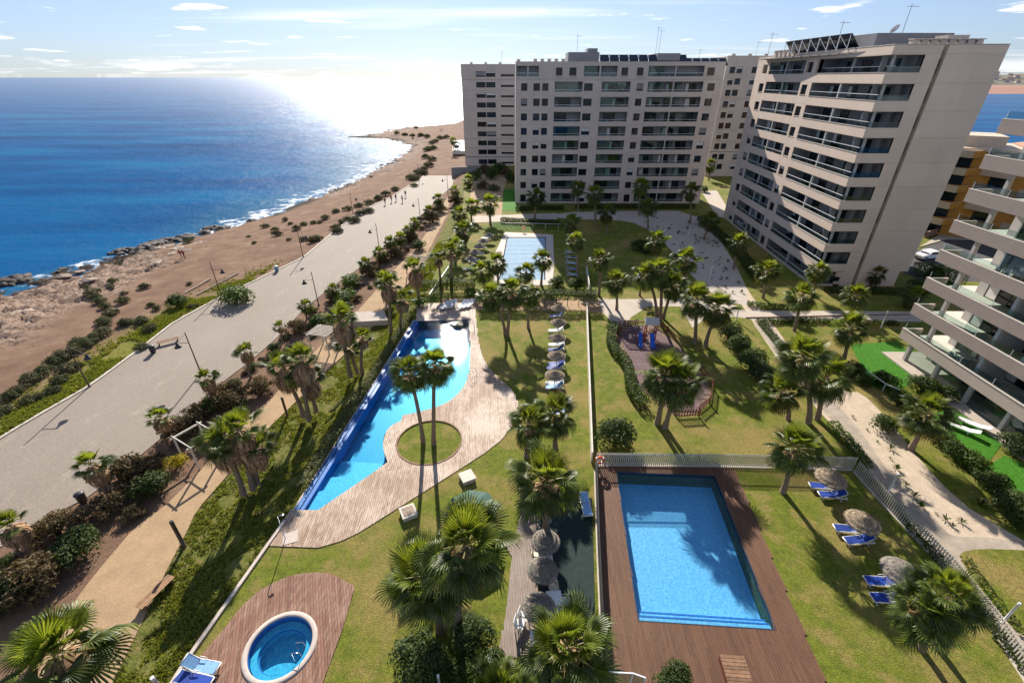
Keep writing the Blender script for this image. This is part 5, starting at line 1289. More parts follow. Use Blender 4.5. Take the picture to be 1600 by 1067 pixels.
LAMPS_W = [('first', 140, 604), ('second', 345, 460), ('third', 474, 402), ('fourth', 552, 336), ('far', 655, 282)]
near_l = {}
for u, v, r in beach:
    i = min(range(5), key=lambda k: math.hypot(u-LAMPS_W[k][1], v-LAMPS_W[k][2])); near_l.setdefault(i, []).append((math.hypot(u-LAMPS_W[i][1], v-LAMPS_W[i][2]), u, v, r))
for i, L_ in near_l.items():
    for k, (_, u, v, r) in enumerate(sorted(L_)): shrub(u, v, r*1.05, 'scrub', 'grey-green scrub clump on the sand, %s nearest to the %s seaward lamp post' % (ordinal(k+1), LAMPS_W[i][0]), ZP, 'scrub clumps on the beach')
for k, (u, v, r) in enumerate(sorted(far_head)): shrub(u, v, r, 'scrub', 'dark scrub clump on the sandy headland, %s from the left' % ordinal(k+1), ZP, 'scrub clumps on the headland')
pathL = edge(_pl, ZP); rr = random.Random(21); k = 0
for y in np.arange(16, 118, 2.3):
    for q in range(2):
        y_ = y+rr.uniform(-.8, .8); x = pr(y_)+(pathL(y_)-pr(y_))*rr.uniform(.12, .85); k += 1; zg = ground_z(x, y_); s_ = rr.uniform(.5, 1.15)
        t_ = thing('shrub', 'low wild shrub in the strip between promenade and dirt path, %s from the near end' % ordinal(k), 'shrub', (x, y_, zg), rr.uniform(0, 6), 'wild shrubs between promenade and dirt path', (s_, s_, s_*.8))
        obj('foliage', SHM[rr.choice(['dry', 'dry', 'scrub', 'green']), rr.randrange(3)], t_); obj('stem', STEM[rr.randrange(3)], t_)
for u, v, r, k, lab in [
 (281, 478, 1.55, 'green', 'dark round bush on the sand by the small lamp post'), (370, 472, 2.5, 'bright', 'large bright green bush set into the edge of the promenade'),
 (488, 378, 1.1, 'dry', 'dark dry bush alone at the water edge of sand'),
 (357, 632, 2.2, 'dry', 'dry brown shrub behind the solitary promenade palm'), (410, 612, 1.6, 'dry', 'dry shrub between solitary palm and dirt path'), (288, 682, 2.2, 'dry', 'tall dry shrub right of the small skirted palm'),
 (215, 752, 2.3, 'dry', 'dry shrub with bare twigs next to the wooden plank seat'), (240, 765, 1.6, 'green', 'spiky green shrub beside the yellow flowering bush'),
 (122, 868, 1.6, 'oleander', 'rounded dark green shrub above the dirt path at left'), (52, 920, 2.2, 'dry', 'yellowish dry shrub low at the left edge'),
 (95, 838, 1.8, 'dry', 'dry bush behind the rounded dark green shrub'), (15, 948, 1.8, 'green', 'dark shrub at the left edge above corner palm'), (170, 800, 1.5, 'dry', 'dry shrub right of the dark litter bin'),
 (462, 520, 1.7, 'dry', 'dry shrub left of the small white pergola'), (497, 512, 1.5, 'green', 'leafy shrub behind the small white pergola'),
 (552, 448, 2.0, 'bright', 'upper of the two rounded bright green shrubs by promenade'), (542, 474, 2.0, 'bright', 'lower of the two rounded bright green shrubs by promenade'),
 (524, 468, 1.5, 'dry', 'dry shrub left of the rounded green shrubs'), (578, 430, 1.8, 'dry', 'dry shrub above the rounded green shrubs'), (620, 402, 2.0, 'dry', 'dry shrub at promenade edge below the far pergola'),
 (640, 378, 1.9, 'dry', 'dry shrub beneath the paired promenade palms'), (676, 348, 2.2, 'dry', 'dry shrub beneath the palm right of fourth lamp'), (712, 318, 2.2, 'dry', 'dry shrub near the narrow block terrace'),
 (655, 390, 1.6, 'green', 'round green shrub beside the far pergola'), (600, 412, 1.5, 'dry', 'dry shrub under the small palm near third lamp'), (690, 332, 1.8, 'dry', 'dry shrub below the last promenade lamp'), (305, 655, 1.5, 'dry', 'thin dry shrub left of the near right lamp post'),
 (338, 640, 1.4, 'green', 'low green shrub under the palm by near right lamp')]:
    shrub(u, v, r, k, lab, ZP)
for k, (u, v, r, kd) in enumerate([(744, 282, 2.2, 'green'), (756, 272, 2.6, 'dry'), (768, 280, 2.8, 'green'), (780, 272, 2.8, 'green'), (792, 276, 2.4, 'dry'), (800, 285, 2.2, 'green'), (756, 296, 2.2, 'dry'), (772, 298, 2.0, 'scrub')]):
    x, y = G(u, v); t_ = thing('shrub', 'large dark shrub in the shade below the narrow block, %s of eight' % ordinal(k+1), 'shrub', (x, y, 0), k*1.3, 'shrubs below the narrow block', (r, r, r*1.1)); obj('foliage', SHM[kd, k % 3], t_); obj('stem', STEM[k % 3], t_)
shrub(278, 728, 1.0, 'yellow', 'yellow flowering bush by the dirt path', ZP)
for u, v, r, k, lab in [
 (960, 690, 1.75, 'oleander', 'large round oleander beside the white fence'), (660, 1040, 1.5, 'oleander', 'left round oleander below the two big palms'), (738, 1005, 1.25, 'oleander', 'right round oleander below the two big palms'),
 (1138, 528, 1.5, 'oleander', 'first oleander of the row from the twin palms'), (1152, 545, 1.4, 'oleander', 'second oleander of the row from the twin palms'), (1172, 572, 1.6, 'oleander', 'third oleander of the row from the twin palms'), (1188, 592, 1.5, 'oleander', 'last oleander of the row before the palm clump'),
 (1378, 668, 1.25, 'green', 'low round mound of green in the gravel bed'), (1000, 392, 1.9, 'green', 'dark rounded bush in the middle of the shaded lawn'), (1012, 396, 1.5, 'green', 'smaller bush touching the dark rounded one on shaded lawn'),
 (1440, 612, 1.5, 'green', 'leafy bush at the corner of the first turf terrace'), (1470, 622, 1.2, 'green', 'bush against the ground floor glass of near block'), (1400, 628, 1.0, 'green', 'bush on the gravel side of first turf garden'), (1425, 650, 1.1, 'green', 'bush behind the bare-trunk palm'),
 (1580, 705, 1.3, 'oleander', 'spreading plant by the near block terrace corner'), (1515, 725, 1.2, 'bright', 'bright bush below the white sunbeds'), (1490, 712, 1.2, 'green', 'darker bush left of bright one below white sunbeds'),
 (1545, 760, 1.2, 'green', 'bush between gravel and lower turf garden, upper'), (1575, 795, 1.2, 'oleander', 'bush between gravel and lower turf garden, middle'), (1598, 825, 1.3, 'green', 'bush between gravel and lower turf garden, lower'), (1465, 690, .9, 'green', 'small bush right of the bare-trunk palm foot'),
 (1380, 600, 1.3, 'green', 'bush at the gravel edge of the first turf garden'), (1330, 585, 1.3, 'green', 'bush under the palm at turf corner'), (1348, 600, 1.0, 'green', 'small bush between turf and gravel top'),
 (700, 1062, 1.3, 'green', 'leafy bush at bottom between the oleanders'), (770, 1050, 1.1, 'green', 'leafy bush at foot of walkway deck'), (735, 1058, 1.0, 'bright', 'pale leafy bush at the bottom by stone lantern'),
 (1062, 1072, 1.1, 'green', 'clipped bush at the bottom edge of brown deck'), (1040, 1078, .9, 'green', 'smaller clipped bush at the bottom edge of brown deck'),
 (872, 448, 1.5, 'green', 'dark bush by the gate of far pool'), (900, 452, 1.5, 'green', 'dark bush right of the far pool gate'), (735, 462, 1.2, 'bright', 'bright bush at the north end of pool deck'),
 (1100, 300, 1.6, 'bright', 'bright bush at the right end of wide block'), (745, 330, 1.3, 'bright', 'bright bush below the big round palm'), (655, 478, 1.2, 'bright', 'bright low bush left of stacked white loungers'),
 (1460, 435, 1.6, 'green', 'dark bush between the two right blocks'), (1432, 452, 1.5, 'green', 'dark bush at the foot of the blank end wall'), (1480, 345, 1.8, 'bright', 'bright garden bush below the orange flats'), (1465, 352, 1.5, 'green', 'dark garden bush below the orange flats')]:
    shrub(u, v, r, k, lab)
# ---- clipped hedges ---------------------------------------------------
def hedge(pts, wd, ht, label, kind='leaf_green', z0=0., dens=170, leaf=.17, raised=0., zfn=None):
    P_ = [Vector(p) for p in pts]; mb = MB(); rr = random.Random(len(label)*31+int(wd*100)); core_ = MB()
    for i in range(len(P_)-1):
        a, b_ = P_[i], P_[i+1]; d_ = b_-a; l = d_.length; d_.normalize(); n_ = Vector((-d_.y, d_.x))
        for _ in range(int(dens*l*(wd+2*(ht-raised)))):
            s_ = rr.uniform(-.1, l+.1); q = rr.random()*(wd+2*(ht-raised)); bul = 1+.16*noise.noise(Vector((a.x+d_.x*s_, a.y+d_.y*s_, 1.3))*1.1)
            if q < wd: o_, z = q-wd/2, ht*(1+.05*rr.uniform(-1, 1))*bul; nv = Vector((0, 0, 1))
            else:
                q -= wd; sd = 1 if q < ht-raised else -1; o_ = sd*wd/2*bul; z = raised+(q if sd > 0 else q-(ht-raised)); nv = Vector((n_.x*sd, n_.y*sd, .2))
            p = a+d_*s_+n_*o_; dep = rr.random()**2*.18; nrm = (nv+Vector((rr.gauss(0, .5), rr.gauss(0, .5), rr.gauss(0, .5)))).normalized()
            zb_ = z0 if zfn is None else zfn(p.x, p.y)
            C_ = Vector((p.x, p.y, zb_+z))-nv.normalized()*dep; ax = nrm.cross(Vector((rr.gauss(0, 1), rr.gauss(0, 1), rr.gauss(0, 1)))).normalized(); bx = nrm.cross(ax); ll = leaf*rr.uniform(.7, 1.3)
            mb.add([C_-ax*ll/2, C_+bx*ll*.25, C_+ax*ll/2, C_-bx*ll*.25], [(0, 1, 2, 3)], None, rr.random())
    t_ = thing('hedge', label, 'hedge', (0, 0, 0)); mb.build('foliage', kind, t_)
    st = MB()
    for i in range(len(P_)-1):
        d_ = P_[i+1]-P_[i]
        for k in range(max(1, int(d_.length/1.3))):
            p = P_[i]+d_*((k+.5)/max(1, int(d_.length/1.3))); zb_ = z0 if zfn is None else zfn(p.x, p.y); st.tube([(p.x, p.y, zb_-.05), (p.x+.05, p.y, zb_+ht*.55), (p.x+.15, p.y+.1, zb_+ht*.85)], [.05, .04, .02], 5)
    st.build('stem', 'bark', t_); return t_
HP = lambda *p: PX(p)
hedge(HP((748, 478), (800, 478), (860, 478), (930, 478)), 1.5, 2.0, 'clipped tree hedge on bare stems behind the lounger lawn', 'leaf_oleander', raised=1.1)
hedge(HP((655, 458), (700, 456), (742, 456)), 1.3, 1.7, 'clipped hedge behind the stacked white loungers', 'leaf_green', raised=.5)
hedge(smooth_poly(HP((962, 512), (953, 530), (957, 550), (975, 566), (984, 590), (985, 612), (996, 630), (1008, 640)), 1, False), 1.0, .9, 'curving hedge along the left side of the playground', 'leaf_green')
hedge(HP((1182, 505), (1250, 503), (1330, 505), (1400, 508)), .7, .5, 'low clipped hedge beside the paved walk to right block', 'leaf_green')
hedge(HP((1168, 478), (1200, 482), (1240, 484)), .9, .6, 'low ground hedge at the gravel corner of right block', 'leaf_bright')
hedge(HP((1190, 508), (1222, 548), (1250, 575)), .8, .5, 'low hedge along the left of the gravel path top', 'leaf_green')
hedge(HP((1300, 665), (1332, 700), (1352, 730)), .9, .45, 'low planted edging between playground lawn and gravel path', 'leaf_bright')
hedge(HP((1342, 735), (1380, 778), (1420, 826), (1460, 872), (1505, 925), (1560, 1000), (1600, 1052)), .5, .6, 'ragged low planting outside the picket fence', 'leaf_green', dens=90)
hedge(HP((783, 347), (830, 350), (880, 352)), 1.3, .9, 'low hedge behind far pool lawn, left part', 'leaf_green')
hedge(HP((806, 329), (880, 328)), 1., .9, 'hedge at the foot of wide block, left part', 'leaf_green')
hedge(HP((900, 326), (990, 326), (1085, 326)), 1.1, 1.0, 'hedge at the foot of wide block, right part', 'leaf_green')
hedge(HP((1095, 345), (1130, 375), (1160, 405), (1185, 440)), 1.6, .9, 'dark planting along the base of right block facade', 'leaf_green')
hedge(HP((1290, 456), (1360, 458), (1420, 460)), 1.2, .7, 'dark planting under the blank end wall', 'leaf_green')
hedge(HP((1425, 430), (1455, 432), (1500, 448)), 1.6, 1.9, 'tall bright topped hedge between road and near block', 'leaf_bright')
hedge(HP((860, 452), (866, 450)), 1.2, 1.1, 'little hedge block at the far pool gate', 'leaf_green')
hedge(HP((1395, 612), (1430, 640), (1475, 690), (1520, 735), (1575, 790)), 1.1, .7, 'mixed border between gravel bed and turf gardens', 'leaf_green', dens=110)
hedge(HP((640, 1058), (700, 1062), (770, 1058), (835, 1056)), 1.2, .7, 'hedge along the bottom edge under the oleanders', 'leaf_green')
hedge(HP((1505, 872), (1530, 905), (1562, 950), (1600, 995)), .5, .25, 'creeping border of the corner lawn beside brick path', 'leaf_green', dens=80)
slope = [(xb(y)-.75, y) for y in np.arange(G(467, 797)[1]+2, G(648, 497)[1]+1, 2.)]
hedge(slope, 1.0, .55, 'dark shrubby strip below the infinity pool wall', 'leaf_scrub', zfn=ground_z, dens=110)
# ---- ground cover (uncountable) --------------------------------------
def tufts(name, label, cells, matn, hgt, n_bl=7):
    mb = MB(); rr = random.Random(5)
    for x, y, z, s_ in cells:
        for k in range(n_bl):
            a = rr.uniform(0, 6.28); l = hgt*s_*rr.uniform(.5, 1.2); w2 = .03*s_+.02; ox, oy = rr.uniform(-.15, .15), rr.uniform(-.15, .15); tx, ty = math.cos(a), math.sin(a); sp_ = rr.uniform(.3, .9)*l
            mb.add([(x+ox-ty*w2, y+oy+tx*w2, z-.03), (x+ox+ty*w2, y+oy-tx*w2, z-.03), (x+ox+tx*sp_+ty*w2*.6, y+oy+ty*sp_-tx*w2*.6, z+l*.8), (x+ox+tx*sp_-ty*w2*.6, y+oy+ty*sp_+tx*w2*.6, z+l*.8)], [(0, 1, 2, 3)], None, rr.random())
    return stuff(mb.build(name, matn), label, 'plants')
cells = []
for _ in range(13000):
    y = 8+random.random()**1.15*75; x = xb(y)-random.uniform(.1, max(2., xb(y)-pathR(y)-.1))
    if noise.noise(Vector((x*.5, y*.5, 9)))+.25*random.random() > -.08: cells.append((x, y, ground_z(x, y), random.uniform(.5, 1.2)))
tufts('ground_cover', 'green ground cover on the slope between pool and dirt path', cells, 'leaf_cover', .14)
cells = []
for _ in range(8000):
    y = 28+random.random()*48; e = abs(random.gauss(0, 1.0))*1.9+.25; x = pl(y)-e
    if random.random() < 1.1-max(0, y-48)/26 and noise.noise(Vector((x*.3, y*.3, 2))) > -.15: cells.append((x, y, ground_z(x, y), random.uniform(.5, 1.2)))
tufts('verge_plants', 'yellow green weeds along the seaward edge of the promenade', cells, 'leaf_cover', .28)
# ---- small plants in the gravel --------------------------------------
def tuft_mesh(seed, n=16):
    r_ = random.Random(seed); mb = MB()
    for k in range(n):
        a = r_.uniform(0, 6.28); e = r_.uniform(.3, 1.3); l = r_.uniform(.6, 1.); tx, ty = math.cos(a), math.sin(a); w2 = .07
        m1 = (tx*l*.5*math.cos(e), ty*l*.5*math.cos(e), l*.6*math.sin(e)); m2 = (tx*l*math.cos(e), ty*l*math.cos(e), l*.8*math.sin(e))
        mb.add([(0, 0, 0), (m1[0]-ty*w2, m1[1]+tx*w2, m1[2]), m2, (m1[0]+ty*w2, m1[1]-tx*w2, m1[2])], [(0, 1, 2, 3)], MT['leaf_green'], r_.random())
    return mb.mesh('tuft_plant')
TM = [tuft_mesh(i) for i in range(3)]
gp = Z1([(390, 220, .8), (385, 285, .4), (430, 355, .8), (450, 405, .5), (490, 465, .7), (545, 540, .8), (590, 605, .8), (690, 650, .3), (755, 690, .7), (800, 735, .5), (860, 710, .7), (980, 590, 1.1), (235, 95, .35), (300, 175, .35), (135, 10, .5)], 1300, 650, 4.267)
for k, (u, v, s_) in enumerate(sorted(gp, key=lambda q: q[1])):
    x, y = G(u, v); tag(obj('tuft_plant', TM[random.randrange(3)], None, (x, y, .01), random.uniform(0, 6), s_*.8), 'young leafy plant in the sunlit gravel bed, %s from the top' % ordinal(k+1), 'plant', 'young plants in the sunlit gravel bed')
rr = random.Random(3)
poly = PX([(970, 333), (1088, 333), (1130, 395), (1168, 468), (1125, 462), (1075, 420), (1040, 375), (1000, 346)])
pts_ = []
while len(pts_) < 70:
    u, v = rr.uniform(960, 1175), rr.uniform(331, 472); x, y = G(u, v)
    ins = False; n = len(poly)
    for i in range(n):
        a, b_ = poly[i], poly[(i+1) % n]
        if (a[1] > y) != (b_[1] > y) and x < (b_[0]-a[0])*(y-a[1])/(b_[1]-a[1])+a[0]: ins = not ins
    if ins: pts_.append((v, x, y))
for k, (v, x, y) in enumerate(sorted(pts_)):
    tag(obj('tuft_plant', TM[k % 3], None, (x, y, .01), rr.uniform(0, 6), rr.uniform(.35, .75)), 'small dark plant on the shaded gravel walk, %s from the far end' % ordinal(k+1), 'plant', 'small plants on the shaded gravel walk')
# ============================================================ fences
def picket_fence(pts, ht, step, w_, label, matn='fence_slat', rails=True, th=.035):
    x0, y0 = pts[0]; t_ = thing('picket_fence', label, 'fence', (x0, y0, 0)); mb = MB(); mb.box((0, 0, ht/2+.06), (w_, th, ht)); me_ = mb.mesh('picket', MT[matn])
    for i in range(len(pts)-1):
        a, b_ = Vector(pts[i]), Vector(pts[i+1]); d_ = b_-a; l = d_.length; rz = math.atan2(d_.y, d_.x); n = int(l/step)
        for k in range(n):
            p = a+d_*((k+.5)/n); obj('picket', me_, t_, (p.x-x0, p.y-y0, random.uniform(-.01, .01)), rz)
        for z in ((.25, ht-.15) if rails else ()):
            r_ = MB(); nn_ = Vector((-d_.y, d_.x)).normalized()*.045; r_.bar((a.x-x0+nn_.x, a.y-y0+nn_.y, z), (b_.x-x0+nn_.x, b_.y-y0+nn_.y, z), .045, .06); r_.build('rail', matn, t_)
        s_ = MB(); s_.bar((a.x-x0, a.y-y0, .035), (b_.x-x0, b_.y-y0, .035), .2, .07); s_.build('footing', 'kerb', t_)
    return t_
picket_fence(PX([(930, 727), (1130, 729), (1332, 734)]), 1.25, .15, .075, 'slatted picket fence between playground lawn and brown deck')
picket_fence(PX([(1334, 737), (1402, 812), (1478, 890), (1545, 975), (1612, 1080)]), 1.1, .165, .075, 'long grey picket fence running down beside the brick path')
picket_fence(PX([(930, 735), (934, 860), (942, 1040)]), 1.15, .16, .07, 'dark picket fence between shaded mat and brown deck', 'fence_dark')
strip('fence_wall', PX([(916, 484), (920, 600), (924, 722)]), .12, 0, 1.05, 'wall_white', 'thin pale boundary wall between lounger lawn and playground lawn', 'wall')
strip('fence_wall', PX([(916, 425), (921, 460)]), .12, 0, 1.0, 'wall_white', 'short pale wall in shade right of far pool loungers', 'wall')
def glass_fence(pts, ht, label):
    x0, y0 = pts[0]; t_ = thing('glass_fence', label, 'fence', (x0, y0, 0))
    for i in range(len(pts)-1):
        a, b_ = Vector(pts[i]), Vector(pts[i+1]); n = max(1, int((b_-a).length/2)); 
        for k in range(n):
            p, q = a+(b_-a)*(k/n), a+(b_-a)*((k+1)/n); m_ = MB(); m_.bar((p.x-x0, p.y-y0, ht/2), (q.x-x0, q.y-y0, ht/2), .015, ht); m_.build('glass_panel', 'fence_glass', t_)
            m_ = MB(); m_.box((p.x-x0, p.y-y0, ht/2), (.05, .05, ht)); m_.build('post', 'white_metal', t_)
        m_ = MB(); m_.bar((a.x-x0, a.y-y0, ht+.03), (b_.x-x0, b_.y-y0, ht+.03), .06, .05); m_.build('rail', 'white_metal', t_)
    return t_
glass_fence(PX([(770, 357), (832, 358), (892, 360)]), 1.1, 'glass fence across the lawn behind far pool')
glass_fence(PX([(741, 350), (700, 430), (672, 472)]), 1.1, 'glass fence climbing the left side of far pool lawn')
glass_fence(PX([(1345, 588), (1378, 612), (1400, 622)]), .9, 'white framed glass panels at the turf garden corner')
glass_fence(PX([(1004, 1075), (985, 1068), (948, 1066)]), 1.0, 'small white gate fence at the bottom of brown deck')
strip('border_edging', PX([(1165, 497), (1300, 494), (1420, 492)]), .12, 0, .12, 'brick_dark', 'row of dark edging stones along the paved walk', 'edging')

# ============================================================ furniture
def make_lounger(sling='blue_sling', back=38, white='white_plastic'):
    t_ = thing('sun_lounger', '', 'sun lounger')
    mb = MB()
    for s in (-.33, .33):
        mb.tube([(-.98, s, .30), (-.5, s, .34), (.25, s, .34), (.6, s, .33), (.95, s, .30)], .035, 6)
    mb.bar((-.98, -.33, .30), (-.98, .33, .30), .06); mb.bar((.95, -.33, .30), (.95, .33, .30), .06)
    mb.build('frame', white, t_, True)
    for x in (-.72, .62):
        for s in (-.33, .33):
            m_ = MB(); m_.tube([(x-.14, s, .33), (x-.1, s, .04), (x+.1, s, .04), (x+.14, s, .33)], .03, 6); m_.build('leg', white, t_, True)
    m_ = MB(); m_.box((-.37, 0, .355), (1.16, .58, .025)); m_.build('seat', sling, t_)
    a = R(back); m_ = MB(); M_ = Matrix.Rotation(-a, 3, 'Y'); c = Vector((.23, 0, .36))+M_ @ Vector((.38, 0, 0)); m_.box(c, (.74, .58, .025), M=M_); bk = m_.build('backrest', sling, t_)
    m_ = MB()
    for s in (-.31, .31): p0 = Vector((.23, s, .36)); m_.tube([p0, p0+M_ @ Vector((.78, 0, 0))], .028, 6)
    e = Vector((.23, 0, .36))+M_ @ Vector((.78, 0, 0)); m_.bar((e.x, -.31, e.z), (e.x, .31, e.z), .05); m_.build('back_frame', white, bk, True)
    m_ = MB()
    for s in (-.37, .37): m_.tube([(-.1, s, .36), (-.08, s, .52), (.25, s, .54), (.34, s, .36)], .024, 6)
    m_.build('armrest', white, t_, True)
    return t_
LPROTO = {'blue': make_lounger(), 'flat': make_lounger(back=6), 'pale': make_lounger('blue_sling_pale', 40), 'white': make_lounger('pale_sling', 30)}
USED = set()
for k_, o_ in LPROTO.items(): CH[o_.name] = list(o_.children); 
for k_, o_ in LPROTO.items():
    for c_ in o_.children: CH[c_.name] = list(c_.children)
def put_copy(protos, k, loc, rz, label, group, sc=1.):
    o = protos[k]
    if k not in USED: USED.add(k); o.location = loc; o.rotation_euler = (0, 0, rz); o['label'] = label; o['group'] = group
    else: o = dup(o, loc, rz, label, group)
    o.scale = (sc, sc, sc); return o
def lounger(u, v, deg, kind, label, group, z=.0, sc=.9):
    x, y = G(u, v, z+.3); return put_copy(LPROTO, kind, (x, y, z), R(deg), label, group, sc)
gR = 'loungers on the lawn right of brown deck'
for u, v, d_, k, lab in [(1286, 759, -8, 'blue', 'upper blue lounger under the first thatched parasol from picket corner'), (1301, 773, -6, 'blue', 'lower blue lounger under the first thatched parasol from picket corner'),
    (1327, 826, -8, 'blue', 'upper blue lounger beside the middle thatched parasol on right lawn'), (1342, 843, 4, 'blue', 'lower blue lounger beside the middle thatched parasol on right lawn'),
    (1378, 908, -6, 'blue', 'blue lounger with folded frame beside the grey thatched parasol'), (1388, 934, -4, 'blue', 'blue lounger half hidden under the low palms')]:
    lounger(u, v, d_, k, lab, gR)
for u, v, d_, k, lab in [(915, 789, 95, 'pale', 'pale blue lounger against the fence at the top of shaded mat'), (919, 982, 92, 'flat', 'deep blue flat lounger against the fence at bottom of shaded mat'),
    (314, 1040, 172, 'pale', 'upper of two blue loungers at the corner of spa deck'), (303, 1062, 170, 'flat', 'lower of two blue loungers at the corner of spa deck')]:
    lounger(u, v, d_, k, lab, 'loungers by the decks', .05)
nth = ['first', 'second', 'third', 'fourth', 'fifth', 'sixth', 'seventh', 'eighth', 'ninth']
for i, (u, v, k) in enumerate([(870, 493, 'blue'), (869, 516, 'white'), (870, 538, 'white'), (869, 546, 'blue'), (870, 568, 'blue'), (868, 574, 'blue'), (867, 598, 'white'), (867, 604, 'pale')]):
    lounger(u, v, 4, k, nth[i]+' lounger from the hedge in the column beside the thin wall', 'loungers in a column on the pool lawn')
lounger(872, 644, 10, 'pale', 'pale blue lounger half hidden by palm fronds on pool lawn', 'loungers in a column on the pool lawn')
for i, (u, v) in enumerate([(695, 478), (701, 477), (707, 476), (722, 477), (728, 476), (734, 475)]):
    lounger(u, v, 62, 'white', '%s white lounger %s on the shaded north end of pool deck' % (['left', 'middle', 'right'][i % 3], 'of the left stack' if i < 3 else 'of the right stack'), 'white loungers at the pool end', .05)
for i, (u, v) in enumerate([(760, 372), (756, 379), (752, 387), (748, 397), (741, 408), (732, 420)]):
    lounger(u, v, 0, 'white', nth[i]+' pale lounger from the round palm left of far pool', 'loungers left of far pool')
for i, (u, v) in enumerate([(890, 394), (891, 402), (892, 411), (893, 420), (894, 429)]):
    lounger(u, v, 180, 'blue' if i % 2 else 'pale', nth[i]+' lounger from the glass fence right of far pool', 'loungers right of far pool')
def sunbed_white(u, v, rz, label):
    x, y = G(u, v, .3); t_ = thing('sunbed', label, 'sunbed', (x, y, .02), rz, 'plain white sunbeds on turf')
    for s in (-.25, .25):
        for q in (-.8, .5):
            m_ = MB(); m_.box((q, s, .14), (.07, .07, .28)); m_.build('leg', 'white_plastic', t_)
    m_ = MB(); m_.box((-.25, 0, .31), (1.5, .62, .06)); m_.build('base', 'white_plastic', t_)
    m_ = MB(); M_ = Matrix.Rotation(R(-18), 3, 'Y'); m_.box((.83, 0, .42), (.7, .62, .06), M=M_); m_.build('headrest', 'white_plastic', t_)
sunbed_white(1503, 668, R(-52), 'left plain white sunbed on the turf garden'); sunbed_white(1520, 662, R(-52), 'right plain white sunbed on the turf garden')

# thatched parasols
def make_parasol(matn):
    t_ = thing('thatched_parasol', '', 'parasol')
    m_ = MB(); m_.tube([(0, 0, -.05), (0, 0, 2.45)], .05, 8); m_.build('pole', 'wood', t_, True)
    m_ = MB()
    prof = [(1.42, 1.86), (1.38, 1.93), (1.05, 2.10), (.98, 2.16), (.62, 2.32), (.55, 2.38), (.15, 2.60), (.02, 2.66)]
    m_.lathe(prof, 44, jit=.03); m_.lathe([(1.4, 1.86), (.05, 2.45)], 24); cn = m_.build('canopy', matn, t_)
    m_ = MB(); r_ = random.Random(4)
    for k in range(900):
        a = r_.uniform(0, 6.283); tier = r_.choice([(1.46, 1.82, 1.02, 2.14), (1.06, 2.06, .6, 2.35), (.66, 2.28, .2, 2.6), (1.46, 1.82, .9, 2.2)]); j = r_.uniform(-.05, .07); w_ = r_.uniform(.015, .04)
        f = lambda r, z, s: (r*math.cos(a)-s*math.sin(a), r*math.sin(a)+s*math.cos(a), z+.012)
        fr = r_.uniform(0, .6); r0 = tier[0]+j; r1 = tier[0]+(tier[2]-tier[0])*(fr+.4); z1_ = tier[1]+(tier[3]-tier[1])*(fr+.4)
        m_.add([f(r0, tier[1]-r_.uniform(0, .05), -w_*.5), f(r0, tier[1]-.02, w_*.5), f(r1, z1_+.02, w_), f(r1, z1_+.02, -w_)], [(0, 1, 2, 3)])
    s_ = m_.build('straw', matn, cn); s_['kind'] = 'stuff'
    m_ = MB()
    for k in range(6): a = k*1.047; m_.bar((0, 0, 2.38), (1.3*math.cos(a), 1.3*math.sin(a), 1.86), .03)
    m_.build('ribs', 'wood', t_)
    return t_
PPROTO = {'pb': make_parasol('thatch'), 'pg': make_parasol('thatch_grey')}
for o_ in PPROTO.values():
    CH[o_.name] = list(o_.children)
    for c_ in o_.children: CH[c_.name] = list(c_.children)
def parasol(u, v, k, label, group, z=.02, sc=1.):
    x, y = G(u, v, z+1.55*sc); return put_copy(PPROTO, k, (x, y, z), random.uniform(0, 6), label, group, sc*.70)
for u, v, k, lab in [(1300, 743, 'pb', 'dark thatched parasol at the picket fence corner'), (1350, 811, 'pb', 'middle thatched parasol beside the long picket fence'), (1411, 889, 'pg', 'grey weathered thatched parasol beside the low palms')]:
    parasol(u, v, k, lab, 'thatched parasols on the right lawn')
for u, v, k, lab in [(853, 842, 'pg', 'thatched parasol half under the stout palm on shaded mat'), (848, 887, 'pg', 'middle thatched parasol on the shaded mat'), (842, 945, 'pg', 'thatched parasol beside the white table and chairs')]:
    parasol(u, v, k, lab, 'thatched parasols over the shaded mat', .05, .88)
for i, (u, v) in enumerate([(873, 479), (873, 501), (871, 525), (870, 553), (867, 583)]): parasol(u, v, 'pb', nth[i]+' thatched parasol from the hedge in the lounger column', 'thatched parasols on the pool lawn', sc=.95)
for i, (u, v) in enumerate([(764, 366), (755, 375), (749, 383), (742, 392), (735, 402)]): parasol(u, v, 'pg', nth[i]+' small parasol from the round palm left of far pool', 'parasols left of far pool', sc=.95)
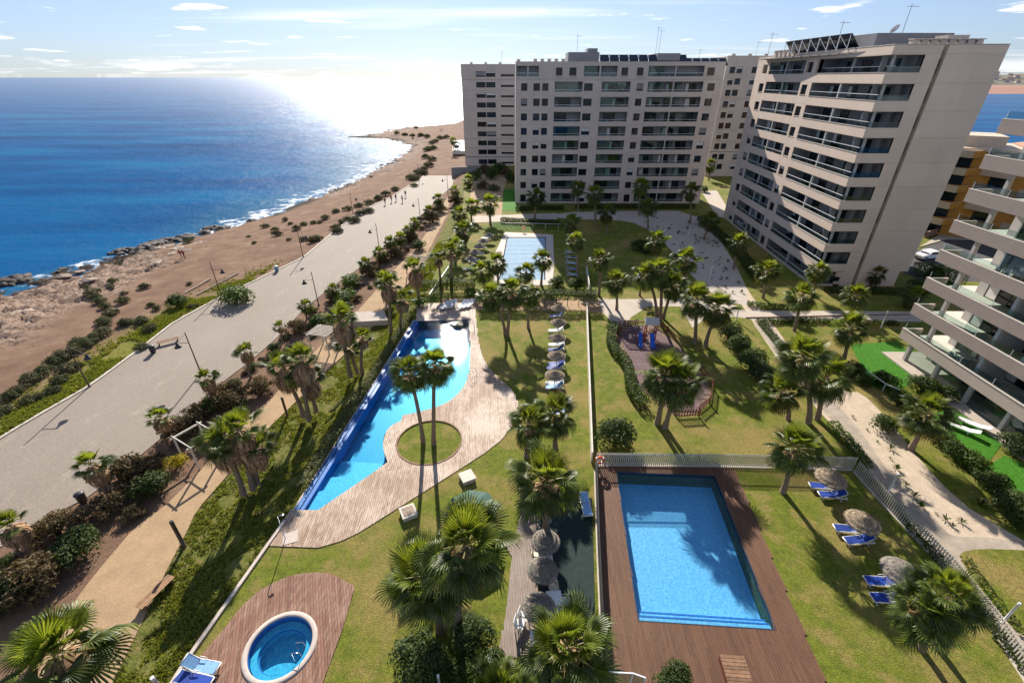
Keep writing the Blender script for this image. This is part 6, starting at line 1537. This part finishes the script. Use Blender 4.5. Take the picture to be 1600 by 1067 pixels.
# tables and chairs on the mat
def table(u, v, rz, label, z=.03):
    x, y = G(u, v, z+.72); t_ = thing('garden_table', label, 'table', (x, y, z), rz, 'white garden tables')
    m_ = MB(); m_.box((0, 0, .71), (.85, .85, .04)); bevel = m_.build('table_top', 'white_plastic', t_)
    for sx_ in (-.35, .35):
        for sy in (-.35, .35): m_ = MB(); m_.box((sx_, sy, .345), (.06, .06, .69)); m_.build('leg', 'white_plastic', t_)
def chair(u, v, rz, label, matn, z=.03):
    x, y = G(u, v, z+.45); t_ = thing('garden_chair', label, 'chair', (x, y, z), rz, 'plastic garden chairs')
    m_ = MB(); m_.box((0, 0, .43), (.48, .46, .04)); m_.build('seat', matn, t_)
    m_ = MB(); 
    for k in range(4): m_.box((-.18+k*.12, .25, .68), (.08, .03, .42), M=Matrix.Rotation(R(-10), 3, 'X'))
    m_.box((0, .285, .89), (.5, .035, .07)); m_.build('backrest', matn, t_)
    for sx_ in (-.22, .22):
        for sy in (-.2, .2): m_ = MB(); m_.box((sx_, sy, .21), (.045, .045, .42)); m_.build('leg', matn, t_)
        m_ = MB(); m_.tube([(sx_*1.15, -.2, .42), (sx_*1.15, -.2, .64), (sx_*1.15, .26, .66)], .022, 6); m_.build('armrest', matn, t_, True)
table(866, 934, .05, 'white table beside the lowest parasol on shaded mat'); table(852, 866, .05, 'white table between upper and middle parasols on shaded mat'); table(842, 995, .1, 'white table below the lowest parasol, half under fronds')
chair(865, 917, .1, 'cream chair at the head of the white table', 'cream_plastic'); chair(881, 938, -1.5, 'white chair right of the white table', 'white_plastic'); chair(874, 952, 3.1, 'white chair at the near side of the white table', 'white_plastic')
chair(818, 962, 1.2, 'white chair at the walkway edge beside lowest parasol, upper', 'white_plastic'); chair(812, 975, 1.3, 'white chair at the walkway edge beside lowest parasol, lower', 'white_plastic'); chair(838, 868, 1.4, 'cream chair beside the upper white table', 'cream_plastic')
# folded green canopy, hatches, lantern
x, y = G(738, 800, 1.6); t_ = thing('canopy_umbrella', 'large dark green octagonal canopy behind the big palms', 'umbrella', (x, y, 0), .2)
m_ = MB(); m_.lathe([(1.75, 1.75), (1.72, 1.8), (.9, 2.15), (.03, 2.45)], 8); m_.lathe([(1.72, 1.76), (.05, 2.38)], 8); m_.build('canopy', 'canvas_green', t_)
m_ = MB(); m_.tube([(0, 0, 0), (0, 0, 2.5)], .04, 8); m_.build('pole', 'dark_metal', t_); m_ = MB(); m_.box((0, 0, .05), (.7, .7, .1)); m_.build('base', 'kerb', t_)
def hatch(u, v, label, grate):
    x, y = G(u, v, .3); t_ = thing('service_hatch', label, 'hatch', (x, y, 0), R(28))
    m_ = MB(); m_.box((0, 0, .15), (.95, .95, .3)); m_.build('body', 'wall_white', t_)
    m_ = MB(); m_.box((0, 0, .34), (1.04, 1.04, .07)); l_ = m_.build('lid', 'wall_white', t_)
    if grate:
        m_ = MB(); m_.box((0, 0, .385), (.76, .76, .018)); m_.build('grate', 'rock', l_)
hatch(730, 744, 'plain pale square hatch on the lawn below the pool deck', 0); hatch(638, 799, 'pale square hatch with dark grate on the lawn', 1)
x, y = G(768, 1019, .3); t_ = thing('stone_lantern', 'small round pale garden light by the hedge', 'lamp', (x, y, 0)); m_ = MB(); m_.lathe([(.05, 0), (.06, .2), (.22, .3), (.22, .36), (.06, .4)], 16); m_.build('head', 'wall_white', t_, True); m_ = MB(); m_.lathe([(.07, .4), (.07, .42), (.001, .425)], 10); m_.build('cap', 'dark_metal', t_)
m_ = MB(); x, y = G(824, 790); m_.lathe([(.3, .0), (.3, .03), (.001, .035)], 20, (x, y, 0)); tag(m_.build('drain_cover', 'kerb'), 'round stone cover in the lawn by the stout palm', 'cover')
# timber box on the brown deck
x, y = G(1150, 1052, .3); t_ = thing('storage_box', 'slatted timber box on the brown deck at the bottom', 'box', (x, y, .05), R(-4))
m_ = MB(); m_.box((0, 0, .2), (1.15, 1.5, .4)); m_.build('body', 'wood_red', t_)
for k in range(9): m_ = MB(); m_.box((0, -.68+k*.17, .425), (1.22, .15, .04)); m_.build('slat', 'wood', t_)
# life ring
def life_ring(u, v, label, z=.9):
    y = G(u, v, z)[1]; x = G(u, v, z)[0]; t_ = thing('life_ring', label, 'life ring', (x, y, 0)); m_ = MB(); n1, n2 = 20, 8; V_ = []; F_ = []
    for i in range(n1):
        for j in range(n2):
            a, b_ = 2*math.pi*i/n1, 2*math.pi*j/n2; V_.append(((.3+.08*math.cos(b_))*math.cos(a), .08*math.sin(b_), z+(.3+.08*math.cos(b_))*math.sin(a))); F_.append((i*n2+j, ((i+1) % n1)*n2+j, ((i+1) % n1)*n2+(j+1) % n2, i*n2+(j+1) % n2))
    m_.add(V_, F_); m_.build('ring', 'life_ring', t_, True)
    for k in range(4):
        m_ = MB(); a = k*math.pi/2+.78; m_.box((.3*math.cos(a), 0, z+.3*math.sin(a)), (.19, .19, .07), M=Matrix.Rotation(-a, 3, 'Y')); m_.build('band', 'white_plastic', t_)
    m_ = MB(); m_.tube([(0, .12, 0), (0, .12, z+.4)], .03, 6); m_.build('post', 'white_metal', t_)
life_ring(937, 719, 'orange life ring at the fence corner above brown deck'); life_ring(818, 356, 'orange life ring behind the far pool')
# poolside shower at the deck tip
x, y = G(446, 842, .05); t_ = thing('pool_shower', 'thin poolside shower posts at the tip of pale deck', 'shower', (x, y, .05), R(20))
m_ = MB(); m_.tube([(0, 0, 0), (0, 0, 2.1), (.1, 0, 2.2), (.3, 0, 2.2)], .03, 6); m_.build('pipe', 'steel', t_, True); m_ = MB(); m_.lathe([(.09, 2.15), (.09, 2.18), (.02, 2.2)], 12, (.3, 0, 0)); m_.build('shower_head', 'steel', t_)
m_ = MB(); m_.box((.3, 0, .01), (.9, .9, .03)); m_.build('tray', 'coping_pink', t_)

# ============================================================ playground
PLAY = smooth_poly(PX([(958, 524), (985, 508), (1020, 508), (1040, 520), (1066, 545), (1092, 580), (1112, 605), (1108, 630), (1088, 648), (1050, 652), (1030, 628), (1004, 612), (988, 590), (982, 562), (968, 545)]), 1)
pg = sheet('playground_floor', PLAY, .014, 'soil'); x0, x1 = min(p[0] for p in PLAY), max(p[0] for p in PLAY); y0, y1 = min(p[1] for p in PLAY), max(p[1] for p in PLAY)
tl = bxs('rubber_tile', 'rubber_tile', (0.008, .622, .008, .622, 0, .035)); yq = y0; cnt = 0
while yq < y1:
    xq = x0
    while xq < x1:
        if all(any(a <= xq+dx_ <= b_ for a, b_ in spans([[(p[1], p[0]) for p in PLAY]], yq+dy_)) for dx_ in (.05, .6) for dy_ in (.05, .6)) and cnt < 300:
            obj('rubber_tile', tl, pg, (xq, yq, .016)); cnt += 1
        xq += .63
    yq += .63
def play_fence(pts, label, ht=.85):
    P_ = PX(pts); x0, y0 = P_[0]; t_ = thing('play_fence', label, 'fence', (x0, y0, 0)); me_ = cached('ppk', lambda: bxs('picket', 'wood_red', (-.05, .05, -.012, .012, .06, ht)))
    for i in range(len(P_)-1):
        a, b_ = Vector(P_[i]), Vector(P_[i+1]); d_ = b_-a; n = max(2, int(d_.length/.24)); rz = math.atan2(d_.y, d_.x)
        for k in range(n): p = a+d_*((k+.5)/n); obj('picket', me_, t_, (p.x-x0, p.y-y0, 0), rz)
        for z in (.22, .68):
            m_ = MB(); nn_ = Vector((-d_.y, d_.x)).normalized()*.035; m_.bar((a.x-x0+nn_.x, a.y-y0+nn_.y, z), (b_.x-x0+nn_.x, b_.y-y0+nn_.y, z), .04, .08); m_.build('rail', 'wood_red', t_)
        m_ = MB(); m_.box((a.x-x0, a.y-y0, .48), (.1, .1, .96)); m_.build('post', 'wood_red', t_)
play_fence([(963, 536), (960, 524), (975, 512), (997, 508)], 'red-brown picket fence round the top left of playground')
play_fence([(1020, 508), (1042, 520), (1056, 535)], 'red-brown picket fence behind the blue slide')
play_fence([(1094, 580), (1112, 606), (1108, 630), (1090, 644)], 'red-brown picket fence on the right bend of playground')
play_fence([(1092, 650), (1058, 652)], 'red-brown picket fence panel at the bottom of playground'); play_fence([(1048, 640), (1058, 652)], 'short red-brown fence piece left of the bottom panel')
x, y = G(1014, 530); t_ = thing('play_tower', 'wooden play tower with cream roof and two blue slides', 'playground equipment', (x, y, .05), R(-8)); 
for sx_ in (-.55, .55):
    for sy in (-.55, .55): m_ = MB(); m_.box((sx_, sy, 1.1), (.11, .11, 2.2)); m_.build('post', 'red_paint', t_)
m_ = MB(); m_.box((0, 0, 1.0), (1.2, 1.2, .08)); m_.build('platform', 'wood', t_)
m_ = MB(); m_.add([(-.75, -.7, 2.1), (.75, -.7, 2.1), (.75, .7, 2.1), (-.75, .7, 2.1), (-.75, 0, 2.75), (.75, 0, 2.75)], [(0, 1, 5, 4), (2, 3, 4, 5), (1, 2, 5), (3, 0, 4)]); m_.build('roof', 'render_white', t_)
for sx_, wdt in ((.1, .42), (-1.2, .3)):
    m_ = MB(); pr_ = [(-.65, 1.05), (-1.2, .75), (-1.9, .3), (-2.4, .18)]
    for i in range(3): m_.bar((sx_, pr_[i][0], pr_[i][1]), (sx_, pr_[i+1][0], pr_[i+1][1]), wdt, .04); [m_.bar((sx_+q, pr_[i][0], pr_[i][1]+.1), (sx_+q, pr_[i+1][0], pr_[i+1][1]+.1), .05, .2) for q in (-wdt/2, wdt/2)]
    m_.build('slide', 'slide_blue', t_)
m_ = MB(); m_.bar((-.55, .5, 1.9), (-3.4, .5, 1.9), .1); m_.bar((-3.4, .5, 1.9), (-3.4, .5, 0), .1); m_.build('climbing_beam', 'wood_red', t_)
m_ = MB()
for k in range(6): m_.bar((-.9-k*.42, -.2, .9), (-.9-k*.42, .5, 1.85), .035); 
for k in range(4): m_.bar((-.8, -.1+k*.18, 1.+k*.24), (-3.2, -.1+k*.18, 1.+k*.24), .035)
m_.build('climbing_net', 'dark_metal', t_)

# ============================================================ lamps, benches, bins
def make_lamp():
    t_ = thing('lamp_post', '', 'lamp post'); m_ = MB(); m_.tube([(0, 0, -.1), (0, 0, .6), (0, 0, 4.9)], [.085, .07, .045], 8); m_.lathe([(.15, 0), (.15, .08), (.09, .14)], 10); m_.build('pole', 'lamp_post', t_, True)
    m_ = MB(); m_.bar((0, 0, 3.72), (-1.35, 0, 3.72), .05); m_.bar((0, 0, 4.75), (-1.2, 0, 3.74), .02); m_.build('arm', 'lamp_post', t_)
    m_ = MB(); m_.lathe([(.03, .12), (.07, .05), (.12, -.1), (.2, -.28), (.34, -.42), (.35, -.46), (.02, -.42)], 14, (-1.2, 0, 3.68)); m_.build('lantern', 'dark_metal', t_, True)
    return t_
LP = make_lamp(); CH[LP.name] = list(LP.children); first = [1]
def lamp(u, v, rz, label):
    x, y = G(u, v, ZP); z = ZP
    if first: first.clear(); o = LP; o.location = (x, y, z); o.rotation_euler = (0, 0, rz); o['label'] = label
    else: o = dup(LP, (x, y, z), rz, label)
    o['group'] = 'lamp posts along the promenade'
for u, v, lab in [(140, 604, 'first lamp post on the seaward side, by yellow weeds'), (345, 460, 'second lamp post on the seaward side, behind the bright bush'), (474, 402, 'third lamp post on the seaward side of promenade'), (552, 336, 'fourth lamp post on the seaward side of promenade'), (655, 282, 'far lamp post on the seaward side near walkers')]:
    lamp(u, v, math.pi*1.04, lab)
for u, v, lab in [(314, 583, 'first lamp post on the garden side, beside small palm'), (498, 477, 'second lamp post on the garden side of promenade'), (593, 391, 'third lamp post on the garden side of promenade'), (657, 346, 'fourth lamp post on the garden side of promenade'), (700, 303, 'last lamp post on the garden side, before narrow block')]:
    lamp(u, v, .1, lab)
def post_light(u, v, ht, label, matn='lamp_post', z=0., r=.09):
    x, y = G(u, v, z); 
    if z < 0: z = ground_z(x, y); x, y = G(u, v, z)
    t_ = thing('post_light', label, 'lamp post', (x, y, z)); m_ = MB(); m_.tube([(0, 0, -.1), (0, 0, ht)], r, 10); m_.build('post', matn, t_, True)
    m_ = MB(); m_.lathe([(r*1.02, ht), (r*1.02, ht+.16), (.001, ht+.17)], 10); m_.build('head', 'dark_metal' if matn == 'lamp_post' else 'white_metal', t_)
post_light(288, 853, 2.3, 'dark round post light beside the dirt path and wooden bench', z=ZP, r=.12); post_light(449, 650, 2.0, 'dark post light above the dirt path by three palms', z=ZP, r=.11)
for u, v, lab in [(1560, 978, 'white post light at the corner lawn, bottom right'), (1384, 774, 'white post light on brick path by picket fence'), (1376, 512, 'white post light by the paved walk near turf'), (1108, 438, 'white post light on shaded gravel walk, lower'), (1150, 500, 'thin post light by the oleander row'), (1076, 368, 'white post light on shaded gravel walk, upper'), (690, 1090, 'pale post light at the bottom by oleander')]:
    post_light(u, v, 2.0, lab, 'white_plastic', r=.06)
post_light(258, 1085, 1.5, 'pale post light outside the garden wall by spa deck', 'wall_white', z=ZP, r=.09)
def bench(u, v, rz, label, ln=2.0, matn='wood_pale', back=False, z=ZP):
    x, y = G(u, v, z); z = ground_z(x, y)+.04; t_ = thing('bench', label, 'bench', (x, y, z), rz)
    for k in range(4): m_ = MB(); m_.box((0, -.22+k*.15, .43), (ln, .12, .05)); m_.build('slat', matn, t_)
    for s in (-ln/2+.2, ln/2-.2): m_ = MB(); m_.box((s, 0, .2), (.1, .5, .41)); m_.build('leg', 'wood', t_)
    if back:
        for k in range(2): m_ = MB(); m_.box((0, .32, .6+k*.16), (ln, .04, .12)); m_.build('back_slat', matn, t_)
bench(247, 930, R(72), 'wooden plank bench between the dirt path and slope', 2.1, 'pine'); bench(264, 536, R(38), 'dark low bench on the seaward edge of promenade', 2.2, 'wood'); bench(188, 742, R(52), 'pale plank seat behind the dry shrub', 2.0, 'wood_pale')
def bin_(u, v, matn, label, z=ZP, s=1.):
    x, y = G(u, v, z); t_ = thing('litter_bin', label, 'litter bin', (x, y, z), 0, None, s); m_ = MB(); m_.lathe([(.22, 0), (.27, .1), (.3, .75), (.31, .8)], 16); m_.build('body', matn, t_, True)
    m_ = MB(); m_.lathe([(.33, .8), (.33, .86), (.2, .95), (.01, .97)], 16); m_.build('lid', 'dark_metal' if matn == 'dark_metal' else 'white_plastic', t_, True)
bin_(131, 784, 'dark_metal', 'dark round litter bin beside the short heavy-skirted palm'); bin_(240, 551, 'dark_metal', 'dark litter bin next to the low seaward bench'); bin_(433, 424, 'blue_bin', 'light blue bin with white lid at promenade edge')
def pergola(u, v, rz, w_, d_, ht, label, matn, z, nr_=9):
    x, y = G(u, v, z); z = ground_z(x, y); t_ = thing('pergola', label, 'pergola', (x, y, z), rz)
    for sx_ in (-w_/2, w_/2):
        for sy in (-d_/2, d_/2): m_ = MB(); m_.box((sx_, sy, ht/2), (.12, .12, ht)); m_.build('post', matn, t_)
        m_ = MB(); m_.box((sx_, 0, ht+.06), (.1, d_+.5, .14)); m_.build('beam', matn, t_)
    for k in range(nr_): m_ = MB(); m_.box((0, -d_/2+k*d_/(nr_-1), ht+.16), (w_+.5, .07, .08)); m_.build('rafter', matn, t_)
pergola(510, 545, R(-14), 2.2, 2.2, 2.3, 'small white slatted pergola among the slope palms', 'wall_white', ZP); pergola(655, 428, R(-14), 3.0, 2.4, 2.3, 'wooden slatted pergola beside the dirt path, far', 'wood_pale', ZP)
pergola(318, 712, R(-30), 2.4, 2.0, 2.2, 'white framed pergola half hidden by palms by the dirt path', 'wall_white', ZP, 2)
# volleyball-court style ropes on the sand
for i, (p, q) in enumerate((((290, 461), (330, 438)), ((309, 465), (373, 430)))):
    a, b_ = G(*p, -1.6), G(*q, -1.6); m_ = MB(); m_.bar((*a, ground_z(*a)+.12), (*b_, ground_z(*b_)+.12), .12, .16); tag(m_.build('timber_edging', 'wood_pale'), ['upper', 'lower'][i]+' pale timber edging lying on the sand by the small lamp', 'timber')

# ============================================================ people
def person(u, v, rz, top_m, leg_m, label, z=ZP, walk=.22, group='people walking by the sea'):
    x, y = G(u, v, z); z = max(ground_z(x, y), ZP if x > pl(y) else -9)
    t_ = thing('person', label, 'person', (x, y, z), rz, group)
    J = {'pel': (0, 0, .95, .15), 'chest': (0, .02, 1.30, .165), 'neck': (0, .03, 1.47, .06), 'head': (0, .05, 1.62, .10), 'crown': (0, .04, 1.72, .075),
         'ls': (-.19, .02, 1.40, .065), 'le': (-.25, -.08, 1.12, .045), 'lw': (-.24, .05, .88, .035), 'lh': (-.24, .08, .80, .04), 'rs': (.19, .02, 1.40, .065), 're': (.25, .10, 1.13, .045), 'rw': (.24, .24, .92, .035), 'rh': (.24, .29, .85, .04),
         'lhip': (-.10, 0, .88, .10), 'lk': (-.11, walk*.6, .48, .065), 'la': (-.11, walk*.8, .08, .045), 'lt': (-.11, walk*.8+.17, .04, .04), 'rhip': (.10, 0, .88, .10), 'rk': (.11, -walk*.2, .48, .065), 'ra': (.11, -walk*1.3, .12, .045), 'rt': (.11, -walk*1.3+.15, .05, .04)}
    E_ = [('pel', 'chest'), ('chest', 'neck'), ('neck', 'head'), ('head', 'crown'), ('chest', 'ls'), ('ls', 'le'), ('le', 'lw'), ('lw', 'lh'), ('chest', 'rs'), ('rs', 're'), ('re', 'rw'), ('rw', 'rh'), ('pel', 'lhip'), ('lhip', 'lk'), ('lk', 'la'), ('la', 'lt'), ('pel', 'rhip'), ('rhip', 'rk'), ('rk', 'ra'), ('ra', 'rt')]
    ks = list(J); me_ = bpy.data.meshes.new('body'); me_.from_pydata([J[k][:3] for k in ks], [(ks.index(a), ks.index(b_)) for a, b_ in E_], [])
    o = obj('body', me_, t_); md = o.modifiers.new('skin', 'SKIN'); sd = me_.skin_vertices or None
    if not me_.skin_vertices:
        bm = bmesh.new(); bm.from_mesh(me_); bm.verts.layers.skin.verify(); bm.to_mesh(me_); bm.free()
    for i, k in enumerate(ks): s_ = me_.skin_vertices[0].data[i]; s_.radius = (J[k][3], J[k][3]*.9); s_.use_root = k == 'pel'
    o.modifiers.new('sub', 'SUBSURF').levels = 1; o.modifiers['sub'].render_levels = 1
    m_, tt, bb = newmat('person_cloth'); tcn = N(tt, 'ShaderNodeTexCoord'); sp_ = N(tt, 'ShaderNodeSeparateXYZ'); L(tt, tcn.outputs['Object'], sp_.inputs[0])
    st = lambda c: (MT[c].node_tree.nodes['Color Ramp'].color_ramp.elements[0].color[:3])
    mv = N(tt, 'ShaderNodeMath', operation='DIVIDE'); L(tt, sp_.outputs[2], mv.inputs[0]); mv.inputs[1].default_value = 1.85
    rp = N(tt, 'ShaderNodeValToRGB'); rp.color_ramp.interpolation = 'CONSTANT'; L(tt, mv.outputs[0], rp.inputs[0]); e = rp.color_ramp.elements
    while len(e) < 5: e.new(.5)
    for el_, (p, c) in zip(e, ((0, 'cloth_dark'), (.05, leg_m), (.52, top_m), (.79, 'skin'), (.9, 'bark'))): el_.position = p; el_.color = (*st(c), 1)
    L(tt, rp.outputs[0], bb.inputs['Base Color']); bb.inputs['Roughness'].default_value = .85; me_.materials.append(m_)
person(283, 400, R(160), 'cloth_red', 'skin', 'left of two people walking together on the brown sand', -1.9); person(288, 401, R(160), 'cloth_red', 'cloth_dark', 'right of two people walking together on the brown sand', -1.9)
for u, v, a, b_, lab in [(602, 320, 'cloth_dark', 'cloth_dark', 'leftmost walker at the seaward edge of far promenade'), (612, 316, 'cloth_red', 'cloth_dark', 'second walker from left on the far promenade'), (619, 314, 'cloth_dark', 'cloth_blue', 'third walker from left on the far promenade'), (629, 316, 'cloth_light', 'cloth_dark', 'walker nearest the middle of the far promenade'), (634, 308, 'cloth_dark', 'cloth_dark', 'rightmost walker of the far promenade group')]:
    person(u, v, R(random.uniform(-30, 30)), a, b_, lab)
for u, v, lab in [(688, 206, 'left of two tiny figures on the headland skyline'), (691, 206, 'right of two tiny figures on the headland skyline')]: person(u, v, 0, 'cloth_dark', 'cloth_dark', lab, -1.7, group='figures on the headland')

# ============================================================ rocks on the shore
def rock_mesh(seed):
    bm = bmesh.new(); bmesh.ops.create_icosphere(bm, subdivisions=3, radius=1.)
    for v in bm.verts:
        n_ = noise.fractal(v.co*1.3+Vector((seed*7.1, 0, 0)), 1., 2., 4); c = noise.cell(v.co*2.2+Vector((seed, 3, 1)))
        v.co *= 1+.35*n_+.10*c; v.co.z *= .55
    me_ = bpy.data.meshes.new('rock'); bm.to_mesh(me_); bm.free(); return me_
RK = [rock_mesh(i) for i in range(5)]
for i, m_ in enumerate(RK): m_.materials.append(MT['rock_dark' if i < 3 else 'rock'])
sea_rocks = Z1([(80, 745, 2.2), (140, 730, 1.6), (60, 765, 1.6), (150, 755, 1.4), (700, 580, .9), (750, 570, 1.8), (790, 562, 1.6), (830, 558, 1.2), (880, 560, 2.2), (930, 545, 2.6), (970, 525, 2.2), (1000, 515, 1.8), (1050, 500, 1.8), (1080, 490, 1.2), (1130, 490, 2.0), (1170, 482, 2.2), (1200, 478, 1.4), (1280, 450, 1.6), (1320, 425, 1.8), (1345, 420, 1.6), (1380, 425, 1.7), (1410, 420, 1.2), (1580, 380, 1.4), (900, 575, 1.1), (860, 575, 1.2)], 0, 250, 4)
for i, (u, v, s_) in enumerate(sorted(sea_rocks)):
    x, y = G(u, v, ZS+.2); tag(obj('rock', RK[i % 3], None, (x, y, ZS+.05), random.uniform(0, 6), (s_, s_*.8, s_*.62)), 'dark wet rock standing in the surf, %s from the left' % ordinal(i+1), 'rock', 'dark rocks in the surf')
bys = sorted(random.uniform(52, 92) if i < 45 else random.uniform(140, 235) for i in range(70))
for i in range(70):
    y = bys[i]; f = random.uniform(.55, 1.02); x = pl(y)+(xc(y)-pl(y))*f; s_ = random.uniform(.3, .95); z = ground_z(x, y)
    tag(obj('boulder', RK[3+i % 2] if f < .92 else RK[i % 3], None, (x, y, z), random.uniform(0, 6), (s_*1.3, s_, s_*.6)), 'broken boulder on the rocky shore shelf, %s from the near end' % ordinal(i+1), 'boulder', 'boulders on the shore shelf')

# ============================================================ far things
p = thing('swimming_pool', 'distant blue terrace pool beside the narrow block', 'pool', (0, 0, 0)); q = PX([(708, 236), (727, 236), (726, 219), (709, 220)], .3)
m_ = MB(); m_.prism(offset(q, .3), -1, .28); m_.build('surround', 'wall_white', p); m_ = MB(); m_.prism(offset(q, -1.2), .2, .33); m_.build('water', 'tile_b', p)
strip('terrace_wall', [(-19, 152), (-14.5, 153), (-8, 154)], .4, -1.3, 1.6, 'render_grey', 'grey terrace wall closing the far end of promenade', 'wall')
# bay and far shore on the right
V_ = []; F_ = []; nx_, ny_ = 60, 14
for j in range(ny_):
    for i in range(nx_):
        x = 780+i*22; y = 1080+j*45; z = ZS-2+min(1, j/2.)*13+sstep(1, 10, j)*33*(.75+.5*fbm(x, y, .004, 3)); V_.append((x, y+20*fbm(x, 3, .01), z))
for j in range(ny_-1):
    for i in range(nx_-1): F_.append((j*nx_+i, j*nx_+i+1, (j+1)*nx_+i+1, (j+1)*nx_+i))
me_ = bpy.data.meshes.new('far_hill'); me_.from_pydata(V_, [], F_); m, t, b = newmat('far_hill'); n1 = noise_node(t, .03, 5, .65); gz = N(t, 'ShaderNodeNewGeometry'); sp_ = N(t, 'ShaderNodeSeparateXYZ'); L(t, gz.outputs['Position'], sp_.inputs[0])
cc = mixc(t, rng_map(t, sp_.outputs[2], 8, 12), (.42, .22, .15), ramp(t, n1.outputs[0], [(.35, (.09, .10, .06)), (.65, (.28, .22, .17))])); L(t, cc, b.inputs['Base Color']); b.inputs['Roughness'].default_value = 1.; me_.materials.append(m); struct(obj('hill', me_))
rr = random.Random(9); hw = bxs('wall', 'far_white', (-6, 6, -5, 5, -4, 6)); mbr = MB(); mbr.add([(-6.5, -5.5, 6), (6.5, -5.5, 6), (6.5, 5.5, 6), (-6.5, 5.5, 6), (-6.5, 0, 8), (6.5, 0, 8)], [(0, 1, 5, 4), (2, 3, 4, 5), (1, 2, 5), (3, 0, 4)]); hr = mbr.mesh('roof', MT['far_roof'])
for k in range(51):
    i, j = 8+k % 17, 4+2*(k//17)+k % 2; vx = V_[j*nx_+i]; t_ = thing('house', 'tiny pale house on the far shore, %s row, %s from the left' % (['front', 'middle', 'back'][k//17], ordinal(k % 17+1)), 'house', vx, rr.uniform(-.3, .3), 'houses on the far shore', rr.uniform(.6, 1.1)); obj('wall', hw, t_); obj('roof', hr, t_)
# parked car seen between the right blocks
x, y = G(1450, 400, .5); t_ = thing('parked_car', 'white car parked on the road between the two right blocks', 'car', (x, y, .02), R(12))
prof = [(-2.0, .35), (-2.05, .7), (-1.9, .9), (-1.1, .98), (-.5, 1.42), (1.0, 1.45), (1.75, 1.0), (2.05, .92), (2.1, .4)]
m_ = MB(); n = len(prof); V2 = [(x_, -.82, z_) for x_, z_ in prof]+[(x_, .82, z_) for x_, z_ in prof]; m_.add(V2, [tuple(range(n)), tuple(range(2*n-1, n-1, -1))]+[(i, n+i, n+(i+1) % n, (i+1) % n) for i in range(n)]); m_.build('body', 'car_paint', t_)
for pr_ in (((-1.02, 1.0), (-.48, 1.37)), ((1.05, 1.4), (1.68, 1.03))): m_ = MB(); a, b_ = pr_; m_.bar((a[0]*1.02, 0, a[1]+.02), (b_[0]*1.02, 0, b_[1]+.02), 1.4, .03); m_.build('windscreen', 'pane', t_)
for s in (-.83, .83): m_ = MB(); m_.box((.25, s, 1.18), (1.5, .02, .32)); m_.build('side_window', 'pane', t_)
for wx in (-1.3, 1.35):
    for s in (-.78, .78): m_ = MB(); m_.tube([(wx, s-.1, .32), (wx, s+.1, .32)], .32, 14); wh = m_.build('wheel', 'tyre', t_); m_ = MB(); m_.tube([(wx, s-.11, .32), (wx, s+.11, .32)], .18, 10); m_.build('rim', 'grey_metal', wh)
strip('brick_wall', PX([(1445, 372), (1475, 362), (1540, 366)]), .3, 0, 1.2, 'brick_dark', 'low brick garden wall across the road below orange flats', 'wall')
